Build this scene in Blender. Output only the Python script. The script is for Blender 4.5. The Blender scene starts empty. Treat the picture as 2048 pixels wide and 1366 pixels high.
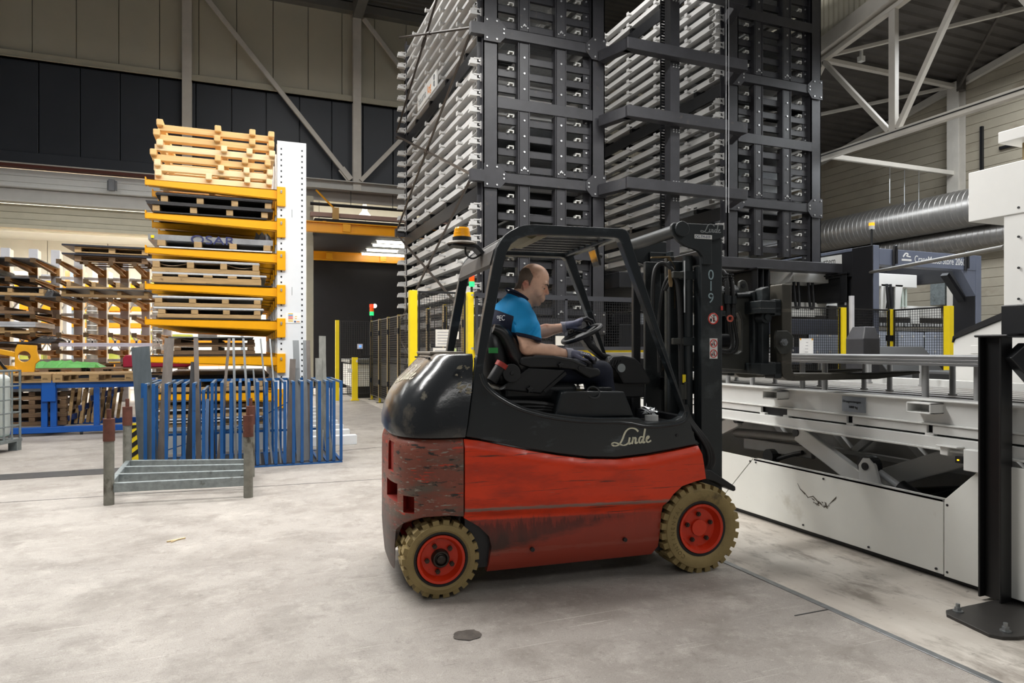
import bpy, bmesh, math, random
import numpy as np
from mathutils import Vector, Matrix
from mathutils.geometry import tessellate_polygon

SC = bpy.context.scene
COL = SC.collection
PI = math.pi
R = random.Random(7)

# ------------------------------------------------------------------ camera, world, lamps, exposure
cam = bpy.data.objects.new('camera', bpy.data.cameras.new('camera'))
COL.objects.link(cam)
SC.camera = cam
cam.location = (0, 0, 1.47)
cam.rotation_euler = (PI / 2, 0, -math.atan(534 / 1350))
cam.data.sensor_width = 36
cam.data.lens = 36 * 1350 / 2048
cam.data.shift_y = 14 / 2048
cam.data.clip_end = 200

world = bpy.data.worlds.new('world')
SC.world = world
world.use_nodes = True
world.node_tree.nodes['Background'].inputs[0].default_value = (0.92, 0.96, 1.0, 1)
world.node_tree.nodes['Background'].inputs[1].default_value = 0.19

def area(name, loc, sx, sy, power, col=(1, 0.97, 0.92), rot=(0, 0, 0), spread=180):
    d = bpy.data.lights.new(name, 'AREA')
    d.shape = 'RECTANGLE'; d.size = sx; d.size_y = sy; d.energy = power; d.color = col
    d.spread = math.radians(spread)
    o = bpy.data.objects.new(name, d); o.location = loc; o.rotation_euler = rot
    COL.objects.link(o)
    return o

# unseen area lights under the roofs: high-bay lamps, and fills added for brightness
LAMPC = (1, 0.985, 0.955)
area('bay_and_fill_lamp', (-1.5, 11.8, 7.4), 7.0, 0.5, 900, LAMPC)
area('bay_and_fill_lamp', (-2.0, 6.0, 6.6), 6.0, 0.5, 900, LAMPC)
area('bay_and_fill_lamp', (3.2, 7.6, 8.0), 6.0, 0.5, 760, LAMPC)
area('bay_and_fill_lamp', (1.4, 15.0, 10.5), 3.0, 5.0, 430, LAMPC)
area('bay_and_fill_lamp', (-4.6, 17.6, 6.6), 6.0, 0.5, 420, LAMPC)  # fill added to light the front of the far left rack
area('bay_and_fill_lamp', (7.6, 13.0, 11.5), 2.4, 5.0, 520, LAMPC)  # fill added between the towers to light the inner cassette faces
area('bay_and_fill_lamp', (0.6, -3.5, 5.6), 7.0, 1.2, 250, LAMPC)  # frontal fill added behind the camera, not a known lamp
area('bay_and_fill_lamp', (8.2, 2.6, 7.6), 1.0, 6.0, 620, LAMPC)
area('bay_and_fill_lamp', (14.6, 7.5, 8.0), 2.0, 6.0, 620, (0.93, 0.97, 1.0))  # fill added under the lower roof to brighten the gable wall
area('bay_and_fill_lamp', (13.4, 12.0, 5.6), 2.4, 5.0, 420, (0.90, 0.95, 1.0))
area('rear_hall_lamp', (-4.0, 28.0, 6.35), 12.0, 7.0, 6500, (1, 0.98, 0.95))
area('rear_hall_lamp', (6.0, 29.5, 9.5), 8.0, 6.0, 2400, (1, 0.98, 0.9))

SC.view_settings.view_transform = 'Standard'
SC.view_settings.look = 'None'
SC.view_settings.exposure = -0.66
SC.view_settings.gamma = 1
SC.view_settings.use_curve_mapping = False

# ------------------------------------------------------------------ helpers
def C(h):
    h = h.lstrip('#')
    v = [int(h[i:i + 2], 16) / 255 for i in (0, 2, 4)]
    return tuple((c / 12.92 if c <= 0.04045 else ((c + 0.055) / 1.055) ** 2.4) for c in v)

MATS = {}
def mat(name, col, rough=0.5, metal=0.0, var=0.10, scale=3.0, wear=None, bump=0.0, bscale=40.0,
        emit=0.0, spec=0.5, stretch=(1, 1, 1), coat=0.0, trans=0.0):
    """procedural principled; wear = list of (colour, threshold, softness, scale, stretch)"""
    if name in MATS:
        return MATS[name]
    if isinstance(col, str):
        col = C(col)
    m = bpy.data.materials.new(name); m.use_nodes = True
    nt = m.node_tree; N = nt.nodes; L = nt.links
    b = N['Principled BSDF']
    b.inputs['Roughness'].default_value = rough
    b.inputs['Metallic'].default_value = metal
    b.inputs['Specular IOR Level'].default_value = spec
    b.inputs['Coat Weight'].default_value = coat
    b.inputs['Transmission Weight'].default_value = trans
    tc = N.new('ShaderNodeTexCoord'); oi = N.new('ShaderNodeObjectInfo')
    add = N.new('ShaderNodeVectorMath'); add.operation = 'ADD'
    mulr = N.new('ShaderNodeMath'); mulr.operation = 'MULTIPLY'; mulr.inputs[1].default_value = 37.0
    L.new(oi.outputs['Random'], mulr.inputs[0])
    L.new(tc.outputs['Object'], add.inputs[0]); L.new(mulr.outputs[0], add.inputs[1])
    def noise(sc, st, det=5):
        mp = N.new('ShaderNodeMapping'); mp.inputs['Scale'].default_value = st
        L.new(add.outputs[0], mp.inputs['Vector'])
        n = N.new('ShaderNodeTexNoise'); n.inputs['Scale'].default_value = sc; n.inputs['Detail'].default_value = det
        n.inputs['Roughness'].default_value = 0.62
        L.new(mp.outputs[0], n.inputs['Vector'])
        return n.outputs['Fac']
    f = noise(scale, stretch)
    rp = N.new('ShaderNodeValToRGB')
    rp.color_ramp.elements[0].position = 0.3; rp.color_ramp.elements[1].position = 0.7
    rp.color_ramp.elements[0].color = tuple(c * (1 - var) for c in col) + (1,)
    rp.color_ramp.elements[1].color = tuple(min(1, c * (1 + var)) for c in col) + (1,)
    L.new(f, rp.inputs[0])
    cur = rp.outputs[0]
    for (wc, th, soft, ws, st) in (wear or []):
        if isinstance(wc, str): wc = C(wc)
        n = noise(ws, st, 8)
        mr = N.new('ShaderNodeMapRange'); mr.inputs[1].default_value = th; mr.inputs[2].default_value = th + soft
        L.new(n, mr.inputs[0])
        mx = N.new('ShaderNodeMix'); mx.data_type = 'RGBA'
        L.new(mr.outputs[0], mx.inputs[0]); L.new(cur, mx.inputs[6]); mx.inputs[7].default_value = (*wc, 1)
        cur = mx.outputs[2]
    L.new(cur, b.inputs['Base Color'])
    if bump:
        n = noise(bscale, (1, 1, 1))
        bp = N.new('ShaderNodeBump'); bp.inputs['Strength'].default_value = bump; bp.inputs['Distance'].default_value = 0.01
        L.new(n, bp.inputs['Height']); L.new(bp.outputs[0], b.inputs['Normal'])
    if emit:
        b.inputs['Emission Color'].default_value = (*col, 1); b.inputs['Emission Strength'].default_value = emit
    MATS[name] = m
    return m

def grad(m, coef, lo, hi, col, noise=0.0, nscale=8.0, mx=1.0, stretch=(1, 1, 1), band=False):
    """lay a second colour over a material where a*x+b*y+c*z+d (object space, plus noise) lies past a soft edge"""
    nt = m.node_tree; N = nt.nodes; L = nt.links; b = N['Principled BSDF']; cur = b.inputs['Base Color'].links[0].from_socket
    tc = N.new('ShaderNodeTexCoord'); dot = N.new('ShaderNodeVectorMath'); dot.operation = 'DOT_PRODUCT'; dot.inputs[1].default_value = coef[:3]
    L.new(tc.outputs['Object'], dot.inputs[0])
    mp = N.new('ShaderNodeMapping'); mp.inputs['Scale'].default_value = stretch; L.new(tc.outputs['Object'], mp.inputs[0])
    n = N.new('ShaderNodeTexNoise'); n.inputs['Scale'].default_value = nscale; n.inputs['Detail'].default_value = 7; n.inputs['Roughness'].default_value = .65; L.new(mp.outputs[0], n.inputs['Vector'])
    ma = N.new('ShaderNodeMath'); ma.operation = 'MULTIPLY_ADD'; L.new(n.outputs[0], ma.inputs[0]); ma.inputs[1].default_value = noise; L.new(dot.outputs['Value'], ma.inputs[2])
    if band:
        ad = N.new('ShaderNodeMath'); ad.operation = 'ADD'; ad.inputs[1].default_value = coef[3] - noise * .5; L.new(ma.outputs[0], ad.inputs[0])
        ma = N.new('ShaderNodeMath'); ma.operation = 'ABSOLUTE'; L.new(ad.outputs[0], ma.inputs[0]); coef = (*coef[:3], 0); lo, hi = hi, lo; noise = 0
    mr = N.new('ShaderNodeMapRange'); mr.inputs[1].default_value = lo - coef[3] + noise * .5; mr.inputs[2].default_value = hi - coef[3] + noise * .5; mr.inputs[4].default_value = mx; L.new(ma.outputs[0], mr.inputs[0])
    x = N.new('ShaderNodeMix'); x.data_type = 'RGBA'; L.new(mr.outputs[0], x.inputs[0]); L.new(cur, x.inputs[6]); x.inputs[7].default_value = (*(C(col) if isinstance(col, str) else col), 1)
    L.new(x.outputs[2], b.inputs['Base Color']); return mr.outputs[0]

ORD = ['first', 'second', 'third', 'fourth', 'fifth', 'sixth', 'seventh', 'eighth', 'ninth', 'tenth', 'eleventh', 'twelfth', 'thirteenth', 'fourteenth', 'fifteenth']
def basis(d):
    d = Vector(d).normalized()
    up = Vector((0, 0, 1)) if abs(d.z) < 0.95 else Vector((1, 0, 0))
    s = d.cross(up).normalized(); u = s.cross(d).normalized()
    return d, s, u

class MB:
    def __init__(s): s.v = []; s.f = []; s.mi = []; s.cur = 0
    def add(s, vs, fs, mi=None):
        n = len(s.v); s.v += [tuple(p) for p in vs]
        s.f += [tuple(i + n for i in f) for f in fs]; s.mi += [s.cur if mi is None else mi] * len(fs)
        return s
    def box(s, x0, x1, y0, y1, z0, z1):
        return s.add([(x0, y0, z0), (x1, y0, z0), (x1, y1, z0), (x0, y1, z0), (x0, y0, z1), (x1, y0, z1), (x1, y1, z1), (x0, y1, z1)],
                     [(0, 3, 2, 1), (4, 5, 6, 7), (0, 1, 5, 4), (1, 2, 6, 5), (2, 3, 7, 6), (3, 0, 4, 7)])
    def bar(s, p, q, w, h, up=None):
        p = Vector(p); q = Vector(q); d, sd, u = basis(q - p)
        if up is not None:
            u = Vector(up); u = (u - d * u.dot(d)).normalized(); sd = d.cross(u)
        vs = []
        for c in (p, q):
            for a, b in ((-1, -1), (1, -1), (1, 1), (-1, 1)):
                vs.append(c + sd * (a * w / 2) + u * (b * h / 2))
        return s.add(vs, [(3, 2, 1, 0), (4, 5, 6, 7), (0, 1, 5, 4), (1, 2, 6, 5), (2, 3, 7, 6), (3, 0, 4, 7)])
    def cyl(s, p, q, r, n=12, r2=None, cap=True):
        p = Vector(p); q = Vector(q); d, sd, u = basis(q - p); r2 = r if r2 is None else r2
        vs = [p + (sd * math.cos(2 * PI * i / n) + u * math.sin(2 * PI * i / n)) * r for i in range(n)]
        vs += [q + (sd * math.cos(2 * PI * i / n) + u * math.sin(2 * PI * i / n)) * r2 for i in range(n)]
        fs = [(i, (i + 1) % n, n + (i + 1) % n, n + i) for i in range(n)]
        if cap: fs += [tuple(reversed(range(n))), tuple(range(n, 2 * n))]
        return s.add(vs, fs)
    def tube(s, pts, r, n=8, closed=False, sub=0):
        pts = [Vector(p) for p in pts]; r = list(r) if isinstance(r, (list, tuple)) else [r] * len(pts)
        for _ in range(sub):
            out = [pts[0]]; ro = [r[0]]
            for a, b in zip(pts, pts[1:]): out += [a * .75 + b * .25, a * .25 + b * .75]
            for a, b in zip(r, r[1:]): ro += [a * .75 + b * .25, a * .25 + b * .75]
            out.append(pts[-1]); ro.append(r[-1]); pts = out; r = ro
        m = len(pts); vs = []; ref = None
        for i, p in enumerate(pts):
            if closed: t = pts[(i + 1) % m] - pts[i - 1]
            else: t = pts[min(i + 1, m - 1)] - pts[max(i - 1, 0)]
            t.normalize()
            if ref is None: _, sd, u = basis(t); ref = u
            u = (ref - t * ref.dot(t)).normalized(); sd = t.cross(u); ref = u
            rr = r[i]
            vs += [p + (sd * math.cos(2 * PI * k / n) + u * math.sin(2 * PI * k / n)) * rr for k in range(n)]
        fs = []
        for i in range(m if closed else m - 1):
            j = (i + 1) % m
            fs += [(i * n + k, i * n + (k + 1) % n, j * n + (k + 1) % n, j * n + k) for k in range(n)]
        if not closed: fs += [tuple(reversed(range(n))), tuple(range((m - 1) * n, m * n))]
        return s.add(vs, fs)
    def prism(s, poly, a, b, plane='xz', holes=()):
        """extrude a 2D outline (with holes) from a to b along the third axis"""
        def P(u, v, w): return {'xz': (u, w, v), 'xy': (u, v, w), 'yz': (w, u, v)}[plane]
        loops = [list(poly)] + [list(h) for h in holes]
        flat = [p for l in loops for p in l]; n = len(flat)
        tris = tessellate_polygon([[Vector((p[0], p[1], 0)) for p in l] for l in loops])
        vs = [P(p[0], p[1], a) for p in flat] + [P(p[0], p[1], b) for p in flat]
        if not holes: fs = [tuple(reversed(range(n))), tuple(range(n, 2 * n))]
        else: fs = [tuple(t) for t in tris] + [tuple(i + n for i in reversed(t)) for t in tris]
        k = 0
        for l in loops:
            m = len(l)
            fs += [(k + i, k + (i + 1) % m, n + k + (i + 1) % m, n + k + i) for i in range(m)]
            k += m
        return s.add(vs, fs)
    def lathe(s, prof, o, axis, n=24):
        o = Vector(o); d, sd, u = basis(axis); vs = []
        for r, h in prof:
            vs += [o + d * h + (sd * math.cos(2 * PI * i / n) + u * math.sin(2 * PI * i / n)) * r for i in range(n)]
        fs = []
        for j in range(len(prof) - 1):
            fs += [(j * n + i, j * n + (i + 1) % n, (j + 1) * n + (i + 1) % n, (j + 1) * n + i) for i in range(n)]
        return s.add(vs, fs)
    def loft(s, rings, cap=True, closed=True):
        n = len(rings[0]); vs = [p for r in rings for p in r]; fs = []
        for j in range(len(rings) - 1):
            fs += [(j * n + i, j * n + (i + 1) % n, (j + 1) * n + (i + 1) % n, (j + 1) * n + i) for i in range(n if closed else n - 1)]
        if cap: fs += [tuple(reversed(range(n))), tuple(range((len(rings) - 1) * n, len(rings) * n))]
        return s.add(vs, fs)
    def ibeam(s, p, q, w, h, t=0.012, up=(0, 0, 1)):
        p = Vector(p); q = Vector(q); d = (q - p).normalized(); u = Vector(up); u = (u - d * u.dot(d)).normalized()
        s.bar(p + u * (h / 2 - t / 2), q + u * (h / 2 - t / 2), w, t, u)
        s.bar(p - u * (h / 2 - t / 2), q - u * (h / 2 - t / 2), w, t, u)
        return s.bar(p, q, t, h - 2 * t, u)
    def build(s, name, m, parent=None, smooth=None, bevel=0, local=False, kind=None, label=None, bseg=2):
        me = bpy.data.meshes.new(name)
        me.from_pydata(s.v, [], s.f)
        bm = bmesh.new(); bm.from_mesh(me); bmesh.ops.recalc_face_normals(bm, faces=bm.faces)
        bm.to_mesh(me); bm.free()
        for x in (m if isinstance(m, (list, tuple)) else [m]): me.materials.append(x)
        if any(s.mi): me.polygons.foreach_set('material_index', s.mi)
        return finish(name, me, parent, smooth, bevel, local, kind, label, bseg)

RM = {}
def finish(name, me, parent=None, smooth=None, bevel=0, local=False, kind=None, label=None, bseg=2):
    if smooth is not None:
        me.polygons.foreach_set('use_smooth', [True] * len(me.polygons))
        if smooth < 180: me.set_sharp_from_angle(angle=math.radians(smooth))
    o = bpy.data.objects.new(name, me); COL.objects.link(o)
    if parent is not None:
        o.parent = parent
        if not local:
            top = parent
            while top.parent: top = top.parent
            if top.name in RM and parent is top: o.matrix_parent_inverse = RM[top.name].inverted()
    if bevel:
        bv = o.modifiers.new('bevel', 'BEVEL'); bv.width = bevel; bv.segments = bseg; bv.limit_method = 'ANGLE'
        bv.angle_limit = math.radians(35)
    if kind: o['kind'] = kind
    if label: o['label'] = label
    return o

def thing(name, label, cat, loc=(0, 0, 0), rz=0.0, group=None, kind=None):
    o = bpy.data.objects.new(name, None); COL.objects.link(o)
    o.empty_display_size = 0.1
    o.location = loc; o.rotation_euler = (0, 0, rz)
    RM[o.name] = Matrix.Translation(loc) @ Matrix.Rotation(rz, 4, 'Z')
    if label: o['label'] = label
    if cat: o['category'] = cat
    if group: o['group'] = group
    if kind: o['kind'] = kind
    return o

def tag(o, label, cat, group=None):
    o['label'] = label; o['category'] = cat
    if group: o['group'] = group
    return o

def kids(o): return [c for c in o.children]
def dup(root, loc, rz=0.0, label=None, group=None):
    r = root.copy(); COL.objects.link(r); r.location = loc; r.rotation_euler = (0, 0, rz)
    if label: r['label'] = label
    if group: r['group'] = group
    for ch in kids(root):
        c = ch.copy(); COL.objects.link(c); c.parent = r; c.matrix_parent_inverse = ch.matrix_parent_inverse.copy()
        for g in kids(ch):
            d = g.copy(); COL.objects.link(d); d.parent = c; d.matrix_parent_inverse = g.matrix_parent_inverse.copy()
    return r
def clone(o, parent, loc):
    """another alike piece sharing its mesh"""
    c = o.copy(); COL.objects.link(c); c.location = loc; c.parent = parent; c.matrix_parent_inverse = o.matrix_parent_inverse.copy()
    return c

def text(name, s, size, m, mw, parent, local=True, ext=0.0008, align='LEFT', sx=1.0):
    cu = bpy.data.curves.new(name, 'FONT'); cu.body = s; cu.size = size; cu.extrude = ext; cu.align_x = align
    t = bpy.data.objects.new(name, cu); COL.objects.link(t)
    me = bpy.data.meshes.new_from_object(t.evaluated_get(bpy.context.evaluated_depsgraph_get()))
    bpy.data.objects.remove(t)
    me.transform(mw @ Matrix.Diagonal((sx, 1, 1, 1)))
    me.materials.clear(); me.materials.append(m)
    return finish(name, me, parent, local=local)

def frame(o, ex, ey):
    """matrix with x axis ex, y axis ey, origin o"""
    ex = Vector(ex).normalized(); ey = Vector(ey); ey = (ey - ex * ey.dot(ex)).normalized(); ez = ex.cross(ey)
    M = Matrix.Identity(4)
    for i in range(3): M[i][0] = ex[i]; M[i][1] = ey[i]; M[i][2] = ez[i]; M[i][3] = o[i]
    return M

def ribbon(mb, pts, w, M, t=0.0015, sub=2):
    """flat brush stroke of width w (or list) in the xy plane of M"""
    pts = [Vector((p[0], p[1], 0)) for p in pts]
    for _ in range(sub):
        out = [pts[0]]
        for a, b in zip(pts, pts[1:]): out += [a * .75 + b * .25, a * .25 + b * .75]
        out.append(pts[-1]); pts = out
    n = len(pts); vs = []
    for i, p in enumerate(pts):
        d = (pts[min(i + 1, n - 1)] - pts[max(i - 1, 0)]).normalized()
        ww = w * (0.75 + 0.5 * abs(d.y))
        sd = Vector((-d.y, d.x, 0)) * ww / 2
        for z in (0, t): vs += [M @ (p + sd + Vector((0, 0, z))), M @ (p - sd + Vector((0, 0, z)))]
    fs = []
    for i in range(n - 1):
        a = i * 4; b = a + 4
        fs += [(a + 2, a + 3, b + 3, b + 2), (a, b, b + 1, a + 1), (a, a + 2, b + 2, b), (a + 1, b + 1, b + 3, a + 3)]
    fs += [(0, 1, 3, 2), (n * 4 - 4, n * 4 - 2, n * 4 - 1, n * 4 - 3)]
    mb.add(vs, fs)

LOGO = [[(1.95, .80), (1.78, 1.0), (1.45, 1.08), (1.15, 1.0), (.95, .75), (.8, .4), (.62, .12), (.4, .0), (.15, .0), (.0, .13), (.15, .24), (.4, .17), (.65, .05), (.9, -.02), (1.1, .03), (1.22, .14)],
        [(1.32, .47), (1.22, .1), (1.28, .02), (1.4, .1)],
        [(1.58, .47), (1.46, .02)], [(1.5, .25), (1.66, .44), (1.77, .38), (1.69, .08), (1.76, .02), (1.88, .12)],
        [(2.26, .42), (2.1, .46), (1.97, .25), (2.0, .04), (2.14, .05), (2.26, .28)],
        [(2.46, .95), (2.3, .28), (2.25, .06), (2.33, .02), (2.42, .1)],
        [(2.5, .22), (2.66, .3), (2.72, .4), (2.63, .46), (2.52, .3), (2.52, .1), (2.64, .02), (2.86, .14)]]
def logo(name, M, h, m, parent, local=True):
    mb = MB(); S = M @ Matrix.Diagonal((h, h, 1, 1))
    for st in LOGO: ribbon(mb, st, 0.105, S)
    return mb.build(name, m, parent, local=local)
# ------------------------------------------------------------------ materials
WHITEP = mat('white_paint', 'dcdcd8', .42, var=.04, wear=[('8a8478', .66, .1, 5, (1, 1, 1))])
CREAM = mat('cream_panel', 'b9b4a2', .55, var=.04, scale=1.2)
CREAMT = mat('cream_trim', 'b2ad9a', .5, var=.06)
DARKPAN = mat('dark_panel', '34383f', .5, var=.08, scale=1.0)
STEELW = mat('white_steelwork', 'c9c4bb', .5, var=.07)
BLACKW = mat('black_wall', '17161a', .8, var=.15, wear=[('45423e', .74, .05, 4, (1, 1, .4))])
BLACKS = mat('black_steel', '37373b', .42, var=.18, scale=4, wear=[('4d4844', .62, .12, 7, (1, 1, 1))], bump=.03)
BLACKD = mat('black_steel_dark', '191a1d', .4, var=.2, wear=[('3a3836', .68, .08, 9, (1, 1, 1))])
YEL = mat('rack_yellow', 'f0a800', .38, var=.06, scale=4, wear=[('b87c10', .66, .12, 6, (1, 1, 1))])
FYEL = mat('fence_yellow', 'f6d91c', .42, var=.05)
BLUE = mat('rack_blue', '164f88', .42, var=.1, scale=6, wear=[('1d3550', .64, .08, 14, (1, 1, 1)), ('8d9297', .74, .03, 30, (1, 1, 1))])
CBLUE = mat('cart_blue', '0f55ab', .42, var=.08, wear=[('20364f', .66, .08, 9, (1, 1, 1))])
GALV = mat('galvanised', '8d9596', .45, .55, var=.22, scale=18, wear=[('5e5f58', .62, .1, 8, (1, 1, 1))])
GALVP = mat('galvanised_dirty', '7c7b72', .6, .25, var=.28, scale=10, wear=[('4b463c', .58, .1, 7, (1, 1, .5)), ('8a6a48', .68, .08, 5, (1, 1, 1))])
RUST = mat('rusted_steel', '5b3428', .75, .1, var=.3, scale=12, wear=[('7d7064', .64, .06, 14, (1, 1, 1))])
STEEL = mat('mill_steel', '8c8f90', .38, .75, var=.2, scale=2, stretch=(6, 6, .6), wear=[('5c5a56', .64, .1, 5, (1, 1, .4))])
STEELD = mat('dark_mill_steel', '3d3c3d', .45, .6, var=.25, scale=2, stretch=(6, 6, .6))
ALU = mat('aluminium_edge', 'dcdee0', .4, .3, var=.12, scale=14)
WOODP = mat('raw_pine', 'dfb679', .62, var=.14, scale=5, stretch=(.5, 6, 6), wear=[('b98548', .70, .04, 7, (.6, 3, 3))])
WOODL = mat('pale_pine', 'ecd2a6', .62, var=.1, scale=5, stretch=(.5, 6, 6), wear=[('c29a66', .71, .03, 6, (1, 2, 2))])
WOODB = mat('pallet_wood', 'a88a5f', .7, var=.22, scale=6, stretch=(.6, 4, 4), wear=[('6a5136', .64, .08, 5, (1, 1, 1))])
WOODD = mat('old_pallet_wood', '7a6046', .75, var=.3, scale=6, stretch=(.6, 4, 4))
ORANGE = mat('rack_orange', 'e8960c', .45, var=.06)
OLDARM = mat('ochre_arm', 'c99a5e', .6, var=.2, wear=[('d8a868', .6, .1, 4, (1, 1, 1))])
RACKG = mat('rack_grey', 'cdcdd2', .5, var=.08)
CASS = mat('cassette_white', 'c6c5c3', .42, var=.05, wear=[('97928a', .68, .1, 3, (1, 1, 1))])
BOLT = mat('zinc_bolt', 'c9cacb', .3, .6, var=.05)
CONC = None

def concrete():
    m = bpy.data.materials.new('concrete_floor'); m.use_nodes = True
    nt = m.node_tree; N = nt.nodes; L = nt.links; b = N['Principled BSDF']
    tc = N.new('ShaderNodeTexCoord')
    def noise(sc, st=(1, 1, 1), det=6, rough=.6, rot=0):
        mp = N.new('ShaderNodeMapping'); mp.inputs['Scale'].default_value = st; mp.inputs['Rotation'].default_value[2] = rot
        L.new(tc.outputs['Object'], mp.inputs[0])
        n = N.new('ShaderNodeTexNoise'); n.inputs['Scale'].default_value = sc; n.inputs['Detail'].default_value = det
        n.inputs['Roughness'].default_value = rough; n.inputs['Distortion'].default_value = .25
        L.new(mp.outputs[0], n.inputs['Vector']); return n.outputs[0]
    def mix(fac, a, c, lo, hi, mx=1.0):
        mr = N.new('ShaderNodeMapRange'); mr.inputs[1].default_value = lo; mr.inputs[2].default_value = hi; mr.inputs[4].default_value = mx
        L.new(fac, mr.inputs[0]); x = N.new('ShaderNodeMix'); x.data_type = 'RGBA'; L.new(mr.outputs[0], x.inputs[0])
        if isinstance(a, tuple): x.inputs[6].default_value = (*a, 1)
        else: L.new(a, x.inputs[6])
        x.inputs[7].default_value = (*c, 1); return x.outputs[2]
    c = mix(noise(.45), C('96908a'), C('b3ada6'), .35, .65)
    c = mix(noise(.9), c, C('8a837c'), .46, .62, .6)
    c = mix(noise(2.1, (1, 1, 1), 9, .72), c, C('746d66'), .48, .72, .8)
    c = mix(noise(3.4, (1, 1, 1), 9, .75, 1.1), c, C('c6c0b8'), .52, .74, .6)
    c = mix(noise(11, (1, 1, 1), 9, .8, .3), c, C('5f5851'), .55, .74, .65)
    c = mix(noise(26, (1, 1, 1), 9, .8, 2.0), c, C('cfc9c1'), .56, .74, .6)
    for k, (sc, st, ro) in enumerate(((14, (.12, 5, 1), .35), (12, (.1, 5, 1), -.62), (16, (.14, 6, 1), 1.25), (10, (.1, 6, 1), 2.2))):
        c = mix(noise(sc, st, 5, .6, ro), c, C('4d4740' if k % 2 == 0 else 'd3cdc5'), .66, .70, .45)
    c = mix(noise(70, (1, 1, 1), 4, .75), c, C('453f39'), .61, .70, .6)
    c = mix(noise(150, (1, 1, 1), 3, .7), c, C('7a736b'), .52, .62, .5)
    # the warmer, paler slab beyond the steel strip
    sx = N.new('ShaderNodeSeparateXYZ'); L.new(tc.outputs['Object'], sx.inputs[0])
    gt = N.new('ShaderNodeMath'); gt.operation = 'GREATER_THAN'; gt.inputs[1].default_value = 3.09; L.new(sx.outputs[0], gt.inputs[0])
    w = mix(noise(1.3, (1, .6, 1)), C('b5ada3'), C('cfc9c0'), .4, .65)
    w = mix(noise(3.0, (1.6, .7, 1), 8, .7), w, C('7b736a'), .5, .68, .85)
    w = mix(noise(7.0, (1.6, 2.7, 1), 8, .7, .4), w, C('585149'), .6, .72, .75)
    x = N.new('ShaderNodeMix'); x.data_type = 'RGBA'; L.new(gt.outputs[0], x.inputs[0]); L.new(c, x.inputs[6]); L.new(w, x.inputs[7])
    L.new(x.outputs[2], b.inputs['Base Color'])
    b.inputs['Roughness'].default_value = .55; b.inputs['Specular IOR Level'].default_value = .35
    bp = N.new('ShaderNodeBump'); bp.inputs['Strength'].default_value = .12; bp.inputs['Distance'].default_value = .01
    L.new(noise(45), bp.inputs['Height']); L.new(bp.outputs[0], b.inputs['Normal'])
    return m
CONC = concrete()

# ------------------------------------------------------------------ the setting
fl = MB(); fl.add([(-30, -10, 0), (22, -10, 0), (22, 45, 0), (-30, 45, 0)], [(0, 1, 2, 3)])
fl.build('floor', CONC, kind='structure')
t = MB(); t.box(3.05, 3.095, -2, 12, -.02, .004); t.build('trim_1', STEEL, kind='structure', bevel=.002)
t = MB(); t.bar((2.81, 2.88, -.0045), (3.05, 2.88, -.0045), .01, .012)
t.box(-6, -.75, 9.1, 9.5, -.02, .004)
t.build('trim_2', STEELD, kind='structure')
t = MB(); t.bar((.5, 9.75, -.004), (3.3, 10.4, -.004), .02, .012); t.bar((-9, 8.1, -.0045), (1.6, 7.6, -.0045), .012, .012); t.build('trim_3', STEELD, kind='structure')

# back wall (far end of the hall): pale panels over dark panels, every panel a piece
wb = thing('wall_back', None, None, (0, 22.5, 0), kind='structure')
pm = MB(); pm.box(-.522, .522, 22.5, 22.6, 9.72, 12.62)
p0 = None
for k in range(-4, 19):
    x = -5.01 + 1.06 * k - .53 * 0
    if p0 is None:
        p0 = pm.build('panel', CREAM, wb, bevel=.012); p0.location.x = x
    else: clone(p0, wb, (x, 0, 0))
pm = MB(); pm.box(-.489, .489, 22.5, 22.6, 6.9, 9.5)
p1 = None
for k in range(-4, 20):
    x = -4.885 + 1.0 * k
    if p1 is None:
        p1 = pm.build('panel', DARKPAN, wb, bevel=.012); p1.location.x = x
    else: clone(p1, wb, (x, 0, 0))
b = MB(); b.box(-10, 14, 22.61, 22.75, 6.6, 12.7); b.build('backing', BLACKD, wb)
b = MB(); b.box(-10, 14, 22.34, 22.5, 9.5, 9.7); b.box(-10, 14, 22.3, 22.5, 9.5, 9.53); b.build('ledge_rail', CREAMT, wb, bevel=.01)
b = MB(); b.box(-10, 1.75, 22.4, 22.6, 6.62, 6.93); b.build('flashing', DARKPAN, wb, bevel=.01)
b = MB(); b.box(-10, 1.75, 22.36, 22.62, 6.585, 6.62); b.build('flashing_edge', STEELW, wb)
b = MB(); b.box(-10, 1.75, 22.38, 22.62, 6.5, 6.585); b.build('flashing_edge', mat('oxide_red', '5a2c20', .6), wb)
for k in range(3):
    b = MB(); b.box(-10, 1.75, 22.62, 22.7, 5.95 + .18 * k, 6.125 + .18 * k); b.build('board', WHITEP, wb, bevel=.008)
GREYB = mat('grey_beam_paint', 'b7b5b0', .5, var=.06)
b = MB(); b.ibeam((-10, 22.4, 5.72), (1.75, 22.4, 5.72), .34, .42, .03); b.build('lintel_beam', GREYB, wb)
for k, (z0, z1, y) in enumerate([(5.28, 5.5, 22.58), (5.08, 5.27, 22.56), (4.93, 5.07, 22.52), (4.82, 4.92, 22.46)]):
    b = MB(); b.box(-10, 1.75, y, 22.75, z0, z1); b.build('board', CREAMT, wb, bevel=.008)
b = MB(); b.ibeam((1.6, 22.3, 6.72), (14, 22.3, 6.72), .3, .3, .03); b.build('lintel_beam', GREYB, wb)
b = MB(); b.box(1.6, 14, 22.6, 22.72, 6.28, 6.6); b.build('lintel_beam', GREYB, wb)
b = MB(); b.box(5.95, 14, 22.5, 22.7, 0, 6.6); b.build('panel', BLACKW, wb)
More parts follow.
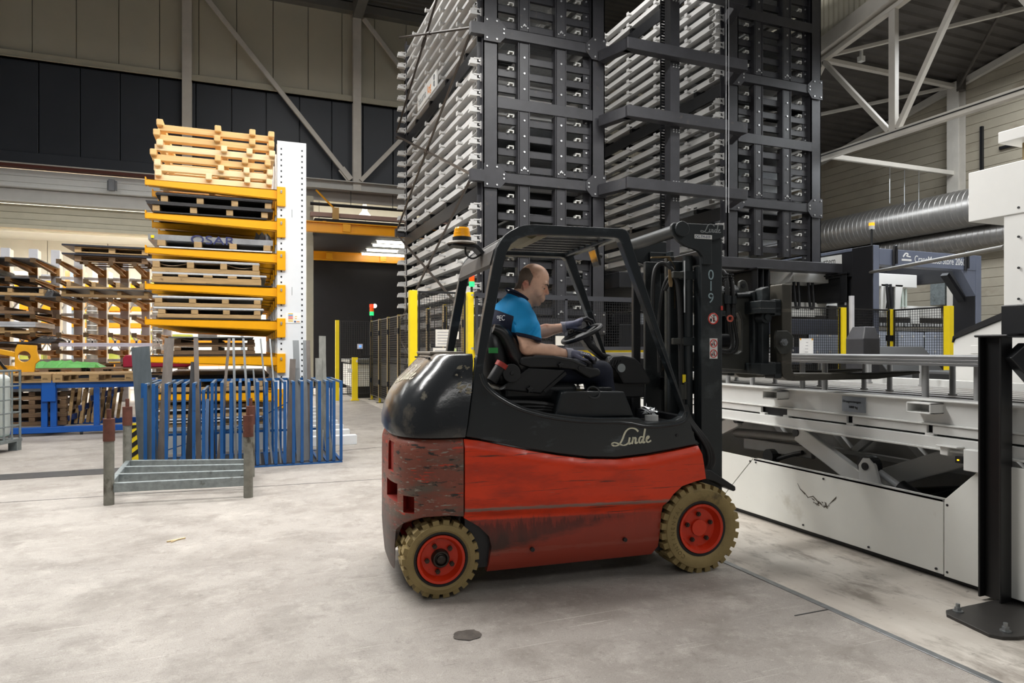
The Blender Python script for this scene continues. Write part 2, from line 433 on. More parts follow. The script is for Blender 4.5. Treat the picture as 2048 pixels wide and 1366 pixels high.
for i, (cx, z0, z1) in enumerate([(-6.6, 4.8, 12.6), (-1.61, 4.8, 12.6), (3.39, 6.6, 12.4), (8.39, 0, 12.4)]):
    c = MB(); c.bar((cx, 22.25, z0), (cx, 22.25, z1), .26, .03, (0, 1, 0)); c.bar((cx, 22.45, z0), (cx, 22.45, z1), .26, .02, (0, 1, 0)); c.bar((cx, 22.35, z0), (cx, 22.35, z1), .02, .2, (0, 1, 0))
    c.build('trim_%d' % (4 + i), STEELW, kind='structure')
for i, (p, q) in enumerate([((-1.25, 22.22, 12.2), (3.17, 22.22, 6.92)), ((3.6, 22.22, 12.2), (8.2, 22.22, 6.92)), ((3.5, 22.22, 6.92), (8.2, 22.22, 12.2))]):
    c = MB(); c.bar(p, q, .14, .1, (0, 1, 0)); c.bar(Vector(q) - (Vector(q) - Vector(p)).normalized() * .45, q, .24, .02, (0, 1, 0)); c.build('trim_%d' % (8 + i), STEELW, kind='structure', bevel=.01)
c = MB(); c.box(-10, 14, 22.2, 22.5, 12.4, 12.66); c.bar((3.4, 22.3, 12.45), (3.4, 8, 12.75), .3, .5); c.build('trim_11', mat('roof_beam_grey', '6d6c68', .6), kind='structure')
c = MB(); c.box(1.8, 2.02, 22.2, 22.5, 0, 6.3); c.build('trim_12', CREAMT, kind='structure', bevel=.01)
c = MB(); c.ibeam((-8.0, 22.38, 0), (-8.0, 22.38, 5.5), .3, .3, .02, (1, 0, 0)); c.build('trim_13', CREAMT, kind='structure')

# corrugated roof decks
DECK = mat('roof_deck', '5c5a56', .55, .1, var=.12, scale=2)
def deck(x0, x1, y0, y1, zf, pitch, name, m):
    d = MB(); ys = []; y = y0
    while y < y1:
        ys += [(y, 0), (y + pitch * .45, 0), (y + pitch * .55, .05), (y + pitch * .9, .05)]; y += pitch
    vs = []; 
    for yy, dz in ys: vs += [(x0, yy, zf(yy) + dz), (x1, yy, zf(yy) + dz)]
    d.add(vs, [(2 * i, 2 * i + 1, 2 * i + 3, 2 * i + 2) for i in range(len(ys) - 1)])
    return d.build(name, m, kind='structure')
deck(-10, 12.6, 9, 23, lambda y: 12.72 + .03 * (22.5 - y), .26, 'ceiling', DECK)
RSL = lambda y: 8.32 + .19 * (11.9 - y)
deck(12.4, 17.6, -2, 23, RSL, .28, 'ceiling', mat('roof_deck_dark', '4b4744', .5, .1, var=.2, scale=2))
# the right-hand bay: gable wall of lying boards
wr = thing('wall_right', None, None, (17.1, 10, 0), kind='structure')
BOARD = mat('stained_board', 'a59d8c', .62, var=.1, scale=1.2, wear=[('6e5f4b', .58, .2, .8, (1, .5, 1)), ('54483a', .68, .08, 3, (1, 1, 1))])
bm_ = MB(); bm_.box(17.1, 17.2, -2, 23, -.113, .113)
b0 = None
for k in range(46):
    z = .115 + .23 * k
    if b0 is None: b0 = bm_.build('board', BOARD, wr, bevel=.012); b0.location.z = z
    else: clone(b0, wr, (0, 0, z))
b = MB(); b.box(17.2, 17.3, -2, 23, 0, 10.6); b.build('backing', BLACKD, wr)
for i, y in enumerate((16.9, 11.9, 6.9)):
    c = MB(); c.ibeam((16.95, y, 0), (16.95, y, RSL(y) - .05), .3, .28, .025, (1, 0, 0)); c.build('trim_%d' % (14 + i), STEELW, kind='structure')
c = MB(); c.bar((17.0, 0, RSL(0) - .1), (17.0, 22, RSL(22) - .1), .12, .16); c.build('trim_17', STEELW, kind='structure')
# high inner wall above the truss, ribbed sheet
d = MB(); n = 150; vs = []
for i in range(n):
    y = 2 + i * .14
    for dy, dx in ((0, 0), (.05, 0), (.07, .03), (.12, .03)): vs += [(12.5 + dx, y + dy, RSL(y) + .25), (12.5 + dx, y + dy, 13)]
d.add(vs, [(2 * i, 2 * i + 1, 2 * i + 3, 2 * i + 2) for i in range(len(vs) // 2 - 1)])
d.build('wall_inner', CREAM, kind='structure')
tr = thing('trim_18', None, None, (12.5, 11.9, 5.9), kind='structure')
def mem(name, p, q, w=.12, h=.12, m=STEELW, par=tr, up=None):
    b = MB(); b.bar(p, q, w, h, up); return b.build(name, m, par, bevel=.008)
mem('edge_beam', (12.5, 1, RSL(1) + .14), (12.5, 22, RSL(22) + .14), .34, .34)
mem('top_chord', (12.5, 1, RSL(1) - .14), (12.5, 22, RSL(22) - .14), .14, .1)
b = MB(); b.box(12.43, 12.57, 1, 22, 5.84, 5.99); b.build('bottom_chord', STEELW, tr, bevel=.01)
b = MB(); b.cyl((12.42, 1, 5.93), (12.42, 22, 5.93), .012, 6); b.build('conduit', BLACKD, tr)
for y in (10.1, 6.6, 13.7, 17.2):
    mem('strut', (12.5, y, 5.95), (12.5, y, RSL(y) - .16), .15, .12)
for (ya, yb) in ((11.9, 10.2), (8.35, 10.0), (8.35, 6.7), (11.9, 13.6), (15.4, 13.8), (15.4, 17.1)):
    mem('diagonal', (12.5, ya, RSL(ya) - .2), (12.5, yb, 6.0), .11, .1)
for y in (11.9, 8.35 - 3.4, 15.4 + 2):
    mem('cross_tie', (12.5, y, RSL(y) - .15), (17, y, RSL(y) - .15), .12, .1)
mem('lower_tie', (12.5, 11.9, 5.95), (17, 11.9, 5.95), .08, .11)
mem('wind_brace', (12.5, 11.8, RSL(11.8) - .12), (17, 8.0, RSL(8.0) - .1), .08, .08)
mem('wind_brace', (12.5, 15.6, RSL(15.6) - .12), (17, 11.9, RSL(11.9) - .1), .08, .08)
b = MB(); b.cyl((16.85, 11.8, RSL(11.8) - .3), (14.9, 9.4, RSL(9.4) - .05), .035, 8); b.cyl((16.85, 11.7, RSL(11.8) - .35), (16.85, 11.7, RSL(11.8) + .1), .1, 12); b.build('drain_pipe', mat('dark_pipe', '4a4540', .5), tr)
b = MB(); b.cyl((13.2, 11.5, RSL(11.5) - .02), (13.2, 11.5, RSL(11.5) - .2), .04, 8); b.box(13.14, 13.26, 11.44, 11.56, RSL(11.5) - .32, RSL(11.5) - .2); b.build('sensor_box', WHITEP, tr)

# rear hall seen through the opening
LIGHTW = mat('rear_hall_wall', 'f0ede2', .6, var=.04, scale=1)
wh = thing('wall_rear_hall', None, None, (0, 38, 0), kind='structure')
pm = MB(); pm.box(-1.24, 1.24, 38, 38.2, 0, 12); q0 = None
for k in range(-10, 9):
    if q0 is None: q0 = pm.build('panel', LIGHTW, wh, bevel=.02); q0.location.x = 2.5 * k
    else: clone(q0, wh, (2.5 * k, 0, 0))
c = MB(); c.box(-25, 1.6, 22.8, 38, 6.6, 6.75); c.build('ceiling', LIGHTW, kind='structure')
c = MB(); c.box(1.6, 20, 22.8, 38, 10.5, 10.7); c.box(1.5, 1.65, 26.5, 38, 6.6, 10.7); c.build('ceiling', LIGHTW, kind='structure')
for i, y in enumerate((24.5, 27.5, 30.5, 33.5)):
    c = MB(); c.ibeam((-25, y, 6.42), (1.6, y, 6.42), .16, .22, .02); c.build('trim_%d' % (19 + i), LIGHTW, kind='structure')
for i, (x, y) in enumerate(((-9, 26), (-5.5, 26), (-2, 26), (-9, 29), (-5.5, 29), (-2, 29))):
    t = thing('strip_light', ORD[i] + ' white fluorescent strip light under the ceiling of the bright rear hall', 'ceiling light', (x, y, 6.5), group='strip lights in the rear hall')
    b = MB(); b.box(x - 1.5, x + 1.5, y - .06, y + .06, 6.44, 6.6); b.build('housing', WHITEP, t)
    b = MB(); b.cyl((x - 1.45, y, 6.41), (x + 1.45, y, 6.41), .022, 8); b.build('tube', mat('lit_tube', (1, .97, .9), .4, emit=9), t)

# black booth with crane rails and tubes
bt = thing('black_booth', 'matt black booth wall and soffit behind the yellow crane rails', 'booth', (4, 26, 0))
b = MB(); b.box(2.15, 5.93, 26, 26.2, 0, 5.05); b.build('rear_panel', BLACKW, bt)
b = MB(); b.box(2.0, 5.93, 21.6, 26.2, 5.06, 5.5); b.build('soffit', BLACKW, bt)
b = MB(); b.box(5.78, 5.93, 22.7, 26, 0, 5.06); b.build('side_panel', BLACKW, bt)
CRY = mat('crane_yellow', 'e9a013', .35, var=.05)
for nm, y, z, lab in (('crane_rail', 21.2, 5.16, 'upper yellow crane rail in front of the black soffit'), ('crane_rail', 25.8, 4.9, 'lower yellow crane rail on the black booth wall')):
    t = thing(nm, lab, 'crane rail', (3, y, z))
    b = MB(); b.ibeam((1.5, y, z), (5.75, y, z), .2, .32, .03); b.build('beam', CRY, t)
    if y < 22:
        b = MB(); b.box(2.2, 2.3, 21.2, 21.62, 5.29, 5.35); b.box(5.2, 5.3, 21.2, 21.62, 5.29, 5.35); b.build('hanger_arm', CRY, t)
    for x in (2.9, 4.9):
        b = MB(); b.box(x - .12, x + .12, y - .11, y - .02, z - .12, z + .12); b.build('splice_plate', CRY, t, bevel=.01)
for ki, y in enumerate((22.3, 23.1, 24.3, 25.4)):
    t = thing('tube_lamp', ('nearest, uppermost in view', 'second nearest', 'third nearest', 'farthest, lowest in view')[ki] + ' of the four lit fluorescent tubes under the black soffit', 'lamp', (5, y, 5.0), group='four lit tubes under the black soffit')
    b = MB(); b.box(4.0, 5.75, y - .05, y + .05, 5.03, 5.06); b.build('housing', WHITEP, t)
    b = MB(); b.cyl((4.05, y, 5.0), (5.7, y, 5.0), .055, 8); b.build('tube', mat('booth_tube', (1, .96, .82), .4, emit=14), t)
t = thing('pendant_lamp', 'white bell shaped pendant lamp hanging above the yellow crane rail', 'lamp', (4.0, 24.5, 6.4))
b = MB(); b.lathe([(.0, .5), (.06, .5), (.1, .2), (.25, 0), (.32, -.02)], (4.0, 24.5, 6.2), (0, 0, 1), 16); b.build('shade', mat('lit_shade', (1, .98, .9), .4, emit=1.5), t, smooth=60)
b = MB(); b.cyl((4.0, 24.5, 6.7), (4.0, 24.5, 10.5), .012, 6); b.build('cord', BLACKD, t)
t = thing('pipe_run', 'black pipe and pinkish tray running above the upper crane rail', 'pipe', (3, 22.0, 5.9))
b = MB(); b.cyl((1.9, 22.0, 6.02), (6.5, 22.0, 6.02), .05, 8); b.build('pipe', BLACKD, t)
b = MB(); b.box(1.9, 6.5, 21.9, 22.1, 5.62, 5.75); b.build('tray', mat('pink_tray', 'a08074', .6), t)
b = MB(); b.box(2.55, 2.75, 21.75, 21.9, 5.5, 5.9); b.build('junction_box', mat('tan_box', 'c39a5a', .6), t)
b = MB(); b.bar((2.6, 21.85, 5.9), (2.1, 22.2, 6.5), .05, .05); b.build('bracket', CRY, t)
for x in (3.15, 4.5, 5.4):
    b = MB(); b.cyl((x, 22.0, 6.0), (x, 22.0, 6.5), .01, 6); b.build('hanger', BLACKD, t)
# spiral ducts along the gable wall
DUCT = mat('spiral_duct', '8f8c88', .35, .7, var=.1, scale=4)
def duct(name, o, axis, L, r, pitch, m, label, n=24):
    prof = []; h = 0
    while h < L:
        prof += [(r, h), (r, h + pitch * .8), (r + .007, h + pitch * .85), (r + .007, h + pitch * .94)]; h += pitch
    mb = MB(); mb.lathe(prof, o, axis, n); return tag(mb.build(name, m, smooth=30), label, 'duct')
duct('spiral_duct', (16.2, 21, 4.85), (0, -1, 0), 17, .46, .14, DUCT, 'large silver spiral ventilation duct along the boarded gable wall, the upper one')
duct('spiral_duct', (16.62, 21, 4.2), (0, -1, 0), 17, .3, .14, DUCT, 'smaller silver spiral duct tucked below the large one')
duct('spiral_duct', (-4.72, 26, 0), (0, 0, 1), 3.4, .17, .16, DUCT, 'upright silver spiral duct behind the left rack, near the green panel')
duct('spiral_duct', (-2.79, 26, 0), (0, 0, 1), 3.4, .17, .16, DUCT, 'upright silver spiral duct seen beside the loaded yellow cantilever rack')
t = thing('hanger_wire', 'row of thin wires hanging from the lower tie to the duct', 'wire', (15, 11.9, 5.5))
for x in (14.6, 15.1, 15.6):
    b = MB(); b.cyl((x, 11.9, 5.0), (x, 11.9, 5.95), .008, 5); b.build('wire', STEEL, t)
# ------------------------------------------------------------------ pallets
def rawpallet(x0, x1, y0, y1, z, xs, m, label, rot=0.0):
    """raw pine bearer pallet: cross runners whose ends stick out over long boards"""
    t = thing('pine_pallet', label, 'pallet', ((x0 + x1) / 2, y0, z), rot, 'raw pine pallets stacked on the top arm')
    bo = None
    for y in (y0, y0 + .55, y0 + 1.1, y0 + 1.65):
        if bo is None:
            b = MB(); b.box(x0, x1, y0, y0 + .1, z, z + .085); bo = b.build('board', m, t, bevel=.006)
        else:
            c = clone(bo, t, (0, y - y0, 0))
    r0 = None
    for x in xs:
        b = MB(); b.box(x - .042, x + .042, y0 - .075, y0 + 1.9, z + .05, z + .138); b.build('runner', m, t, bevel=.014)
    return t

def slabpallet(name, x0, x1, y0, y1, z, nb, label, group, wood=WOODB, bh=.07, kh=.07, local=False, par=None, base=True, bw=.09):
    """bearer pallet: long bottom boards under a row of cross runners"""
    t = thing(name, label, 'pallet', ((x0 + x1) / 2, (y0 + y1) / 2, z), 0, group)
    if base:
        n = max(2, int((y1 - y0) / .6)) ; o = None
        for k in range(n):
            y = y0 + (y1 - y0 - .1) * k / (n - 1)
            b = MB(); b.box(x0, x1, y, y + .1, z, z + bh); b.build('board', wood, t, bevel=.004)
    else: bh = 0
    for k in range(nb):
        x = x0 + bw / 2 + .01 + (x1 - x0 - bw - .02) * k / (nb - 1)
        b = MB(); b.box(x - bw / 2, x + bw / 2, y0 - .005, y1, z + bh, z + bh + kh); b.build('runner', wood, t, bevel=.004)
    return t

def sheets(x0, x1, y0, y1, z, h, m, label, group=None, n=3, cat='sheet pack', name='sheet_pack'):
    t = thing(name, label, cat, ((x0 + x1) / 2, (y0 + y1) / 2, z), 0, group)
    for k in range(n):
        dx = R.uniform(-.012, .012); a = z + h * k / n
        b = MB(); b.box(x0 + dx, x1 + dx, y0 + R.uniform(-.01, .01), y1, a, a + h / n * .92); b.build('sheet', m, t)
    return t

def euro(x0, y0, z, label, group=None, w=1.2, d=.8, wood=WOODB, dark=WOODD):
    """four-way block pallet seen along its long side: deck boards, nine blocks, three skids"""
    t = thing('wooden_pallet', label, 'pallet', (x0 + w / 2, y0 + d / 2, z), 0, group)
    for k in range(5):
        y = y0 + (d - .12) * k / 4
        b = MB(); b.box(x0, x0 + w, y, y + .12, z + .122, z + .144); b.build('deck_board', wood, t)
    for x in (x0, x0 + w / 2 - .07, x0 + w - .14):
        b = MB(); b.box(x, x + .14, y0, y0 + d, z + .1, z + .122); b.build('cross_board', wood, t)
        for y in (y0, y0 + d / 2 - .05, y0 + d - .1):
            b = MB(); b.box(x, x + .14, y, y + .1, z + .022, z + .1); b.build('block', wood, t)
    for y in (y0, y0 + d / 2 - .05, y0 + d - .1):
        b = MB(); b.box(x0, x0 + w, y, y + .1, z, z + .022); b.build('skid', wood, t)
    return t

# ------------------------------------------------------------------ front yellow cantilever rack
LV = [3.81, 3.35, 2.87, 2.37, 1.88, 1.36, .84]
ra = thing('cantilever_rack', 'tall white cantilever rack with yellow arms loaded with pallets of sheet metal', 'rack', (.64, 10.6, 0))
YC = [10.5 + .76 * k for k in range(8)]
WCOL = mat('column_white', 'e4e7ea', .4, var=.03, wear=[('a8a8a4', .72, .05, 6, (1, 1, 1))])
for i, y in enumerate(YC):
    b = MB(); b.box(.44, .85, y, y + .03, 0, 4.53); b.box(.46, .83, y + .03, y + .18, 0, 4.52); b.box(.44, .85, y + .18, y + .2, 0, 4.53)
    b.box(.40, 1.6, y + .02, y + .18, 0, .14)
    o = b.build('column', WCOL, ra, bevel=.004)
    if i == 0:
        h = MB()
        for k in range(42):
            z = 1.05 + .082 * k
            for x in (.497, .79): h.box(x - .0105, x + .0105, y - .002, y + .01, z - .013, z + .013)
        h.build('punched_holes', BLACKD, o, local=True, kind='stuff')
        h = MB()
        for z in (3.47, 2.32): h.box(.645, .65, y - .004, y, z - .06, z + .06)
        h.build('weld_tab', STEEL, o, local=True)
arm0 = None
for i, y in enumerate(YC):
    for j, z in enumerate(LV):
        if arm0 is None:
            b = MB(); b.prism([(-1.28, 0), (.5, 0), (.5, -.155), (.3, -.15), (-1.24, -.085), (-1.28, -.08)], 10.51, 10.525)
            b.prism([(-1.28, 0), (.5, 0), (.5, -.018), (-1.28, -.012)], 10.51, 10.62)
            b.prism([(-1.26, -.072), (.5, -.137), (.5, -.155), (-1.24, -.085)], 10.51, 10.62)
            b.box(-1.285, -1.27, 10.51, 10.62, -.08, .03)
            arm0 = b.build('arm', YEL, ra, bevel=.004); arm0.location.z = z
            b = MB(); b.box(.435, .555, 10.46, 10.70, -.25, .035); br0 = b.build('bracket', YEL, arm0, local=True, bevel=.006)
            b = MB(); b.cyl((.495, 10.44, -.03), (.495, 10.46, -.03), .014, 6); b.box(.485, .505, 10.445, 10.46, -.06, -.03); bo0 = b.build('locking_bolt', BOLT, arm0, local=True)
        else:
            a = clone(arm0, ra, (0, y - 10.5, z))
            for s in ((br0, bo0) if i == 0 else (br0,)): clone(s, a, (0, 0, 0))
b = MB(); b.box(.555, .775, 10.494, 10.499, 1.845, 2.0); sg = b.build('load_sign', mat('sign_white', 'eef0ee', .4), ra)
for k, c in enumerate(['f2c83a', '3aa0dc', 'e24a33', 'e24a33', 'f2c83a', 'f2c83a']):
    b = MB(); b.box(.595, .66, 10.492, 10.4935, 1.978 - .022 * k, 1.99 - .022 * k); b.build('sign_stripe', mat('sign_' + c, c, .5), sg, local=True)
for k in range(2):
    b = MB(); b.box(.69, .715, 10.492, 10.4935, 1.94 - .03 * k, 1.95 - .03 * k); b.build('sign_stripe', mat('sign_f2c83a', 'f2c83a', .5), sg, local=True)
b = MB(); b.cyl((.69, 10.4935, 1.868), (.69, 10.492, 1.868), .014, 14); b.build('sign_badge', mat('sign_navy', '26457f', .5), sg, local=True)
b = MB(); b.box(.71, .755, 10.492, 10.4935, 1.862, 1.874); b.build('sign_stripe', mat('sign_orange', 'f09a3a', .5), sg, local=True)

ROWS = [(-1.17, .36, [-.82 - .3, -.48, .03, .33], WOODL, 'lowest raw pine pallet of the stack, lying on the top yellow arm'),
        (-1.18, .37, [-1.13, -.32, .02, .34], WOODL, 'second raw pine pallet from the bottom of the stack on the top arm'),
        (-1.2, .35, [-1.18, -.36, .0, .31], WOODP, 'pinkish third raw pine pallet from the bottom of the stack'),
        (-1.17, .4, [-1.1, -.28, .06, .37], WOODL, 'third raw pine pallet from the top of the stack, with the broad knotty board'),
        (-1.13, .38, [-1.14, -.37, .1, .36], WOODP, 'second raw pine pallet from the top of the stack on the cantilever rack'),
        (-1.13, .38, [-1.1, -.36, .1, .36], WOODP, 'topmost raw pine pallet of the stack on the cantilever rack')]
for k, (x0, x1, xs, m, lab) in enumerate(ROWS):
    rawpallet(x0, x1, 10.56, 12.4, LV[0] + .004 + .14 * k, xs, m, lab)
GS = 'sheet packs lying on the yellow arms'; GP = 'flat pallets under the sheet packs'
# second arm: dark sheets on open runners
sheets(-1.17, .3, 10.5, 14.4, 3.354, .02, STEELD, 'thin dark steel sheet lying straight on the second yellow arm from the top', GS, 1)
slabpallet('runner_pallet', -1.2, .32, 10.5, 14.2, 3.376, 4, 'lower runners carrying dark sheet on the second arm from the top', GP, base=False, kh=.085)
sheets(-1.26, .38, 10.48, 14.4, 3.463, .05, STEELD, 'lower dark steel sheet pack with a ragged edge on the second arm from the top', GS, 3)
slabpallet('runner_pallet', -1.1, .37, 10.52, 14.2, 3.515, 4, 'upper runners carrying dark sheet on the second arm from the top', GP, base=False, kh=.085)
sheets(-1.14, .38, 10.5, 14.3, 3.602, .04, STEELD, 'topmost dark steel sheet pack just under the uppermost yellow arm', GS, 3)
# third arm: film-wrapped pack
sheets(-1.1, .38, 10.5, 14.4, 2.874, .02, ALU, 'thin bright sheet lying straight on the third yellow arm from the top', GS, 1)
slabpallet('runner_pallet', -1.14, .36, 10.5, 14.2, 2.896, 4, 'runners under the film wrapped pack on the third arm from the top', GP, base=False, kh=.08, bw=.1)
wp = sheets(-1.25, .38, 10.52, 14.4, 2.98, .085, mat('grey_film', '8f9092', .3, var=.25, scale=6), 'sheet pack wrapped in grey film with dark blue lettering on the third arm', GS, 1)
text('film_lettering', 'OSAR', .17, mat('film_navy', '22285a', .5), frame((-.72, 10.515, 2.955), (1, 0, 0), (0, 0, 1)), wp, local=False, sx=1.35)
b = MB(); b.box(-1.21, -1.17, 10.508, 10.515, 3.0, 3.04); b.build('sticker', FYEL, wp)
fm = MB()
for k in range(14):
    a = R.uniform(0, 6.28); x = .24 + R.uniform(-.1, .1); y = 11.0 + R.uniform(-.15, .15); z = 3.07
    fm.add([(x, y, z + .16), (x + .09 * math.cos(a), y + .08 * math.sin(a), z), (x + .09 * math.cos(a + 1.3), y + .08 * math.sin(a + 1.3), z), (x + .05, y, z + .1)], [(0, 1, 2), (0, 2, 3), (0, 3, 1)])
tag(fm.build('film_bundle', mat('grey_plastic', '8a8a8e', .25, var=.3)), 'crumpled grey plastic film bundle on the third arm beside the white column', 'film')
# fourth arm
sheets(-1.18, .36, 10.5, 14.4, 2.374, .012, STEELD, 'thin dark sheet lying straight on the fourth yellow arm from the top', GS, 1)
slabpallet('flat_pallet', -1.2, .22, 10.5, 14.2, 2.388, 5, 'lower pallet with five low runners on the fourth arm from the top', GP, bh=.085, kh=.035, bw=.12)
sheets(-1.2, .29, 10.5, 14.3, 2.51, .025, ALU, 'lower bright sheet pack on the fourth arm from the top', GS, 2)
slabpallet('flat_pallet', -1.2, .2, 10.5, 14.2, 2.537, 4, 'upper pallet under sagging sheets on the fourth arm from the top', GP, bh=.06, kh=.085)
sg_ = MB(); n = 41; vs = []
for k in range(n):
    x = -1.19 + 1.38 * k / (n - 1); ph = (x + 1.19) / .46; s = -.05 * abs(math.sin(PI * ph)) if not .46 < x + 1.19 < .92 else -.005
    for z in (0, .008): vs += [(x, 10.56, 2.678 + s + z), (x, 14.2, 2.678 + s + z)]
sg_.add(vs, [f for k in range(n - 1) for f in ((4 * k, 4 * k + 1, 4 * k + 5, 4 * k + 4), (4 * k + 2, 4 * k + 6, 4 * k + 7, 4 * k + 3), (4 * k, 4 * k + 4, 4 * k + 6, 4 * k + 2))])
tag(sg_.build('sagging_sheet', mat('beige_sheet', '9a8c78', .5), smooth=60), 'thin beige sheet sagging between runners on the fourth arm', 'sheet', GS)
sheets(-1.26, .19, 10.5, 14.3, 2.685, .028, ALU, 'upper bright sheet pack on the fourth arm from the top', GS, 2)
# fifth arm
sheets(-1.1, .36, 10.5, 14.4, 1.884, .012, STEELD, 'thin dark sheet lying straight on the fifth yellow arm from the top', GS, 1)
for q, (z, lab) in enumerate(((1.9, 'lower'), (2.055, 'upper'))):
    slabpallet('flat_pallet', -1.13 - .04 * q, .22, 10.5, 14.2, z, 4, lab + ' pallet of the pair carrying bright sheet on the fifth arm from the top', GP, bh=.055, kh=.06)
    sheets(-1.18, .25, 10.5, 14.3, z + .117, .034, ALU, lab + ' bright sheet pack of the pair on the fifth arm from the top', GS, 3)
# sixth and seventh arms, floor
sheets(-1.22, .3, 10.55, 14.2, 1.364, .015, STEELD, 'thin dark sheet on the sixth yellow arm, behind the metal strips', GS, 1)
slabpallet('flat_pallet', -.95, .14, 10.7, 14.0, 1.381, 3, 'grey-brown pallet on the sixth arm, behind the metal strips', GP, WOODD, .06, .05)
slabpallet('flat_pallet', -.95, .14, 10.7, 14.0, 1.495, 3, 'upper grey-brown pallet on the sixth arm, under a thin sheet', GP, WOODD, .06, .05)
sheets(-1.0, .12, 10.6, 14.2, 1.62, .02, STEEL, 'thin steel sheet topping the pallets on the sixth arm', GS, 1)
sheets(-1.22, .3, 10.5, 14.3, .845, .01, STEELD, 'thin dark sheet on the lowest yellow arm behind the blue rack', GS, 1)
sheets(-1.2, .34, 11.2, 14.6, 1.02, .05, STEELD, 'grey sheet pack above the lowest arm, seen over the blue rack', GS, 2)
for q, z in enumerate((.857, )):
    slabpallet('flat_pallet', -1.1, .25, 10.55, 14.0, z, 4, 'brown pallet on the lowest yellow arm behind the blue rack', GP, WOODB, .06, .1)
for q, z in enumerate((.36, .49, .62)):
    slabpallet('flat_pallet', -1.15, .25, 10.6, 13.8, z, 4, ('lowest', 'middle', 'upper')[q] + ' pallet of the pile under the lowest yellow arm', GP, WOODB, .05, .05)
    sheets(-1.18, .28, 10.55, 13.8, z + .101, .022, ALU, ('lowest', 'middle', 'upper')[q] + ' bright sheet of the pile under the lowest yellow arm', GS, 1)
sb = thing('steel_bin', 'pale grey steel bin on the floor behind the blue strip rack', 'bin', (-.4, 10.7, 0))
BIN = mat('bin_grey', 'a6aaac', .5, var=.1)
for nm, q in (('front_wall', (-1.15, .3, 10.55, 10.58, .05, .35)), ('side_wall', (-1.15, -1.12, 10.58, 12, .05, .35)), ('side_wall', (.27, .3, 10.58, 12, .05, .35)), ('base', (-1.15, .3, 10.55, 12, 0, .05)), ('rim', (-1.17, .32, 10.53, 10.56, .31, .355))):
    b = MB(); b.box(*q); b.build(nm, BIN, sb)

# ------------------------------------------------------------------ blue strip rack and the strips in it
br = thing('strip_rack', 'low blue steel rack of hoop dividers holding offcut metal strips', 'rack', (0, 9, 0))
BLUET = mat('blue_worn_top', '51708f', .5, var=.2, scale=12, wear=[('8f8c84', .5, .1, 14, (1, 1, 1))])
PX = [-1.085, -1.0, -.865, -.777, -.677, -.57, -.465, -.37, -.263, -.16, -.057, .046, .147, .25, .36, .465, .57, .672, .785, .885, .985, 1.065, 1.155]
YF, YB = 8.93, 10.05
for k, x in enumerate(PX):
    h = 1.055 if k != 6 else .97
    yf = YF + .06 * (1 - (x + 1.1) / 2.25) * 0
    b = MB(); b.box(x - .018, x + .018, yf - .015, yf + .015, .031, h); b.cur = 1; b.box(x - .015, x + .015, yf + .016, YB - .016, h - .028, h - .002); b.cur = 0; b.box(x - .016, x + .016, YB - .015, YB + .015, .031, h)
    b.box(x - .016, x + .016, yf, YB, .0, .03)
    b.build('divider', [BLUE, BLUET], br)
for nm, q in (('rear_rail', (-1.1, 1.17, YB + .015, YB + .05, 1.02, 1.055)), ('rear_rail', (-1.1, 1.17, YB + .015, YB + .05, .3, .33)), ('front_rail', (-1.14, 1.17, YF - .02, YF + .02, 0, .018)), ('rear_rail', (-1.14, 1.17, YB - .02, YB + .02, 0, .018)), ('base_plate', (-1.1, 1.16, YF + .03, YB - .02, .004, .012))):
    b = MB(); b.box(*q); b.build(nm, BLUE if nm != 'base_plate' else STEELD, br)
b = MB(); b.bar((-1.0, YB + .06, .1), (.3, YB + .06, .5), .03, .012); b.bar((.2, YB + .06, .5), (1.0, YB + .06, .95), .03, .012); b.build('brace', BLUE, br)
b = MB(); b.box(-1.165, -1.13, 9.2, 9.23, 0, 1.05); b.build('end_post', BLUE, br)

# strips: bottom centre, top centre, width, thickness, material
def strip(name, p, q, w, m, label, t=.006, face=(0, -1, 0), group=None, bow=0):
    b = MB(); p = Vector(p); q = Vector(q); n = 9 if bow else 2; vs = []
    d = (q - p).normalized(); u = Vector(face); u = (u - d * u.dot(d)).normalized(); s = d.cross(u)
    pts = [p.lerp(q, k / (n - 1)) + s * bow * math.sin(PI * k / (n - 1)) for k in range(n)]
    for a, c in zip(pts, pts[1:]): b.bar(a, c, t, w, s) if False else b.bar(a, c, w, t, u)
    return tag(b.build(name, m), label, 'metal strip', group)
GM = 'offcut metal strips in the blue rack'
GREYST = mat('grey_strip', '6e767a', .3, .8, var=.15, stretch=(5, 5, .5))
BRST = mat('bright_strip', '8f9294', .36, .85, var=.1, stretch=(5, 5, .5))
WEATH = mat('weathered_strip', '85857f', .45, .6, var=.25, stretch=(4, 4, 1.5))
BRWN = mat('brownish_strip', '706862', .4, .6, var=.2, stretch=(5, 5, .5))
strip('metal_strip', (-1.055, 9.0, .02), (-1.19, 9.35, 1.49), .2, GREYST, 'broad grey steel strip leaning left at the left end of the blue rack')
strip('metal_strip', (-.93, 9.05, .02), (-.885, 9.5, 1.6), .11, BRWN, 'tall brown-grey strip, second wide one from the left in the blue rack')
strip('metal_strip', (-.63, 9.05, .02), (-.59, 9.4, 1.3), .09, STEELD, 'dark strip with a slanted top, left of the rusty posts')
strip('metal_strip', (-.52, 9.02, .02), (-.58, 9.45, 1.6), .055, BRWN, 'narrow tall brownish strip leaning against the dark strip')
strip('metal_strip', (-.31, 9.02, .02), (-.19, 9.5, 1.6), .035, BRWN, 'thin brown strip leaning right, middle of the blue rack')
strip('metal_strip', (-.1, 9.02, .02), (-.14, 9.5, 1.6), .03, STEEL, 'thin tall tube-like strip, left one of the pair above the rusty post', .02)
strip('metal_strip', (.07, 9.02, .02), (-.02, 9.5, 1.6), .028, BRST, 'thin tall bright strip, right one of the pair above the rusty post', .015)
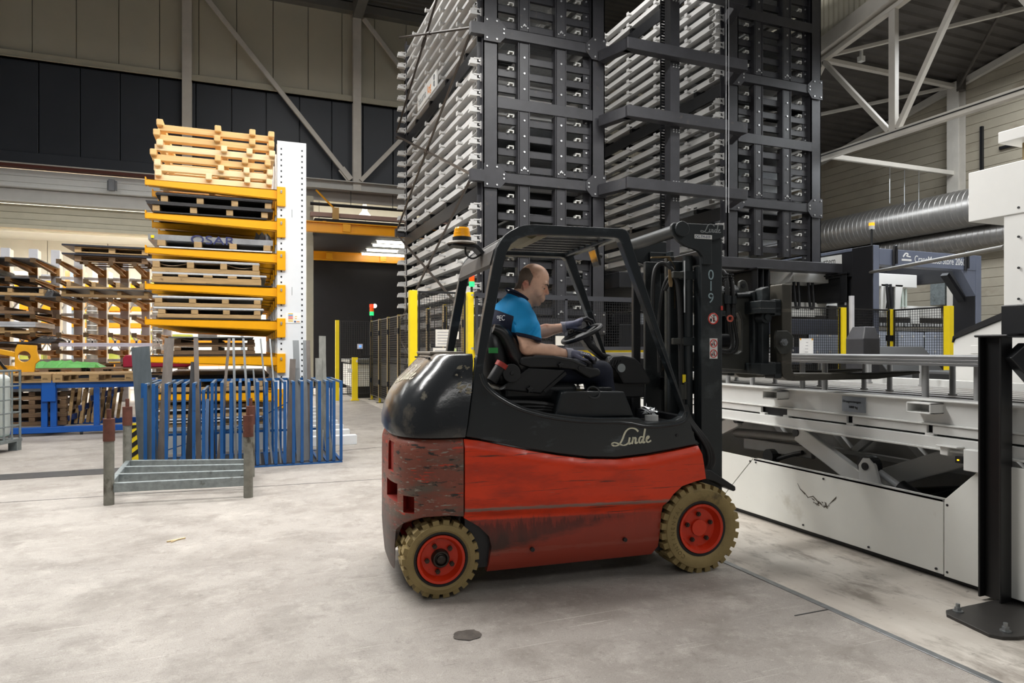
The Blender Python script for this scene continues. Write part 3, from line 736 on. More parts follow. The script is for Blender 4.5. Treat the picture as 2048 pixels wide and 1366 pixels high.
strip('metal_strip', (.32, 9.02, .02), (.19, 9.5, 1.6), .022, BRST, 'thin bright strip leaning left in front of the white column edge')
strip('metal_strip', (.42, 9.02, .02), (.31, 9.6, 1.6), .02, STEEL, 'thin steel strip against the yellow arm brackets')
strip('metal_strip', (.18, 9.02, .02), (.1, 9.35, 1.2), .02, BRST, 'short thin strip right of the rusty post')
strip('metal_strip', (-.44, 8.98, .02), (-.43, 9.1, .85), .04, mat('pale_blue_strip', '7f9cc4', .3, .5), 'short pale blue strip in the middle of the blue rack')
strip('metal_strip', (-.36, 9.0, .02), (-.41, 9.15, .82), .07, STEELD, 'short black strip beside the pale blue strip')
strip('metal_strip', (.52, 9.03, .02), (.59, 9.4, 1.33), .075, BRWN, 'brownish strip in front of the white rack column')
strip('metal_strip', (.66, 9.1, .02), (.64, 9.6, 1.58), .08, BRST, 'tall thin sheet strip on the white column, left of the holes')
strip('metal_strip', (.74, 9.1, .02), (.77, 9.6, 1.58), .07, BRST, 'tall thin sheet strip on the white column, right of the holes')
strip('metal_strip', (.80, 9.1, .02), (.80, 9.6, 1.58), .05, BRWN, 'tall brown edge strip at the right side of the white column')
strip('metal_strip', (1.03, 9.05, .02), (.98, 9.5, 1.64), .09, WEATH, 'tallest weathered aluminium strip near the right end of the blue rack', .008, bow=-.03)
strip('metal_strip', (.90, 9.03, .02), (.92, 9.4, 1.34), .085, WEATH, 'shorter weathered strip beside the tallest one at the right end')

# ------------------------------------------------------------------ galvanised stacking frame
gf = thing('stacking_frame', 'galvanised stacking frame with four rusty-topped posts on the floor', 'frame', (-.6, 7.8, 0))
for (x, y) in ((-1.19, 7.3), (.03, 7.16), (-1.24, 8.72), (.06, 8.3)):
    b = MB(); b.cyl((x, y, 0), (x, y, .62), .045, 14); po = b.build('post', GALVP, gf, smooth=40)
    b = MB(); b.cyl((x, y, .6), (x, y, .81), .05, 14); b.build('sleeve', RUST, po, local=True, smooth=40).matrix_parent_inverse = RM[gf.name].inverted() @ Matrix.Identity(4) if False else Matrix.Identity(4)
    b = MB(); b.cyl((x, y, .81), (x, y, .9), .02, 10); b.build('spigot', RUST, po, local=True, smooth=40)
def gbar(nm, p, q, w=.05, h=.09):
    b = MB(); b.bar(p, q, w, h); b.build(nm, GALV, gf, bevel=.006)
gbar('front_rail', (-1.15, 7.3, .16), (0, 7.17, .16)); gbar('rear_rail', (-1.2, 8.7, .16), (.03, 8.3, .16))
gbar('cross_rail', (-1.19, 7.34, .17), (-1.23, 8.68, .17), .05, .07); gbar('cross_rail', (.03, 7.2, .17), (.06, 8.26, .17), .05, .07)
gbar('deck_bar', (-1.2, 7.78, .165), (.03, 7.53, .165)); gbar('deck_bar', (-1.21, 8.24, .165), (.04, 7.92, .165))

# hazard guard
hg = thing('end_guard', 'yellow and black striped steel end guard standing on the floor by the blue rack', 'guard', (-1.3, 9.95, 0))
b = MB(); b.prism([(-1.41, .02), (-1.22, .02), (-1.22, .46), (-1.26, .5), (-1.41, .5)], 9.94, 9.952); b.build('plate', FYEL, hg)
for k in range(4):
    z = .02 + .13 * k; zz = [(-1.4, z), (-1.23, z + .13), (-1.23, z + .195), (-1.4, z + .065)]
    zz = [(x, max(.03, min(.48, q))) for x, q in zz]
    b = MB(); b.prism(zz, 9.935, 9.941); b.build('stripe', BLACKD, hg)
b = MB(); b.box(-1.44, -1.2, 9.93, 10.05, 0, .015); b.build('foot', FYEL, hg)

# ------------------------------------------------------------------ blue cart with pallets
ct = thing('pallet_cart', 'long blue steel frame cart carrying wooden pallets beyond the water tank', 'cart', (-3, 13.4, 0))
def cb(nm, *q):
    b = MB(); b.box(*q); b.build(nm, CBLUE, ct, bevel=.006)
for y in (13.4, 14.75):
    cb('top_rail', -5.6, -1.62, y, y + .08, .8, .9); cb('bottom_rail', -5.6, -1.62, y, y + .08, .05, .15)
    for x in (-4.6, -3.13, -3.0, -2.37, -1.66): cb('upright', x - .045, x + .045, y, y + .08, .15, .8)
cb('clasp', -3.16, -2.96, 13.36, 13.4, .58, .93)
for x in (-5.5, -3.1, -1.66): cb('cross_rail', x - .04, x + .04, 13.48, 14.75, .81, .89); cb('cross_rail', x - .04, x + .04, 13.48, 14.75, .06, .14)
for x in (-4.9, -2.6, -1.8):
    b = MB(); b.cyl((x - .02, 13.44, .035), (x + .02, 13.44, .035), .035, 10); b.build('caster', BLACKD, ct)
GE = 'wooden pallets on the blue cart'
euro(-4.22, 13.35, .9, 'wooden block pallet at the left end of the blue cart top', GE, d=1.2)
euro(-3.0, 13.35, .9, 'wooden block pallet stamped EPAL at the right end of the blue cart top', GE, d=1.2)
for x, s in ((-2.97, 'EPAL'), (-2.37, 'EPAL'), (-1.93, 'EPAL'), (-3.15, 'EPAL')):
    text('pallet_stamp', s, .035, mat('burnt_brand', '3a2818', .8), frame((x + .01, 13.348, .95), (1, 0, 0), (0, 0, 1)), [o for o in COL.objects if o.name.startswith('wooden_pallet')][-1], local=False)
euro(-4.2, 15.4, .94, 'grey weathered pallet behind the blue cart under the green tarpaulin', None, d=1.0, wood=WOODD)
euro(-2.75, 15.4, .94, 'reddish weathered pallet behind the blue cart under the red case', None, 1.6, 1.0, wood=WOODD)
st2 = thing('rear_trestle', 'dark steel trestle behind the blue cart carrying weathered pallets', 'trestle', (-3, 15.9, 0))
for x in (-4.3, -2.8, -1.2):
    for y in (15.4, 16.4):
        b = MB(); b.box(x, x + .06, y, y + .06, 0, .88); b.build('leg', BLACKD, st2)
b = MB(); b.box(-4.4, -1.0, 15.35, 16.45, .88, .93); b.build('top', BLACKD, st2)
def lumpy(name, x0, x1, y0, y1, z0, h, m, label, cat, seed, n=18, thin=False):
    r = random.Random(seed); vs = []; fs = []; ny = 8
    hs = [[h * (.45 + .55 * r.random()) * math.sin(PI * (j + .5) / ny) ** .5 * (.35 + .65 * math.sin(PI * (i + .5) / n) ** .4) for j in range(ny)] for i in range(n)]
    for i in range(n):
        for j in range(ny): vs.append((x0 + (x1 - x0) * i / (n - 1) + r.uniform(-.01, .01), y0 + (y1 - y0) * j / (ny - 1), z0 + (hs[i][j] if 0 < i < n - 1 and 0 < j < ny - 1 else 0)))
    for i in range(n - 1):
        for j in range(ny - 1): fs.append((i * ny + j, (i + 1) * ny + j, (i + 1) * ny + j + 1, i * ny + j + 1))
    return tag(MB().add(vs, fs).build(name, m), label, cat)
lumpy('green_tarpaulin', -4.05, -2.7, 15.5, 16.3, 1.09, .15, mat('tarp_green', '47913c', .6, var=.2), 'crumpled bright green tarpaulin on a pallet behind the blue cart', 'tarpaulin', 3)
rc = thing('red_case', 'long crimson moulded case on a pallet left of the broad metal strip', 'case', (-1.7, 16.0, 1.09))
CRIM = mat('crimson_plastic', 'a31838', .5, var=.12)
b = MB(); b.prism([(-2.3, 1.085), (-1.1, 1.085), (-1.03, 1.16), (-1.1, 1.28), (-1.2, 1.32), (-2.25, 1.34), (-2.3, 1.28)], 15.6, 16.2); b.build('body', CRIM, rc, bevel=.02)
b = MB(); b.box(-1.95, -1.9, 15.595, 15.6, 1.24, 1.32); b.build('tag', YEL, rc)
text('case_lettering', 'Bosec', .09, mat('dark_red', '4a0818', .5), frame((-1.6, 15.597, 1.2), (1, 0, 0), (0, 0, 1)), rc, local=False)
# yellow grab at the left edge
yg = thing('yellow_grab', 'yellow steel lifting grab with a round hole resting beyond the water tank', 'grab', (-4.2, 14.0, 1.05))
ring = [(-3.565 + .095 * math.cos(a * PI / 10), 1.33 + .095 * math.sin(a * PI / 10)) for a in range(20)]
GY = mat('grab_yellow', 'e2a41c', .45, var=.1, wear=[('7a5510', .66, .1, 6, (1, 1, 1))])
b = MB(); b.prism([(-3.7, 1.06), (-3.42, 1.06), (-3.4, 1.2), (-3.34, 1.26), (-3.38, 1.42), (-3.38, 1.52), (-3.66, 1.54), (-3.7, 1.44)], 14.0, 14.06, holes=[ring]); b.build('eye_plate', GY, yg, bevel=.006)
b = MB(); b.bar((-3.68, 14.05, 1.36), (-5.2, 14.05, 1.7), .07, .09); b.build('arm', GY, yg, bevel=.01)
b = MB(); b.bar((-3.68, 14.15, 1.12), (-5.2, 14.15, 1.25), .07, .08); b.build('arm', GY, yg, bevel=.01)
b = MB(); b.bar((-3.85, 14.1, 1.1), (-4.1, 14.1, 1.48), .03, .04); b.build('lever', BLACKD, yg)
b = MB(); b.cyl((-3.72, 13.95, 1.1), (-3.72, 14.15, 1.1), .06, 14); b.build('knuckle', GY, yg, smooth=40)
# pallets inside the cart
for k in range(4):
    slabpallet('strapped_pallet', -4.3, -2.85, 13.6, 14.7, .16 + .145 * k, 4, ('lowest', 'second', 'third', 'topmost')[k] + ' pallet of the stack inside the blue cart frame', 'pallets inside the blue cart', WOODD, .07, .07)
b = MB(); b.box(-4.32, -2.83, 13.58, 14.7, .742, .8); tag(b.build('film_cover', mat('film_grey2', '77787a', .3, var=.3, scale=8)), 'grey plastic film over the pallets inside the blue cart', 'film')
for k in range(3):
    t = thing('leaning_pallet', ORD[k] + ' brown pallet with blue straps leaning inside the blue cart', 'pallet', (-2.7, 14.1, .15), 0, 'strapped pallets leaning in the cart')
    for q in range(5):
        y = 13.75 + .17 * q
        b = MB(); b.bar((-2.85 + .07 * q + .18 * k, y, .15 + .01 * k), (-2.78 + .07 * q + .18 * k, y, .78 - .02 * k), .05, .05); b.build('runner', WOODB, t)
    b = MB(); b.bar((-2.86 + .18 * k, 13.7, .26 + .17 * k), (-2.5 + .18 * k, 14.5, .38 + .17 * k), .04, .09); b.build('strap', mat('strap_navy', '2b3f73', .6), t)

# IBC water tank
ib = thing('water_tank', 'white plastic bulk tank in a galvanised cage at the left edge', 'tank', (-3.04, 11.75, 0), math.radians(-18))
b = MB(); n = 9; ys = [-1.16, -.04]; 
b.box(-1.0, -.05, -1.14, -.06, .2, 1.1); b.build('bottle', mat('milky_plastic', 'dfe6e2', .35, var=.04, trans=.1), ib, local=True, bevel=.09, bseg=4)
b = MB(); b.box(-.97, -.06, -1.12, -.08, .21, .5); b.build('liquid', mat('pale_green_liquid', 'b9d3cb', .3), ib, local=True, bevel=.05)
def cagebar(p, q, r=.011):
    b = MB(); b.cyl(p, q, r, 6); b.build('cage_bar', GALV, ib, local=True)
for z in (.36, .55, .74, .93): cagebar((0, -1.2, z), (0, 0, z)); cagebar((-1.05, 0, z), (0, 0, z)); cagebar((-1.05, -1.2, z), (0, -1.2, z))
for k in range(8): cagebar((0, -1.2 + 1.2 * k / 7, .17), (0, -1.2 + 1.2 * k / 7, 1.16), .012 if k < 7 else .016)
for k in range(7): cagebar((-1.05 + .15 * k, -1.2, .17), (-1.05 + .15 * k, -1.2, 1.16)); cagebar((-1.05 + .15 * k, 0, .17), (-1.05 + .15 * k, 0, 1.16))
b = MB(); b.tube([(0, -1.2, 1.15), (0, 0, 1.15), (-1.05, 0, 1.15), (-1.05, -1.2, 1.15)], .016, 6, True); b.build('top_ring', GALV, ib, local=True)
b = MB(); b.box(-1.06, .02, -1.22, .02, .13, .17); b.build('tray', GALV, ib, local=True)
for y in (-1.2, -.65, -.1):
    b = MB(); b.box(-1.06, .02, y, y + .1, 0, .13) if False else b.box(-.1, .02, y, y + .1, 0, .13); b.build('foot', GALV, ib, local=True)
    b = MB(); b.box(-1.06, -.94, y, y + .1, 0, .13); b.build('foot', GALV, ib, local=True)

# ------------------------------------------------------------------ far cantilever rack on the left
rb = thing('cantilever_rack', 'long grey cantilever rack with ochre arms in the background at the left', 'rack', (-4.4, 21.5, 0))
XS = [-7.05, -6.45, -5.87, -5.25, -4.75, -4.22, -3.65, -3.12, -2.6, -2.05]
LB = [3.62, 3.15, 2.71, 2.27, 1.83, 1.42, .95]
CRW = mat('cream_web', 'd9d0b8', .5, var=.08)
for x in XS:
    b = MB(); b.box(x - .1, x + .1, 21.42, 21.45, 0, 4.12); b.box(x - .1, x - .005, 21.45, 21.5, 0, 4.12)
    b.box(x + .005, x + .1, 21.45, 21.5, 0, 4.12); b.cur = 1; b.box(x - .02, x + .1, 21.5, 21.75, 0, 4.1)
    b.build('column', [RACKG, CRW], rb)
am = None
for x in XS:
    for z in LB:
        if am is None:
            b = MB(); b.prism([(19.36, 0), (21.42, 0), (21.42, -.16), (19.36, -.06)], -.035, -.02, 'yz'); b.prism([(19.36, 0), (21.42, 0), (21.42, -.02), (19.36, -.02)], -.05, .05, 'yz')
            b.prism([(19.36, -.045), (21.42, -.145), (21.42, -.16), (19.36, -.06)], -.05, .05, 'yz')
            am = b.build('arm', OLDARM, rb, local=False); am.location = (x, 0, z)
            b = MB(); b.box(-.105, .105, 21.39, 21.44, -.2, .01); bk = b.build('bracket', OLDARM, am, local=True)
            b = MB(); b.box(-.055, .055, 19.33, 19.36, -.08, .03); tp = b.build('end_stop', mat('tip_brown', '4a3416', .6), am, local=True)
        else:
            a = clone(am, rb, (x, 0, z))
            clone(bk, a, (0, 0, 0)); clone(tp, a, (0, 0, 0))
for z in (3.35, 2.35, 1.1):
    b = MB(); b.box(-7.2, -2.0, 21.6, 21.66, z, z + .08); b.build('tie_bar', RACKG, rb)
for k in range(len(XS) - 1):
    for z in (1.2, 2.4):
        b = MB(); b.bar((XS[k], 21.7, z), (XS[k + 1], 21.7, z + .9), .02, .04); b.bar((XS[k + 1], 21.7, z), (XS[k], 21.7, z + .9), .02, .04); b.build('cross_brace', RACKG, rb)
GB = 'sheets and pallets on the far left rack'
ROUGHS = mat('rough_plate', '4a4a4c', .5, .4, var=.25, scale=4)
for z, x0, x1, lab in ((LB[0], -7.2, -4.66, 'dark sheet covering the top arms of the left rack'), (LB[1], -7.2, -4.7, 'dark sheet covering the second arms of the left rack'), (LB[2], -7.2, -4.0, 'dark sheet covering the third arms of the left rack'), (LB[3], -7.2, -4.8, 'dark sheet covering the fourth arms of the left rack')):
    sheets(x0, x1, 19.4, 21.35, z + .003, .03, ROUGHS, lab, GB, 1)
sheets(-7.2, -5.6, 19.5, 21.2, LB[1] + .06, .22, mat('slate_plate', '55585c', .5, var=.3, scale=6), 'thick slate coloured plates lying on the second arms at the far left', GB, 3)
sheets(-7.2, -4.6, 19.5, 21.2, LB[2] + .23, .03, ROUGHS, 'dark sheet on the pallet of the third arms, far left', GB, 1)
slabpallet('flat_pallet', -7.2, -4.55, 19.45, 21.2, LB[2] + .035, 5, 'long pale pallet on the third arms of the left rack', GB, WOODB, .07, .1)
slabpallet('flat_pallet', -7.2, -4.75, 19.45, 21.2, LB[3] + .035, 5, 'long brown pallet on the fourth arms of the left rack', GB, WOODD, .07, .1)
slabpallet('flat_pallet', -7.2, -4.75, 19.45, 21.2, LB[4] + .0, 5, 'long pale pallet on the fifth arms of the left rack', GB, WOODB, .07, .08)
sheets(-7.2, -4.72, 19.4, 21.2, LB[4] + .16, .13, mat('white_box_steel', 'c3c5ca', .4, .2, var=.08), 'long whitish steel pack on the fifth arms of the left rack', GB, 2)
slabpallet('flat_pallet', -7.2, -5.0, 19.45, 21.2, LB[5] + .0, 5, 'long brown pallet on the sixth arms of the left rack', GB, WOODD, .07, .1)
sheets(-7.2, -4.4, 19.4, 21.2, LB[5] + .175, .04, ROUGHS, 'dark ragged sheet on the sixth arms of the left rack', GB, 2)
sheets(-4.2, -2.2, 19.3, 21.2, LB[5] + .1, .09, mat('lilac_sheet', 'c9c2cf', .4, .2, var=.06), 'long lilac-white sheet pack on the sixth arms, behind the broad metal strip', GB, 2)
for z, w, lab in ((LB[0] + .0, WOODD, 'lower dark pallet on the top arms left of the yellow rack'), (LB[0] + .22, WOODB, 'upper pallet on the top arms left of the yellow rack')):
    euro(-3.9, 19.4, z, lab, GB, 1.6, 1.2, wood=w)
    sheets(-4.15, -2.15, 19.35, 21.0, z + .15, .045, mat('navy_sheet', '20222c', .4, var=.2), lab.replace('pallet', 'black sheet pack'), GB, 2)
slabpallet('flat_pallet', -4.2, -2.3, 19.5, 21.2, LB[2] + .04, 4, 'lower pale pallet on the third arms left of the yellow rack', GB, WOODB, .07, .1)
slabpallet('flat_pallet', -4.1, -2.4, 19.5, 21.2, LB[2] + .25, 4, 'upper pale pallet on the third arms left of the yellow rack', GB, WOODB, .05, .12)
sheets(-4.3, -2.2, 19.4, 21.2, LB[2] + .215, .03, ROUGHS, 'dark blue sheet between two pale pallets on the third arms', GB, 1)
for k in range(3):
    euro(-4.0 + .9 * k - .3, 19.5, LB[6] + .0, ORD[k] + ' worn brown pallet from the left on the lowest arms of the left rack', 'worn pallets on the lowest arms of the left rack', .85, 1.2, wood=WOODD)
lumpy('scrap_heap', -4.85, -4.3, 19.5, 20.6, LB[5] + .22, .16, ROUGHS, 'heap of dark offcuts at the end of the sixth arms of the left rack', 'scrap', 8)
lumpy('scrap_heap', -4.9, -4.35, 19.5, 20.6, LB[2] + .03, .25, ROUGHS, 'heap of dark offcuts at the end of the third arms of the left rack', 'scrap', 9)
# orange pallet racking further back
pr = thing('pallet_racking', 'orange and grey pallet racking in the bright rear hall', 'rack', (-4, 27.5, 0))
for x in (-8.2, -5.5, -2.8, -.1):
    for y in (27, 28):
        b = MB(); b.box(x - .05, x + .05, y - .05, y + .05, 0, 4.2); b.build('upright', mat('blue_grey_upright', '8a97a6', .5), pr)
for z in (3.66, 2.85, 2.27, 1.68, .9):
    for y in (26.93, 27.97):
        b = MB(); b.box(-8.2, -.1, y, y + .05, z - .07, z + .09); b.build('beam', ORANGE, pr)
BOXC = [mat('carton', 'b98f5e', .7), mat('white_carton', 'e2ded2', .6), mat('lime_box', 'cfe26a', .5), mat('grey_crate', '6d7278', .6), mat('red_box', 'c23a30', .5)]
BN = ['brown carton', 'white carton', 'lime green box', 'grey crate', 'red toolbox']
for sh, z in zip(('top', 'second', 'third', 'fourth', 'lowest'), (3.75, 2.94, 2.36, 1.77, .99)):
    x = -8.0
    k = 0
    while x < -1.0:
        w = R.uniform(.4, .9); h = R.uniform(.2, .42); c = R.choice([0, 0, 1, 1, 3, 3, 2])
        if -4.7 < x < -2.2 and z == 1.77: c = 2
        b = MB(); b.box(x, x + w, 27.1, 27.8, z + .002, z + h); b.box(x + w * .35, x + w * .6, 27.093, 27.1, z + h * .4, z + h * .8)
        tag(b.build('storage_box', BOXC[c], bevel=.01), BN[c] + ', ' + ORD[k] + ' from the left on the ' + sh + ' shelf of the orange racking', 'box', 'boxes on the orange racking')
        x += w + R.uniform(.05, .5); k += 1
b = MB(); b.box(-5.9, -5.1, 23.0, 23.4, 3.0, 3.16); b.box(-5.7, -5.3, 23.05, 23.35, 3.16, 3.26); tag(b.build('red_machine', BOXC[4], bevel=.02), 'small red machine on a shelf behind the left rack', 'machine')
b = MB(); b.box(-6.2, -4.8, 22.9, 23.5, 2.9, 3.0); b.box(-6.2, -6.1, 22.9, 23.5, 0, 2.9); b.box(-4.9, -4.8, 22.9, 23.5, 0, 2.9); tag(b.build('grey_shelf', RACKG), 'grey shelf behind the left rack carrying the red machine', 'shelf')
b = MB(); b.box(-1.9, -1.75, 22.2, 22.34, 5.98, 6.3); b.box(-1.95, -1.7, 22.3, 22.36, 6.0, 6.28)
tag(b.build('grey_bracket_box', mat('bracket_grey', '74767a', .5), bevel=.01), 'grey box bracket fixed on the lintel beam over the opening', 'bracket').location = (-1.72, -.1, 0)
# ------------------------------------------------------------------ storage towers
Y0, Y1 = 11.0, 17.2
PITCH = .277
def levels(zlo, zhi):
    out = []
    for m in range(-3, 4):
        for k in range(8):
            z = 4.66 + 2.52 * m + PITCH * k
            if zlo <= z <= zhi: out.append(z)
    return out

def tower(name, label, XA, XB, zlo, zhi, cw=.27):
    t = thing(name, label, 'storage tower', ((XA + XB) / 2, 14, zlo))
    W = XB - XA
    c0 = None
    for (x0, x1, ys) in ((XA, XA + cw, 1), (XB - cw, XB, 1), (XA, XA + cw, -1), (XB - cw, XB, -1)):
        y = Y0 if ys == 1 else Y1
        b = MB(); b.box(x0, x1, y, y + .02 * ys, zlo, zhi); b.box(x0, x0 + .02, y, y + .22 * ys, zlo, zhi); b.box(x1 - .02, x1, y, y + .22 * ys, zlo, zhi)
        if ys == 1 and x0 == XA: b.box(x0 - .07, x0, y + .12, y + .14, zlo, zhi)
        if ys == 1 and x0 != XA: b.box(x0 - .12, x0, y + .12, y + .14, zlo, zhi)
        co = b.build('column', BLACKS, t)
        if ys == 1:
            bo = MB()
            for z in levels(zlo, zhi):
                bo.cyl((x0 - .035 if x0 == XA else x0 - .06, y + .12, z - .13), (x0 - .035 if x0 == XA else x0 - .06, y + .1, z - .13), .017, 6)
            bo.build('bolts', BOLT, co, local=True, kind='stuff')
    mains = [z for z in (-.6, 1.92, 4.44, 6.96, 9.48) if zlo - .1 <= z <= zhi]
    mids = [z for z in (.66, 3.18, 5.75, 8.27) if zlo <= z <= zhi]
    for z in mains + mids:
        main = z in mains
        b = MB(); h = .2
        if main: b.box(XA + cw, XB - cw, Y0 - .03, Y0 - .01, z - h / 2, z + h / 2); b.box(XA + cw, XB - cw, Y0 - .03, Y0 + .12, z + h / 2 - .02, z + h / 2); b.box(XA + cw, XB - cw, Y0 - .03, Y0 + .12, z - h / 2, z - h / 2 + .02)
        else: b.box(XA + cw - .01, XB - cw + .01, Y0 - .015, Y0 + .0, z - h / 2, z + h / 2); b.box(XA + cw, XB - cw, Y0, Y0 + .1, z + h / 2 - .02, z + h / 2)
        b.build('front_beam', BLACKS, t, bevel=.006)
        b = MB(); b.box(XA, XB, Y1 - .12, Y1, z - h / 2, z + h / 2); b.build('rear_beam', BLACKD, t)
        if main:
            for x in (XA, XB - .05):
                b = MB(); b.box(x, x + .05, Y0 + .2, Y1 - .2, z - .35, z - .09); b.build('side_beam', BLACKD, t, bevel=.006)
            for k in range(4):
                y = Y0 + 1 + 1.3 * k; b = MB(); b.box(XA, XB, y, y + .1, z - .08, z + .06); b.build('cross_beam', BLACKD, t)
            for sx, x in ((1, XA), (-1, XB)):
                pts = [(x - sx * .0, z - .19), (x + sx * .29, z - .19), (x + sx * .41, z - .06), (x + sx * .41, z + .08), (x + sx * .27, z + .22), (x, z + .22)]
                b = MB(); b.prism(pts, Y0 - .045, Y0 - .03); g = b.build('gusset', BLACKS, t)
                b = MB()
                for dx, dz in ((.05, -.14), (.23, -.14), (.05, .17), (.23, .17), (.36, -.02), (.36, .05)): b.cyl((x + sx * dx, Y0 - .045, z + dz), (x + sx * dx, Y0 - .06, z + dz), .017, 6)
                b.build('gusset_bolts', BOLT, g, local=True, kind='stuff')
    cuts = sorted([zlo] + mains + mids + [zhi])
    for fx in (.68 / 2.38, 1.4 / 2.38):
        x = XA + W * fx
        for a, c in zip(cuts, cuts[1:]):
            if c - a < .3: continue
            b = MB(); b.box(x, x + .17, Y0 + .005, Y0 + .02, a + .1, c - .1); b.box(x, x + .012, Y0 + .02, Y0 + .16, a + .1, c - .1); b.box(x + .17, x + .185, Y0 - .01, Y0 + .16, a + .1, c - .1); b.box(x - .03, x - .015, Y0 - .0, Y0 + .16, a + .1, c - .1)
            u = b.build('upright', BLACKS, t)
            b = MB()
            for z in levels(a, c): b.cyl((x + .085, Y0 + .005, z), (x + .085, Y0 - .012, z), .018, 6)
            if a in mains:
                for dx in (.03, .07, .11, .15): b.cyl((x + dx, Y0 + .005, a - .0 + .17 + .03 * (dx in (.07, .11))), (x + dx, Y0 - .012, a + .17 + .03 * (dx in (.07, .11))), .014, 6)
            if b.v: b.build('bolts', BOLT, u, local=True, kind='stuff')
    r0 = None
    for z in levels(zlo, zhi):
        if r0 is None:
            b = MB(); b.box(XA + cw - .05, XB - cw + .05, Y0 + .1, Y0 + .16, -.062, .062); b.box(XA + cw - .05, XB - cw + .05, Y0 + .1, Y0 + .26, .05, .062)
            r0 = b.build('shelf_rail', BLACKS, t); r0.location.z = z
        else: c = clone(r0, t, (0, 0, z))
    # rods that brace the long side
    zz = [z for z in (-.6, 1.92, 4.44, 6.96, 9.48, 12.0)]
    for a, c in zip(zz, zz[1:]) if XA < 5 else []:
        if c < zlo + .5 or a > zhi: continue
        for (za, zb) in ((a, c), (c, a)):
            b = MB(); p = Vector((XA - .2, Y0 - .02, za)); q = Vector((XA - .2, Y1 + .1, zb))
            if za < zlo: p = p.lerp(q, (zlo - za) / (zb - za))
            if zb < zlo: q = q.lerp(p, (zlo - zb) / (za - zb))
            if za > zhi: p = p.lerp(q, (za - zhi) / (za - zb))
            if zb > zhi: q = q.lerp(p, (zb - zhi) / (zb - za))
            b.cyl(p, q, .026, 6); m = p.lerp(q, .5); d = (q - p).normalized(); b.cyl(m - d * .12, m + d * .12, .04, 6)
            b.build('brace_rod', mat('bronze_rod', '453d37', .4, .4, var=.15), t)
        for y in (Y0, Y1):
            if zlo <= a <= zhi:
                b = MB(); b.box(XA - .24, XA, y - .06, y + .06, a - .1, a + .1); b.build('brace_lug', BLACKS, t)
    return t

ZT = 9.3
tower('storage_tower', 'left black steel storage tower full of white cassettes, behind the forklift', 3.82, 6.2, 0.0, ZT)
tower('storage_tower', 'right black steel storage tower standing on black girders', 9.0, 11.46, 3.28, ZT + .6)

def cassette(XA, XB, label, group, cw=.27):
    """long white carrier: two channel beams, cross beams, hook brackets and lugs; built around z=0"""
    t = thing('cassette', label, 'cassette', (XA, 14, 0), 0, group)
    for s, x in ((1, XA + .02), (-1, XB - .12)):
        b = MB(); xo = x if s == 1 else x + .1
        b.box(xo - .006, xo + .006, Y0 + .24, Y1 - .25, -.07, .07); b.box(x, x + .1, Y0 + .24, Y1 - .25, .058, .07); b.box(x, x + .1, Y0 + .24, Y1 - .25, -.07, -.058)
        b.box(min(xo, xo - .05 * s), max(xo, xo - .05 * s), Y0 + .24, Y1 - .25, -.072, -.063)
        b.build('side_beam', CASS, t)
    for k, y in enumerate((Y0 + .9, Y0 + 2.1, Y0 + 3.3, Y0 + 4.5, Y1 - .9)):
        b = MB(); b.box(XA + .12, XB - .12, y - .05, y + .05, -.05, .04); b.build('cross_beam', CASS, t)
    for k, y in enumerate((Y0 + 1.25, Y0 + 2.45, Y0 + 3.65, Y0 + 4.85)):
        b = MB(); b.box(XA - .09, XA + .02, y - .045, y + .045, -.012, .02); b.box(XA - .1, XA - .085, y - .045, y + .045, -.03, .045); b.build('bracket', CASS, t)
    for y, d in ((Y0 + .17, 1), (Y1 - .1, -1)):
        b = MB(); b.box(XA - .2, XA + .05, y - .06, y + .06, -.05, -.02); b.box(XA - .19, XA - .04, y - .05, y - .03, -.02, .05); b.box(XA - .13, XA + .03, y - .06, y + .06, .035, .06)
        b.box(XA - .2, XA - .17, y - .06, y + .02, -.02, .015); b.box(XA - .02, XA + .03, y - .07, y + .07, -.07, .07); b.build('end_hook', CASS, t)
    for x in (XA + cw + .22, XB - cw - .3):
        b = MB(); 
        for q in ((0, .015), (.085, .1)): b.box(x + q[0], x + q[1], Y0 + .06, Y0 + .16, .195, .245)
        b.box(x, x + .1, Y0 + .06, Y0 + .16, .235, .25); b.box(x - .02, x, Y0 + .06, Y0 + .16, .195, .21); b.build('end_lug', WHITEP, t)
    b = MB(); b.box(XA - .0145, XA + .0155, Y0 + .42, Y0 + .56, -.035, .04); b.build('number_plate', mat('plate_grey', '5d5b57', .5), t)
    return t

BAYS = ['bottom', 'second', 'third', 'fourth', 'top']
def bay(z): m = int(math.floor((z - 4.6) / 2.52)); return BAYS[m + 2], int(round((z - 4.66 - 2.52 * m) / PITCH))
def slot_label(z, side): a, k = bay(z); return '%s white cassette from below in the %s bay of the %s storage tower' % (ORD[k], a, side)
c1 = cassette(3.82, 6.2, '', 'cassettes in the left tower')
first = True
for z in levels(.3, ZT + .2):
    if first: c1.location.z = z - .14; c1['label'] = slot_label(z, 'left'); c1['category'] = 'cassette'; first = False
    else: dup(c1, (c1.location.x, c1.location.y, z - .14), label=slot_label(z, 'left'))
c2 = cassette(9.0, 11.46, '', 'cassettes in the right tower')
first = True
for z in levels(3.4, ZT + .7):
    if first: c2.location.z = z - .14; c2['label'] = slot_label(z, 'right'); first = False
    else: dup(c2, (c2.location.x, c2.location.y, z - .14), label=slot_label(z, 'right'))
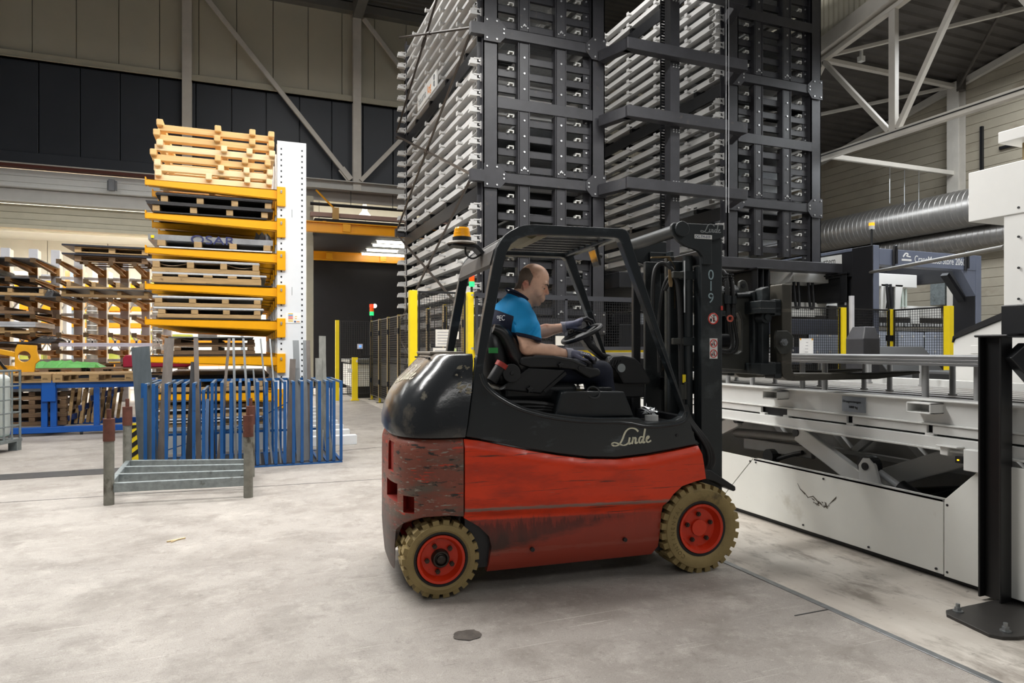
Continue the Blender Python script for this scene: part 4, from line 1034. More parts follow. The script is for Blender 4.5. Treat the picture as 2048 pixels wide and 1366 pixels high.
# bright metal bars lying in some cassettes
for XA, XB, rows in ((3.82, 6.2, (6, 7, 8, 11, 13, 14, 15, 16, 20, 21, 26)), (9.0, 11.46, (1, 4, 5, 6, 8, 11, 13, 14, 17, 18))):
    lv = levels(.3, ZT + .2) if XA < 5 else levels(3.4, ZT + .7)
    for i in rows:
        if i >= len(lv): continue
        z = lv[i] - .14
        t = thing('sheet_pack', 'bright metal pack in the %s cassette from below, %s bay of the %s tower' % (ORD[bay(lv[i])[1]], bay(lv[i])[0], 'left' if XA < 5 else 'right'), 'sheet pack', (XA + 1, 14, z), 0, 'metal packs in the %s tower' % ('left' if XA < 5 else 'right'))
        x0 = XA + R.choice([.3, .75, .8])
        for k in range(3):
            b = MB(); b.box(x0 + .01 * k, XB - .22, Y0 + .3 + .02 * k, Y1 - .6, z + .205 + .02 * k, z + .205 + .02 * k + .018); b.build('sheet', ALU if R.random() < .8 else STEEL, t)
# numbers on the inner side of the right-hand cassettes
PL = mat('plate_white', 'e6e2d8', .5); INK = mat('ink_black', '151515', .6)
for s, z in (('24', levels(3.4, 10)[2]), ('38', levels(3.4, 10)[1]), ('29', levels(3.4, 10)[0]), ('31', levels(3.4, 10)[3]), ('61', levels(3.4, 10)[4])):
    t = thing('cassette_number', 'white number plate, %s cassette from below, %s bay, right tower' % (ORD[bay(z)[1]], bay(z)[0]), 'label', (8.97, 15.9, z - .14))
    b = MB(); b.box(8.965, 8.975, 15.75, 16.05, z - .19, z - .09); b.build('plate', PL, t)
    text('digits', s, .11, INK, frame((8.963, 16.0, z - .18), (0, -1, 0), (0, 0, 1)), t, local=False)
# name board on the left tower
t = thing('name_board', 'white name board reading baumalog on the long side of the left tower', 'sign', (3.6, 14, 6.95))
b = MB(); b.box(3.60, 3.63, 13.25, 14.85, 6.78, 7.12); b.build('board', mat('board_white', 'd9d9d6', .5), t)
GREYL = mat('grey_letter', '7c8083', .5); ORL = mat('orange_letter', 'e88a1c', .5)
text('lettering', 'bauma', .26, GREYL, frame((3.598, 14.78, 6.86), (0, -1, 0), (0, 0, 1)), t, local=False)
text('lettering', 'log', .26, ORL, frame((3.598, 13.98, 6.86), (0, -1, 0), (0, 0, 1)), t, local=False)
lg = MB()
for k in range(2): lg.tube([(3.597, 13.42 + .05 * math.cos(a * PI / 8), 6.95 + .07 - .13 * k + .05 * math.sin(a * PI / 8)) for a in range(16)], .01, 6, True)
lg.build('emblem', GREYL, t)

# ------------------------------------------------------------------ lift guide between the towers
lt = thing('lift_guide', 'black steel guide frame bridging the gap between the two towers', 'guide frame', (7.6, 10.6, 5))
for z in (4.38, 5.64, 6.83, 8.05):
    b = MB(); b.bar((6.1, 10.95, z), (6.3, 10.32, z), .16, .2); b.bar((6.22, 10.32, z), (8.84, 10.32, z), .18, .2); b.bar((8.76, 10.42, z - .0), (8.98, 10.95, z - .0), .16, .2); b.build('bridge_bar', BLACKS, lt, bevel=.008)
b = MB(); b.box(7.24, 7.44, 10.42, 10.44, .0, 9.4); b.box(7.24, 7.26, 10.44, 10.6, 0, 9.4); b.box(7.42, 7.44, 10.44, 10.6, 0, 9.4); b.build('guide_post', BLACKS, lt)
b = MB()
for z in (4.38, 5.64, 6.83, 8.05):
    for dx in (.03, .09, .15):
        for dz in (-.16, -.2, .15): b.cyl((7.27 + dx, 10.42, z + dz), (7.27 + dx, 10.4, z + dz), .014, 6)
b.build('bolts', BOLT, lt, kind='stuff')
ch = thing('lift_chain', 'long black roller chain hanging beside the guide post', 'chain', (7.45, 10.7, 5))
b = MB()
z = 3.0
while z < 9.4: b.cyl((7.21, 10.7, z), (7.33, 10.7, z), .02, 6); b.box(7.215, 7.225, 10.68, 10.72, z - .03, z + .03); b.box(7.315, 7.325, 10.68, 10.72, z - .03, z + .03); z += .055
b.build('links', BLACKD, ch, kind='stuff')
t = thing('lift_wire', 'pair of thin steel wires in front of the right tower', 'wire', (8.35, 10.25, 6))
for x in (8.33, 8.39):
    b = MB(); b.cyl((x, 10.22, 4.0), (x, 10.22, 9.5), .006, 5); b.build('wire', ALU, t)
# base girders of the right tower
gt = thing('tower_base', 'heavy black girder base carrying the right storage tower', 'base', (10.3, 12, 2.6))
b = MB(); b.bar((8.2, 10.9, 3.17), (12.12, 10.9, 3.17), .3, .2); b.build('front_beam', BLACKS, gt, bevel=.008)
for x in (9.55, 11.9):
    b = MB(); b.ibeam((x, 10.75, 2.76), (x, 17.3, 2.76), .3, .6, .03); b.box(x - .15, x + .15, 10.74, 10.77, 2.46, 3.06); 
    b.box(x - .15, x - .13, 10.6, 10.76, 2.46, 3.06); b.box(x + .13, x + .15, 10.6, 10.76, 2.46, 3.06); b.box(x - .012, x + .012, 10.6, 10.76, 2.46, 3.06); b.box(x - .2, x + .2, 10.56, 10.8, 3.04, 3.07); b.box(x - .22, x + .22, 10.56, 10.8, 2.44, 2.47); b.build('girder', BLACKD, gt, bevel=.006)
    for y in (10.72, 16.9):
        b = MB(); b.ibeam((x, y, 0), (x, y, 2.44), .28, .26, .025, (1, 0, 0)); b.build('leg', BLACKS, gt)
        b = MB()
        for dx in (-.18, -.07, .07, .18): b.cyl((x + dx, y - .12, 2.44), (x + dx, y - .12, 2.38), .02, 6)
        b.build('bolts', BOLT, gt, kind='stuff')
b = MB(); b.box(8.2, 12.2, 16.9, 17.2, 2.5, 3.2); b.build('rear_beam', BLACKD, gt)
b = MB(); b.bar((9.6, 14.0, 2.45), (11.9, 14.0, 2.45), .2, .1); b.build('tie', BLACKD, gt)

# ------------------------------------------------------------------ safety fences
MESH = mat('mesh_black', '1c1c1e', .5)
def meshpanel(p, q, z0, z1, par, pitch=(.04, .04), r=.0025, m=MESH, frame_=True):
    p = Vector(p); q = Vector(q); L = (q - p).length; b = MB()
    n = max(2, int(L / pitch[0])); mz = max(2, int((z1 - z0) / pitch[1]))
    for i in range(n + 1):
        a = p.lerp(q, i / n); b.bar((a.x, a.y, z0), (a.x, a.y, z1), 2 * r, 2 * r)
    for k in range(mz + 1):
        z = z0 + (z1 - z0) * k / mz; b.bar((p.x, p.y, z), (q.x, q.y, z), 2 * r, 2 * r)
    o = b.build('mesh_panel', m, par)
    return o
def railframe(p, q, z0, z1, par, w=.03, m=MESH):
    p = Vector(p); q = Vector(q); b = MB()
    for z in (z0, z1): b.bar((p.x, p.y, z), (q.x, q.y, z), w, w)
    for a in (p, q): b.bar((a.x, a.y, z0 - w / 2), (a.x, a.y, z1 + w / 2), w, w)
    return b.build('panel_frame', m, par)
# along the long side of the left tower
fa = thing('safety_fence', 'black mesh safety fence with narrow yellow posts along the left tower', 'fence', (3.4, 15, 0))
ys = [19.55, 18.3, 17.1, 15.85, 14.4, 13.1, 11.9, 10.75]
for i, y in enumerate(ys):
    b = MB(); b.box(3.36, 3.42, y - .03, y + .03, 0, 2.27); po = b.build('post', FYEL, fa)
    b = MB(); b.box(3.3, 3.48, y - .08, y + .08, 0, .012); b.build('foot_plate', BLACKD, po, local=True)
    b = MB(); b.box(3.355, 3.36, y - .05, y + .05, .05, 2.27); b.build('edge_strip', mat('bronze_edge', '8d7a55', .5, .3), po, local=True)
    b = MB(); b.box(3.34, 3.38, y - .07, y - .03, 1.82, 1.95); b.box(3.34, 3.38, y - .07, y - .03, .5, .63); b.build('hinge', BLACKD, po, local=True)
for a, c in zip(ys, ys[1:]):
    railframe((3.38, a - .05, 0), (3.38, c + .05, 0), .15, 2.24, fa)
    meshpanel((3.38, a - .05, 0), (3.38, c + .05, 0), .15, 2.24, fa, (.055, .055), .0035)
# gate at the far end, and its kick post
fb = thing('safety_gate', 'black mesh gate with a tall yellow end post by the black booth', 'gate', (2.9, 19.56, 0))
b = MB(); b.box(2.37, 2.47, 19.5, 19.6, 0, 2.27); b.build('post', FYEL, fb)
railframe((2.52, 19.56, 0), (3.34, 19.56, 0), .18, 2.25, fb); meshpanel((2.52, 19.56, 0), (3.34, 19.56, 0), .18, 2.25, fb, (.06, .06), .004)
b = MB(); b.bar((2.52, 19.56, 1.25), (3.34, 19.56, 1.25), .03, .03); b.build('cross_bar', MESH, fb)
t = thing('sensor_post', 'short wide yellow perforated post in front of the mesh gate', 'post', (2.9, 19.4, 0))
b = MB(); b.box(2.81, 2.97, 19.35, 19.45, 0, 1.22); b.build('body', FYEL, t, bevel=.01)
b = MB(); b.box(2.78, 3.0, 19.32, 19.48, 0, .03); b.build('foot', FYEL, t)
b = MB(); b.box(2.92, 2.96, 19.34, 19.35, 1.08, 1.15); b.box(2.7, 2.81, 19.36, 19.44, .8, .9); b.build('sensor', WHITEP, t)
t = thing('switch_box', 'small grey switch box with a lit blue button on the gate mesh', 'switch', (3.05, 19.5, 1.55))
b = MB(); b.box(2.98, 3.12, 19.46, 19.53, 1.46, 1.6); b.build('box', RACKG, t); b = MB(); b.cyl((3.05, 19.46, 1.53), (3.05, 19.44, 1.53), .03, 10); b.build('button', mat('blue_light', '4c86ff', .4, emit=3), t)
b = MB(); b.tube([(3.05, 19.5, 1.46), (3.07, 19.5, 1.3), (3.2, 19.5, 1.26), (3.38, 19.5, 1.26)], .008, 6, sub=1); b.build('cable', BLACKD, t)
# short cross panel in front of the tower's corner
fc = thing('safety_fence', 'mesh panel with a thick tall yellow post, left of the tower corner', 'fence', (2.9, 10.3, 0))
b = MB(); b.box(2.36, 2.48, 10.24, 10.36, 0, 2.37); b.build('post', FYEL, fc, bevel=.006)
railframe((2.52, 10.3, 0), (3.26, 10.3, 0), .15, 2.35, fc); meshpanel((2.52, 10.3, 0), (3.26, 10.3, 0), .15, 2.35, fc)
# the lifting gate across the front
fd = thing('lifting_gate', 'wide lifting mesh gate with a yellow frame in front of the left tower', 'gate', (5, 10.3, 1.3))
for nm, q in (('post', (3.3, 3.4, 10.25, 10.35, 0, 2.37)), ('post', (6.62, 6.7, 10.25, 10.35, 0, 2.35)), ('bottom_bar', (3.4, 6.62, 10.27, 10.33, 1.32, 1.44))):
    b = MB(); b.box(*q); b.build(nm, FYEL, fd, bevel=.005)
for q in ((3.4, 6.64, 10.22, 10.27, 2.28, 2.36), (3.4, 6.64, 10.22, 10.26, 1.44, 1.5), (5.0, 5.05, 10.22, 10.27, 1.5, 2.3), (3.42, 3.46, 10.22, 10.27, 1.5, 2.3)):
    b = MB(); b.box(*q); b.build('frame_bar', mat('anthracite', '3a3b40', .45), fd)
meshpanel((3.46, 10.24, 0), (6.6, 10.24, 0), 1.5, 2.3, fd, (.045, .045), .003)
b = MB()
for x, z in ((3.36, 2.32), (3.36, 1.47), (6.6, 2.32), (6.6, 1.47)): b.cyl((x, 10.22, z), (x, 10.2, z), .02, 8)
b.build('bolts', BOLT, fd, kind='stuff')
for ki, x in enumerate((5.9, 6.15, 6.45, 6.55)):
    tag(MB().box(x, x + .05, 10.5, 10.55, 0, 1.36).build('white_stake', WHITEP), ORD[ki] + ' white stake from the left standing behind the yellow gate bar', 'stake', 'white stakes behind the gate')
b = MB(); b.box(4.82, 4.98, 10.2, 10.22, 1.52, 1.68); tag(b.build('notice', PL), 'small white notice hanging on the lifting gate mesh', 'notice')
for x, z, w, h, s in ((2.78, 1.5, .3, .27, 'upper'), (2.74, 1.18, .36, .3, 'lower')):
    t = thing('paper_notice', s + ' white paper notice on the mesh by the thick yellow post', 'notice', (x, 10.24, z))
    b = MB(); b.box(x, x + w, 10.29, 10.2975, z, z + h); b.build('sheet', PL, t)
    for k in range(5):
        b = MB(); b.box(x + .03, x + w - .03 - .05 * (k % 2), 10.288, 10.29, z + h - .05 - .045 * k, z + h - .04 - .045 * k); b.build('text_line', mat('print_grey', '9a9aa0', .6), t)
# signal lamps
def signal(x, y, z, label, pole=.4, s=1.0):
    t = thing('signal_lamp', label, 'signal lamp', (x, y, z))
    b = MB(); b.cyl((x, y, z - pole), (x, y, z), .02 * s, 8); b.build('pole', BLACKD, t)
    for k, (n, c) in enumerate((('green', '2fd070'), ('amber', 'd8520c'), ('red', 'ff3a1a'))):
        b = MB(); b.cyl((x, y, z + .085 * s * k), (x, y, z + .08 * s * (k + 1)), .045 * s, 12); b.build(n + '_lens', mat('lens_' + n, c, .3, emit=(2.2, .8, 2.2)[k]), t)
signal(3.39, 19.55, 2.42, 'red and green signal lamp in front of the black booth wall', .15, 1.35)
signal(3.38, 10.3, 2.46, 'red and green signal lamp above the yellow gate post by the cab', .12)
t = thing('wall_lamp', 'tiny white lamp on the black booth wall', 'lamp', (4.6, 25.9, 3.4))
b = MB(); b.cyl((4.62, 25.98, 3.1), (4.62, 25.9, 3.1), .07, 12); b.build('lens', mat('lit_white', (1, 1, 1), .4, emit=3), t); b = MB(); b.cyl((4.62, 26, 3.1), (4.62, 25.97, 3.1), .09, 12); b.build('body', WHITEP, t)
# things inside the fenced cell
dk = thing('cell_table', 'white-sided roller table inside the fence beside the left tower', 'table', (4.6, 20, .5))
b = MB(); b.box(2.9, 6.5, 20.2, 22.0, .35, 1.0); b.build('side_panel', WHITEP, dk); b = MB(); b.box(2.85, 6.5, 20.1, 22.0, 1.05, 1.15); b.build('top', STEEL, dk); b = MB(); b.box(3.0, 6.4, 20.3, 21.9, 0, .35); b.build('plinth', BLACKD, dk)
bx = thing('cell_cabinet', 'dark machine cabinet low inside the front of the left tower', 'cabinet', (5, 12, .6))
b = MB(); b.box(4.2, 6.0, 11.6, 13.5, 0, 1.0); b.build('body', BLACKD, bx); b = MB(); b.box(4.2, 6.0, 11.55, 11.6, .85, .95); b.build('edge', STEEL, bx)
b = MB(); b.box(6.75, 8.6, 11.4, 13.2, 0, 1.95); cb_ = b.build('lift_carriage', BLACKD, bevel=.02); tag(cb_, 'dark lift carriage parked between the towers behind the mesh gate', 'lift')
b = MB(); b.box(6.45, 8.1, 10.9, 17, 2.6, 2.9); tag(b.build('lift_platform', BLACKD, bevel=.02), 'dark underside of the lift platform between the towers', 'lift')
t = thing('control_unit', 'yellow and white control unit on the floor behind the thick yellow post', 'control', (2.9, 11.2, .6))
b = MB(); b.box(2.5, 2.9, 11.0, 11.3, .0, .75); b.build('base', FYEL, t, bevel=.02); b = MB(); b.tube([(2.5, 11.0, .75), (2.55, 11.0, 1.0), (2.85, 11.0, 1.05), (2.9, 11.0, .8)], .03, 8, sub=2); b.build('handle', WHITEP, t, smooth=60); b = MB(); b.cyl((2.82, 11.0, 1.03), (2.92, 11.0, 1.0), .03, 8); b.build('knob', mat('knob_red', 'd03020', .4), t)
t = thing('sack_label', 'pale blue and green label plate behind the mesh beside the rear pillar', 'label', (3.1, 11, 1.7))
b = MB(); b.box(3.0, 3.16, 10.285, 10.2975, 1.62, 1.74); b.build('plate', PL, t); b = MB(); b.box(3.02, 3.12, 10.285, 10.2975, 1.4, 1.47); b.build('tag', mat('lime_tag', 'b9c98a', .5), t)
# ------------------------------------------------------------------ forklift truck
from mathutils.geometry import delaunay_2d_cdt
FO = (1.07, 3.82, 0.0); FA = math.radians(-5)
fk = thing('forklift', 'worn red and black electric forklift truck with tan tyres in the middle of the floor', 'forklift', FO, FA)
RED = mat('worn_red', 'dd3a0d', .36, var=.10, scale=3, spec=.5,
          wear=[('a02a10', .50, .25, 2.0, (1, 1, 3)), ('5a2a1e', .60, .05, 1.7, (1, 1, 34)), ('45352c', .65, .02, 2.4, (1.3, 1, 60)), ('8d857a', .675, .015, 2.6, (1.6, 1, 70)), ('d8d2c6', .715, .012, 2.6, (1.7, 1, 90))])
REDLOW = mat('grimy_red', '8a3226', .5, var=.2, scale=4,
             wear=[('3a2c26', .5, .18, 3, (1.5, 1, 3)), ('c23016', .62, .06, 4, (1, 1, 14)), ('79736c', .68, .03, 6, (1, 1, 26)), ('9a8a3a', .74, .03, 9, (1, 1, 8))])
CWM = mat('scuffed_counterweight', '874a3a', .5, var=.25, scale=4,
          wear=[('5f5348', .50, .14, 3, (1, 1, 4)), ('bf3a1e', .60, .04, 6, (1, 1, 5)), ('8f887c', .60, .03, 14, (1, 1, 5)), ('c3bdae', .68, .02, 18, (1, 1, 6)), ('2e2a26', .58, .04, 9, (1, 1, 4))])
FBLK = mat('forklift_black', '1b2023', .28, var=.15, scale=3, spec=.6, wear=[('434a4e', .58, .12, 3, (1, 1, 3)), ('8d9294', .74, .012, 9, (1, 1, 16)), ('191b1d', .62, .1, 4, (1, 1, 1))])
FTUBE = mat('frame_black', '191c1e', .25, var=.15, spec=.7, wear=[('5a6064', .68, .05, 9, (1, 1, 1))])
HOOD = mat('dented_hood', '232527', .2, var=.2, scale=4, spec=.75, wear=[('5b554c', .56, .12, 3, (1, 1, 1)), ('8c8677', .66, .08, 6, (1, 1, 1)), ('0e0f10', .6, .06, 5, (1, 1, 1))], bump=.35, bscale=5)
DUSTY = mat('dusty_lid', '7f776c', .6, var=.15, scale=4, wear=[('3d3a37', .62, .12, 5, (1, 1, 1))])
PLASTIC = mat('black_plastic', '1a1b1d', .5, var=.12)
SOFTBLK = mat('seat_vinyl', '1a1b1c', .33, var=.15, spec=.6)
RUBBER = mat('hose_rubber', '1b1b1b', .55, var=.15)
MAST = mat('mast_black', '212628', .45, var=.2, scale=4, wear=[('4a4f50', .6, .15, 3, (1, 1, 1)), ('5c4a3c', .72, .05, 6, (1, 1, 1))])
GREASE = mat('greasy_steel', '3c3d39', .45, .2, var=.25, scale=5, wear=[('2a2925', .56, .12, 5, (1, 1, 1)), ('6f7f86', .74, .02, 12, (1, 1, 1))])
TYRE = mat('tan_tyre', '8f7c50', .75, var=.14, scale=7, wear=[('5a4c32', .58, .12, 5, (1, 1, 1)), ('40382a', .7, .04, 12, (1, 1, 1))], bump=.12)
TYRED = mat('tyre_black', '222020', .7)
RIM = mat('rim_red', 'cf3312', .4, var=.12, wear=[('5a2318', .64, .08, 9, (1, 1, 1)), ('caa23a', .78, .02, 12, (1, 1, 1))])
LOGOM = mat('logo_cream', 'd9d6bd', .5, wear=[('5b5d55', .62, .03, 30, (1, 1, 1))])

def shell(outline, yf, thick, step=.05, holes=()):
    loops = [outline] + list(holes); vs = []; es = []
    for l in loops:
        k = len(vs); d = []
        for a, b_ in zip(l, l[1:] + l[:1]):
            n = max(1, int(math.hypot(b_[0] - a[0], b_[1] - a[1]) / step))
            d += [Vector((a[0] + (b_[0] - a[0]) * i / n, a[1] + (b_[1] - a[1]) * i / n)) for i in range(n)]
        vs += d; es += [(k + i, k + (i + 1) % len(d)) for i in range(len(d))]
    xs = [v.x for v in vs]; zs = [v.y for v in vs]; nb = len(vs)
    x = min(xs) + step / 2; r = random.Random(1)
    while x < max(xs):
        z = min(zs) + step / 4
        while z < max(zs):
            vs.append(Vector((x + r.uniform(-.002, .002), z))); z += step / 2
        x += step
    v2, e2, f2, _, _, _ = delaunay_2d_cdt(vs, es, [], 1, 1e-5)
    m = MB(); n = len(v2)
    from collections import Counter
    cnt = Counter()
    for f in f2:
        for i in range(len(f)): cnt[tuple(sorted((f[i], f[(i + 1) % len(f)])))] += 1
    P = [(v.x, yf(v.x, v.y), v.y) for v in v2] + [(v.x, yf(v.x, v.y) + thick, v.y) for v in v2]
    F = [tuple(f) for f in f2] + [tuple(i + n for i in reversed(f)) for f in f2] + [(a, b_, b_ + n, a + n) for (a, b_), c in cnt.items() if c == 1]
    m.add(P, F); return m

# side panels
TOPC = [(.138, .93), (.229, .917), (.384, .881), (.542, .844), (.736, .805), (.936, .774), (1.141, .761), (1.352, .774), (1.569, .80), (1.724, .826)]
REDO = TOPC + [(1.745, .72), (1.762, .612), (1.68, .598), (1.587, .574), (1.514, .52), (1.452, .449), (1.434, .299), (1.424, .187), (1.388, .132), (.285, .122), (.306, .281), (.291, .342), (.229, .406), (.138, .463)]
def ztop(x):
    for a, b_ in zip(TOPC, TOPC[1:]):
        if a[0] <= x <= b_[0]: return a[1] + (b_[1] - a[1]) * (x - a[0]) / (b_[0] - a[0])
    return .93 if x < .2 else .826
def redy(x, z):
    zc = .511 - .0227 * (x - .138); y = 0
    d = ztop(x) - z
    if d < .05: y += .035 * (1 - max(d, 0) / .05) ** 2
    if z < zc:
        q = min(1, (zc - z) / .06); y += .03 * q * q * (3 - 2 * q)
        if z < zc - .06: y -= .012 * math.sin(min(1, (zc - .06 - z) / .25) * PI)
        if z < .2: y += .03 * ((.2 - z) / .08) ** 2
    else: y -= .008 * max(0, 1 - (z - zc) / .05)
    return y
sp = shell(REDO, redy, .05, .045)
cent = None if True else lambda f: sum(sp.v[i][2] for i in f) / len(f) - (.445 - .0227 * (sum(sp.v[i][0] for i in f) / len(f) - .138))
grad(RED, (-.0227, 0, -1, .4485), -.004, .006, '7c352a', .012, 30, .85)
grad(RED, (.0227, 0, 1, -.517), .006, .014, '7b7268', .03, 26, .85, (.6, 1, 8), band=True)
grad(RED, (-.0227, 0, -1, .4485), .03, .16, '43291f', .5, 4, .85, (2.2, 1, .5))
grad(RED, (0, 0, 1, -.238), .008, .016, '8b8070', .06, 22, .8, (.5, 1, 7), band=True)
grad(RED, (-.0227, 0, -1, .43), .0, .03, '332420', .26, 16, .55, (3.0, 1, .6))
grad(RED, (.2, 0, -1, .20), .0, .05, 'a83a24', .10, 9, .7, (1, 1, 4))
s0 = sp.build('side_panel', RED, fk, smooth=35, local=True)
b = MB()
for x, z in ((.56, .245), (1.18, .255)): b.cyl((x, .0, z), (x, .03, z), .013, 12)
b.build('panel_hole', BLACKD, s0, local=True)
far = shell(REDO, lambda x, z: 1.05 - redy(x, z), .05, .09); far.build('side_panel', RED, fk, smooth=35, local=True)
b = MB(); b.box(.15, 1.7, .06, 1.05, .15, .62); b.box(.2, 1.66, .06, 1.05, .62, .76); b.build('chassis', BLACKD, fk, local=True)

# counterweight
def plan(t, xf, xb, hw, n, yc=.55):
    cs, sn = math.cos(t), math.sin(t)
    return (xf - (xf - xb) * abs(sn) ** (2 / n), yc - hw * (1 if cs > 0 else -1) * abs(cs) ** (2 / n))
NT = 56
def arch(x, y):
    if .24 < y < .86: return .12
    q = min(1, abs(x) / .262); a = .23 + .26 * (1 - q ** 3) ** (1 / 3)
    k = 1 if (y < .2 or y > .9) else (1 - (y - .2) / .04 if y < .5 else (y - .86) / .04)
    return a * k + .12 * (1 - k)
rings = []
zr = [0, .08, .16, .25, .4, .55, .7, .82, .93, .975, 1.0]
for v in zr:
    rg = []
    for i in range(NT + 1):
        t = PI * i / NT
        x, y = plan(t, .13, -.275, .55, 3.4)
        zb = arch(x, y); z = zb + (.938 - zb) * v
        ins = .0
        if v > .9: ins = .03 * ((v - .9) / .1) ** 2
        if z < .3: ins += .02 * ((.3 - z) / .18)
        k = 1 - ins / .5
        rg.append((.13 + (x - .13) * k, .55 + (y - .55) * k, z))
    rings.append(rg)
cw = MB(); cw.loft(rings)
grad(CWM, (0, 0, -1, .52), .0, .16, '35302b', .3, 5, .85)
cwo = cw.build('counterweight', [CWM, mat('pocket_dark_red', '8e2416', .6, var=.2)], fk, smooth=50, local=True)
def cutblock(t0, t1, z0, z1, din, name='cutter'):
    rr = []
    for i in range(9):
        t = math.radians(t0 + (t1 - t0) * i / 8)
        a = Vector(plan(t, .13, -.275, .55, 3.4)); cdir = (Vector((.0, .55)) - a).normalized()
        o = a - cdir * .05; q = a + cdir * din
        rr.append([(o.x, o.y, z0), (q.x, q.y, z0), (q.x, q.y, z1), (o.x, o.y, z1)])
    return MB().loft(rr).build(name, MATS['pocket_dark_red'], fk, local=True)
def cut(o, cutters):
    for c in cutters:
        m = o.modifiers.new('cut', 'BOOLEAN'); m.operation = 'DIFFERENCE'; m.object = c; m.material_mode = 'TRANSFER'; m.solver = 'EXACT'
    bpy.context.view_layer.update()
    me = bpy.data.meshes.new_from_object(o.evaluated_get(bpy.context.evaluated_depsgraph_get()))
    o.modifiers.clear(); o.data = me
    for c in cutters: bpy.data.objects.remove(c)
cut(cwo, [cutblock(33, 48, .50, .60, .09), cutblock(58, 84, .55, .66, .09), cutblock(66, 80, .72, .9, .02)])
# battery hood
rings = []
for z, xb, hw, xf, n in ((.945, -.268, .545, .14, 3.4), (.975, -.28, .55, .145, 3.2), (1.03, -.282, .548, .155, 3.0), (1.10, -.268, .54, .165, 2.9), (1.183, -.236, .525, .18, 2.8), (1.27, -.178, .50, .195, 2.8), (1.34, -.105, .47, .205, 2.9), (1.39, -.055, .435, .215, 3.2), (1.425, -.02, .40, .22, 3.6), (1.437, .0, .385, .22, 3.6)):
    rings.append([(*plan(PI * i / NT, xf, xb, hw, n), z) for i in range(NT + 1)])
hd = MB(); hd.loft(rings)
for i, f in enumerate(hd.f):
    zc = sum(hd.v[k][2] for k in f) / len(f); yc = sum(hd.v[k][1] for k in f) / len(f); xc = sum(hd.v[k][0] for k in f) / len(f)
    if zc > 1.432: hd.mi[i] = 1
grad(HOOD, (0, 1, .72, -1.25), -.05, .06, '8a8176', .25, 7, .9)
hdo = hd.build('battery_hood', [HOOD, DUSTY], fk, smooth=45, local=True)
for k in range(8):
    b = MB(); y = .26 + .075 * k; b.box(-.035, -.022, y, y + .055, 1.405, 1.416); b.build('vent_slot', BLACKD, hdo, local=True)
b = MB(); b.box(-.02, .2, .3, .85, 1.432, 1.45); b.build('hood_lid', DUSTY, hdo, local=True, bevel=.006)
tp = MB(); r = random.Random(5)
for k in range(26):
    x = r.uniform(.1, .185); z = r.uniform(1.21, 1.37); y = .55 - (.52 - .44 * (z - 1.21)) - .006
    w = r.uniform(.012, .03); tp.add([(x, y, z), (x + w, y + .004, z + r.uniform(-.01, .012)), (x + w * .4, y - .003, z - w * .7), (x - w * .5, y - .002, z - w * .5)], [(0, 1, 2), (0, 2, 3)])
tp.build('torn_tape', mat('dirty_tape', '8f8773', .5, var=.3, scale=20), hdo, local=True)
from mathutils.bvhtree import BVHTree
bvh = BVHTree.FromPolygons([tuple(v.co) for v in hdo.data.vertices], [tuple(p.vertices) for p in hdo.data.polygons])
M = frame((-.33, .60, 1.36), (.25, -1, .02), (.75, 0, .65)); lo = logo('faded_logo', M, .13, mat('faded_cream', 'c9c2ae', .6), hdo)
dv = Vector((.72, .15, -.66)).normalized()
for v in lo.data.vertices:
    h = bvh.ray_cast(v.co - dv * .5, dv)
    if h[0] is not None: v.co = h[0] - dv * .002

# cab side frames (plates with the door opening) and overhead guard
OUT = [(.15, .945), (.165, 1.012), (.211, 1.341), (.257, 1.642), (.32, 1.975), (.345, 2.082), (.37, 2.125), (.4, 2.162), (.435, 2.188), (.478, 2.212), (.52, 2.226), (.565, 2.233), (1.176, 2.238), (1.205, 2.232), (1.222, 2.21), (1.46, 1.55), (1.711, .862), (1.742, .838), (1.569, .815), (1.352, .789), (1.141, .775), (.936, .788), (.736, .818), (.542, .857), (.384, .893), (.229, .928)]
INN = [(1.15, 2.172), (1.12, 2.178), (.60, 2.172), (.54, 2.162), (.48, 2.14), (.435, 2.105), (.405, 2.05), (.385, 1.97), (.32, 1.642), (.262, 1.36), (.262, 1.32), (.288, 1.265), (.32, 1.226), (.367, 1.188), (.44, 1.146), (.526, 1.108), (.689, 1.066), (.855, 1.042), (1.0, 1.03), (1.2, 1.024), (1.3, 1.02), (1.35, .985), (1.45, .99), (1.561, 1.0), (1.605, 1.018), (1.628, 1.055), (1.4, 1.60), (1.165, 2.155)]
for y0, nm in ((.04, 0), (1.0, 1)):
    b = MB(); b.prism(OUT, y0, y0 + .065, holes=[INN]); fr = b.build('cab_frame', FBLK, fk, local=True, bevel=.011)
    if nm == 0:
        cab = fr
        b = MB(); b.tube([(x, .045, z) for x, z in [(.242, 1.32), (.262, 1.25), (.32, 1.195), (.367, 1.163), (.44, 1.121), (.526, 1.083), (.689, 1.04), (.855, 1.015), (1.0, 1.004), (1.2, .996), (1.36, .958), (1.56, .97), (1.64, .99), (1.655, 1.05)]], .012, 8, sub=1); b.build('door_sill_ridge', FBLK, cab, smooth=60, local=True)
        b = MB(); b.cyl((1.57, .04, .90), (1.57, .033, .90), .01, 10); b.build('plug', BLACKD, cab, local=True)
logo('logo', frame((1.10, .0375, .848), (1, 0, .045), (-.05, 0, 1)), .098, LOGOM, cab)
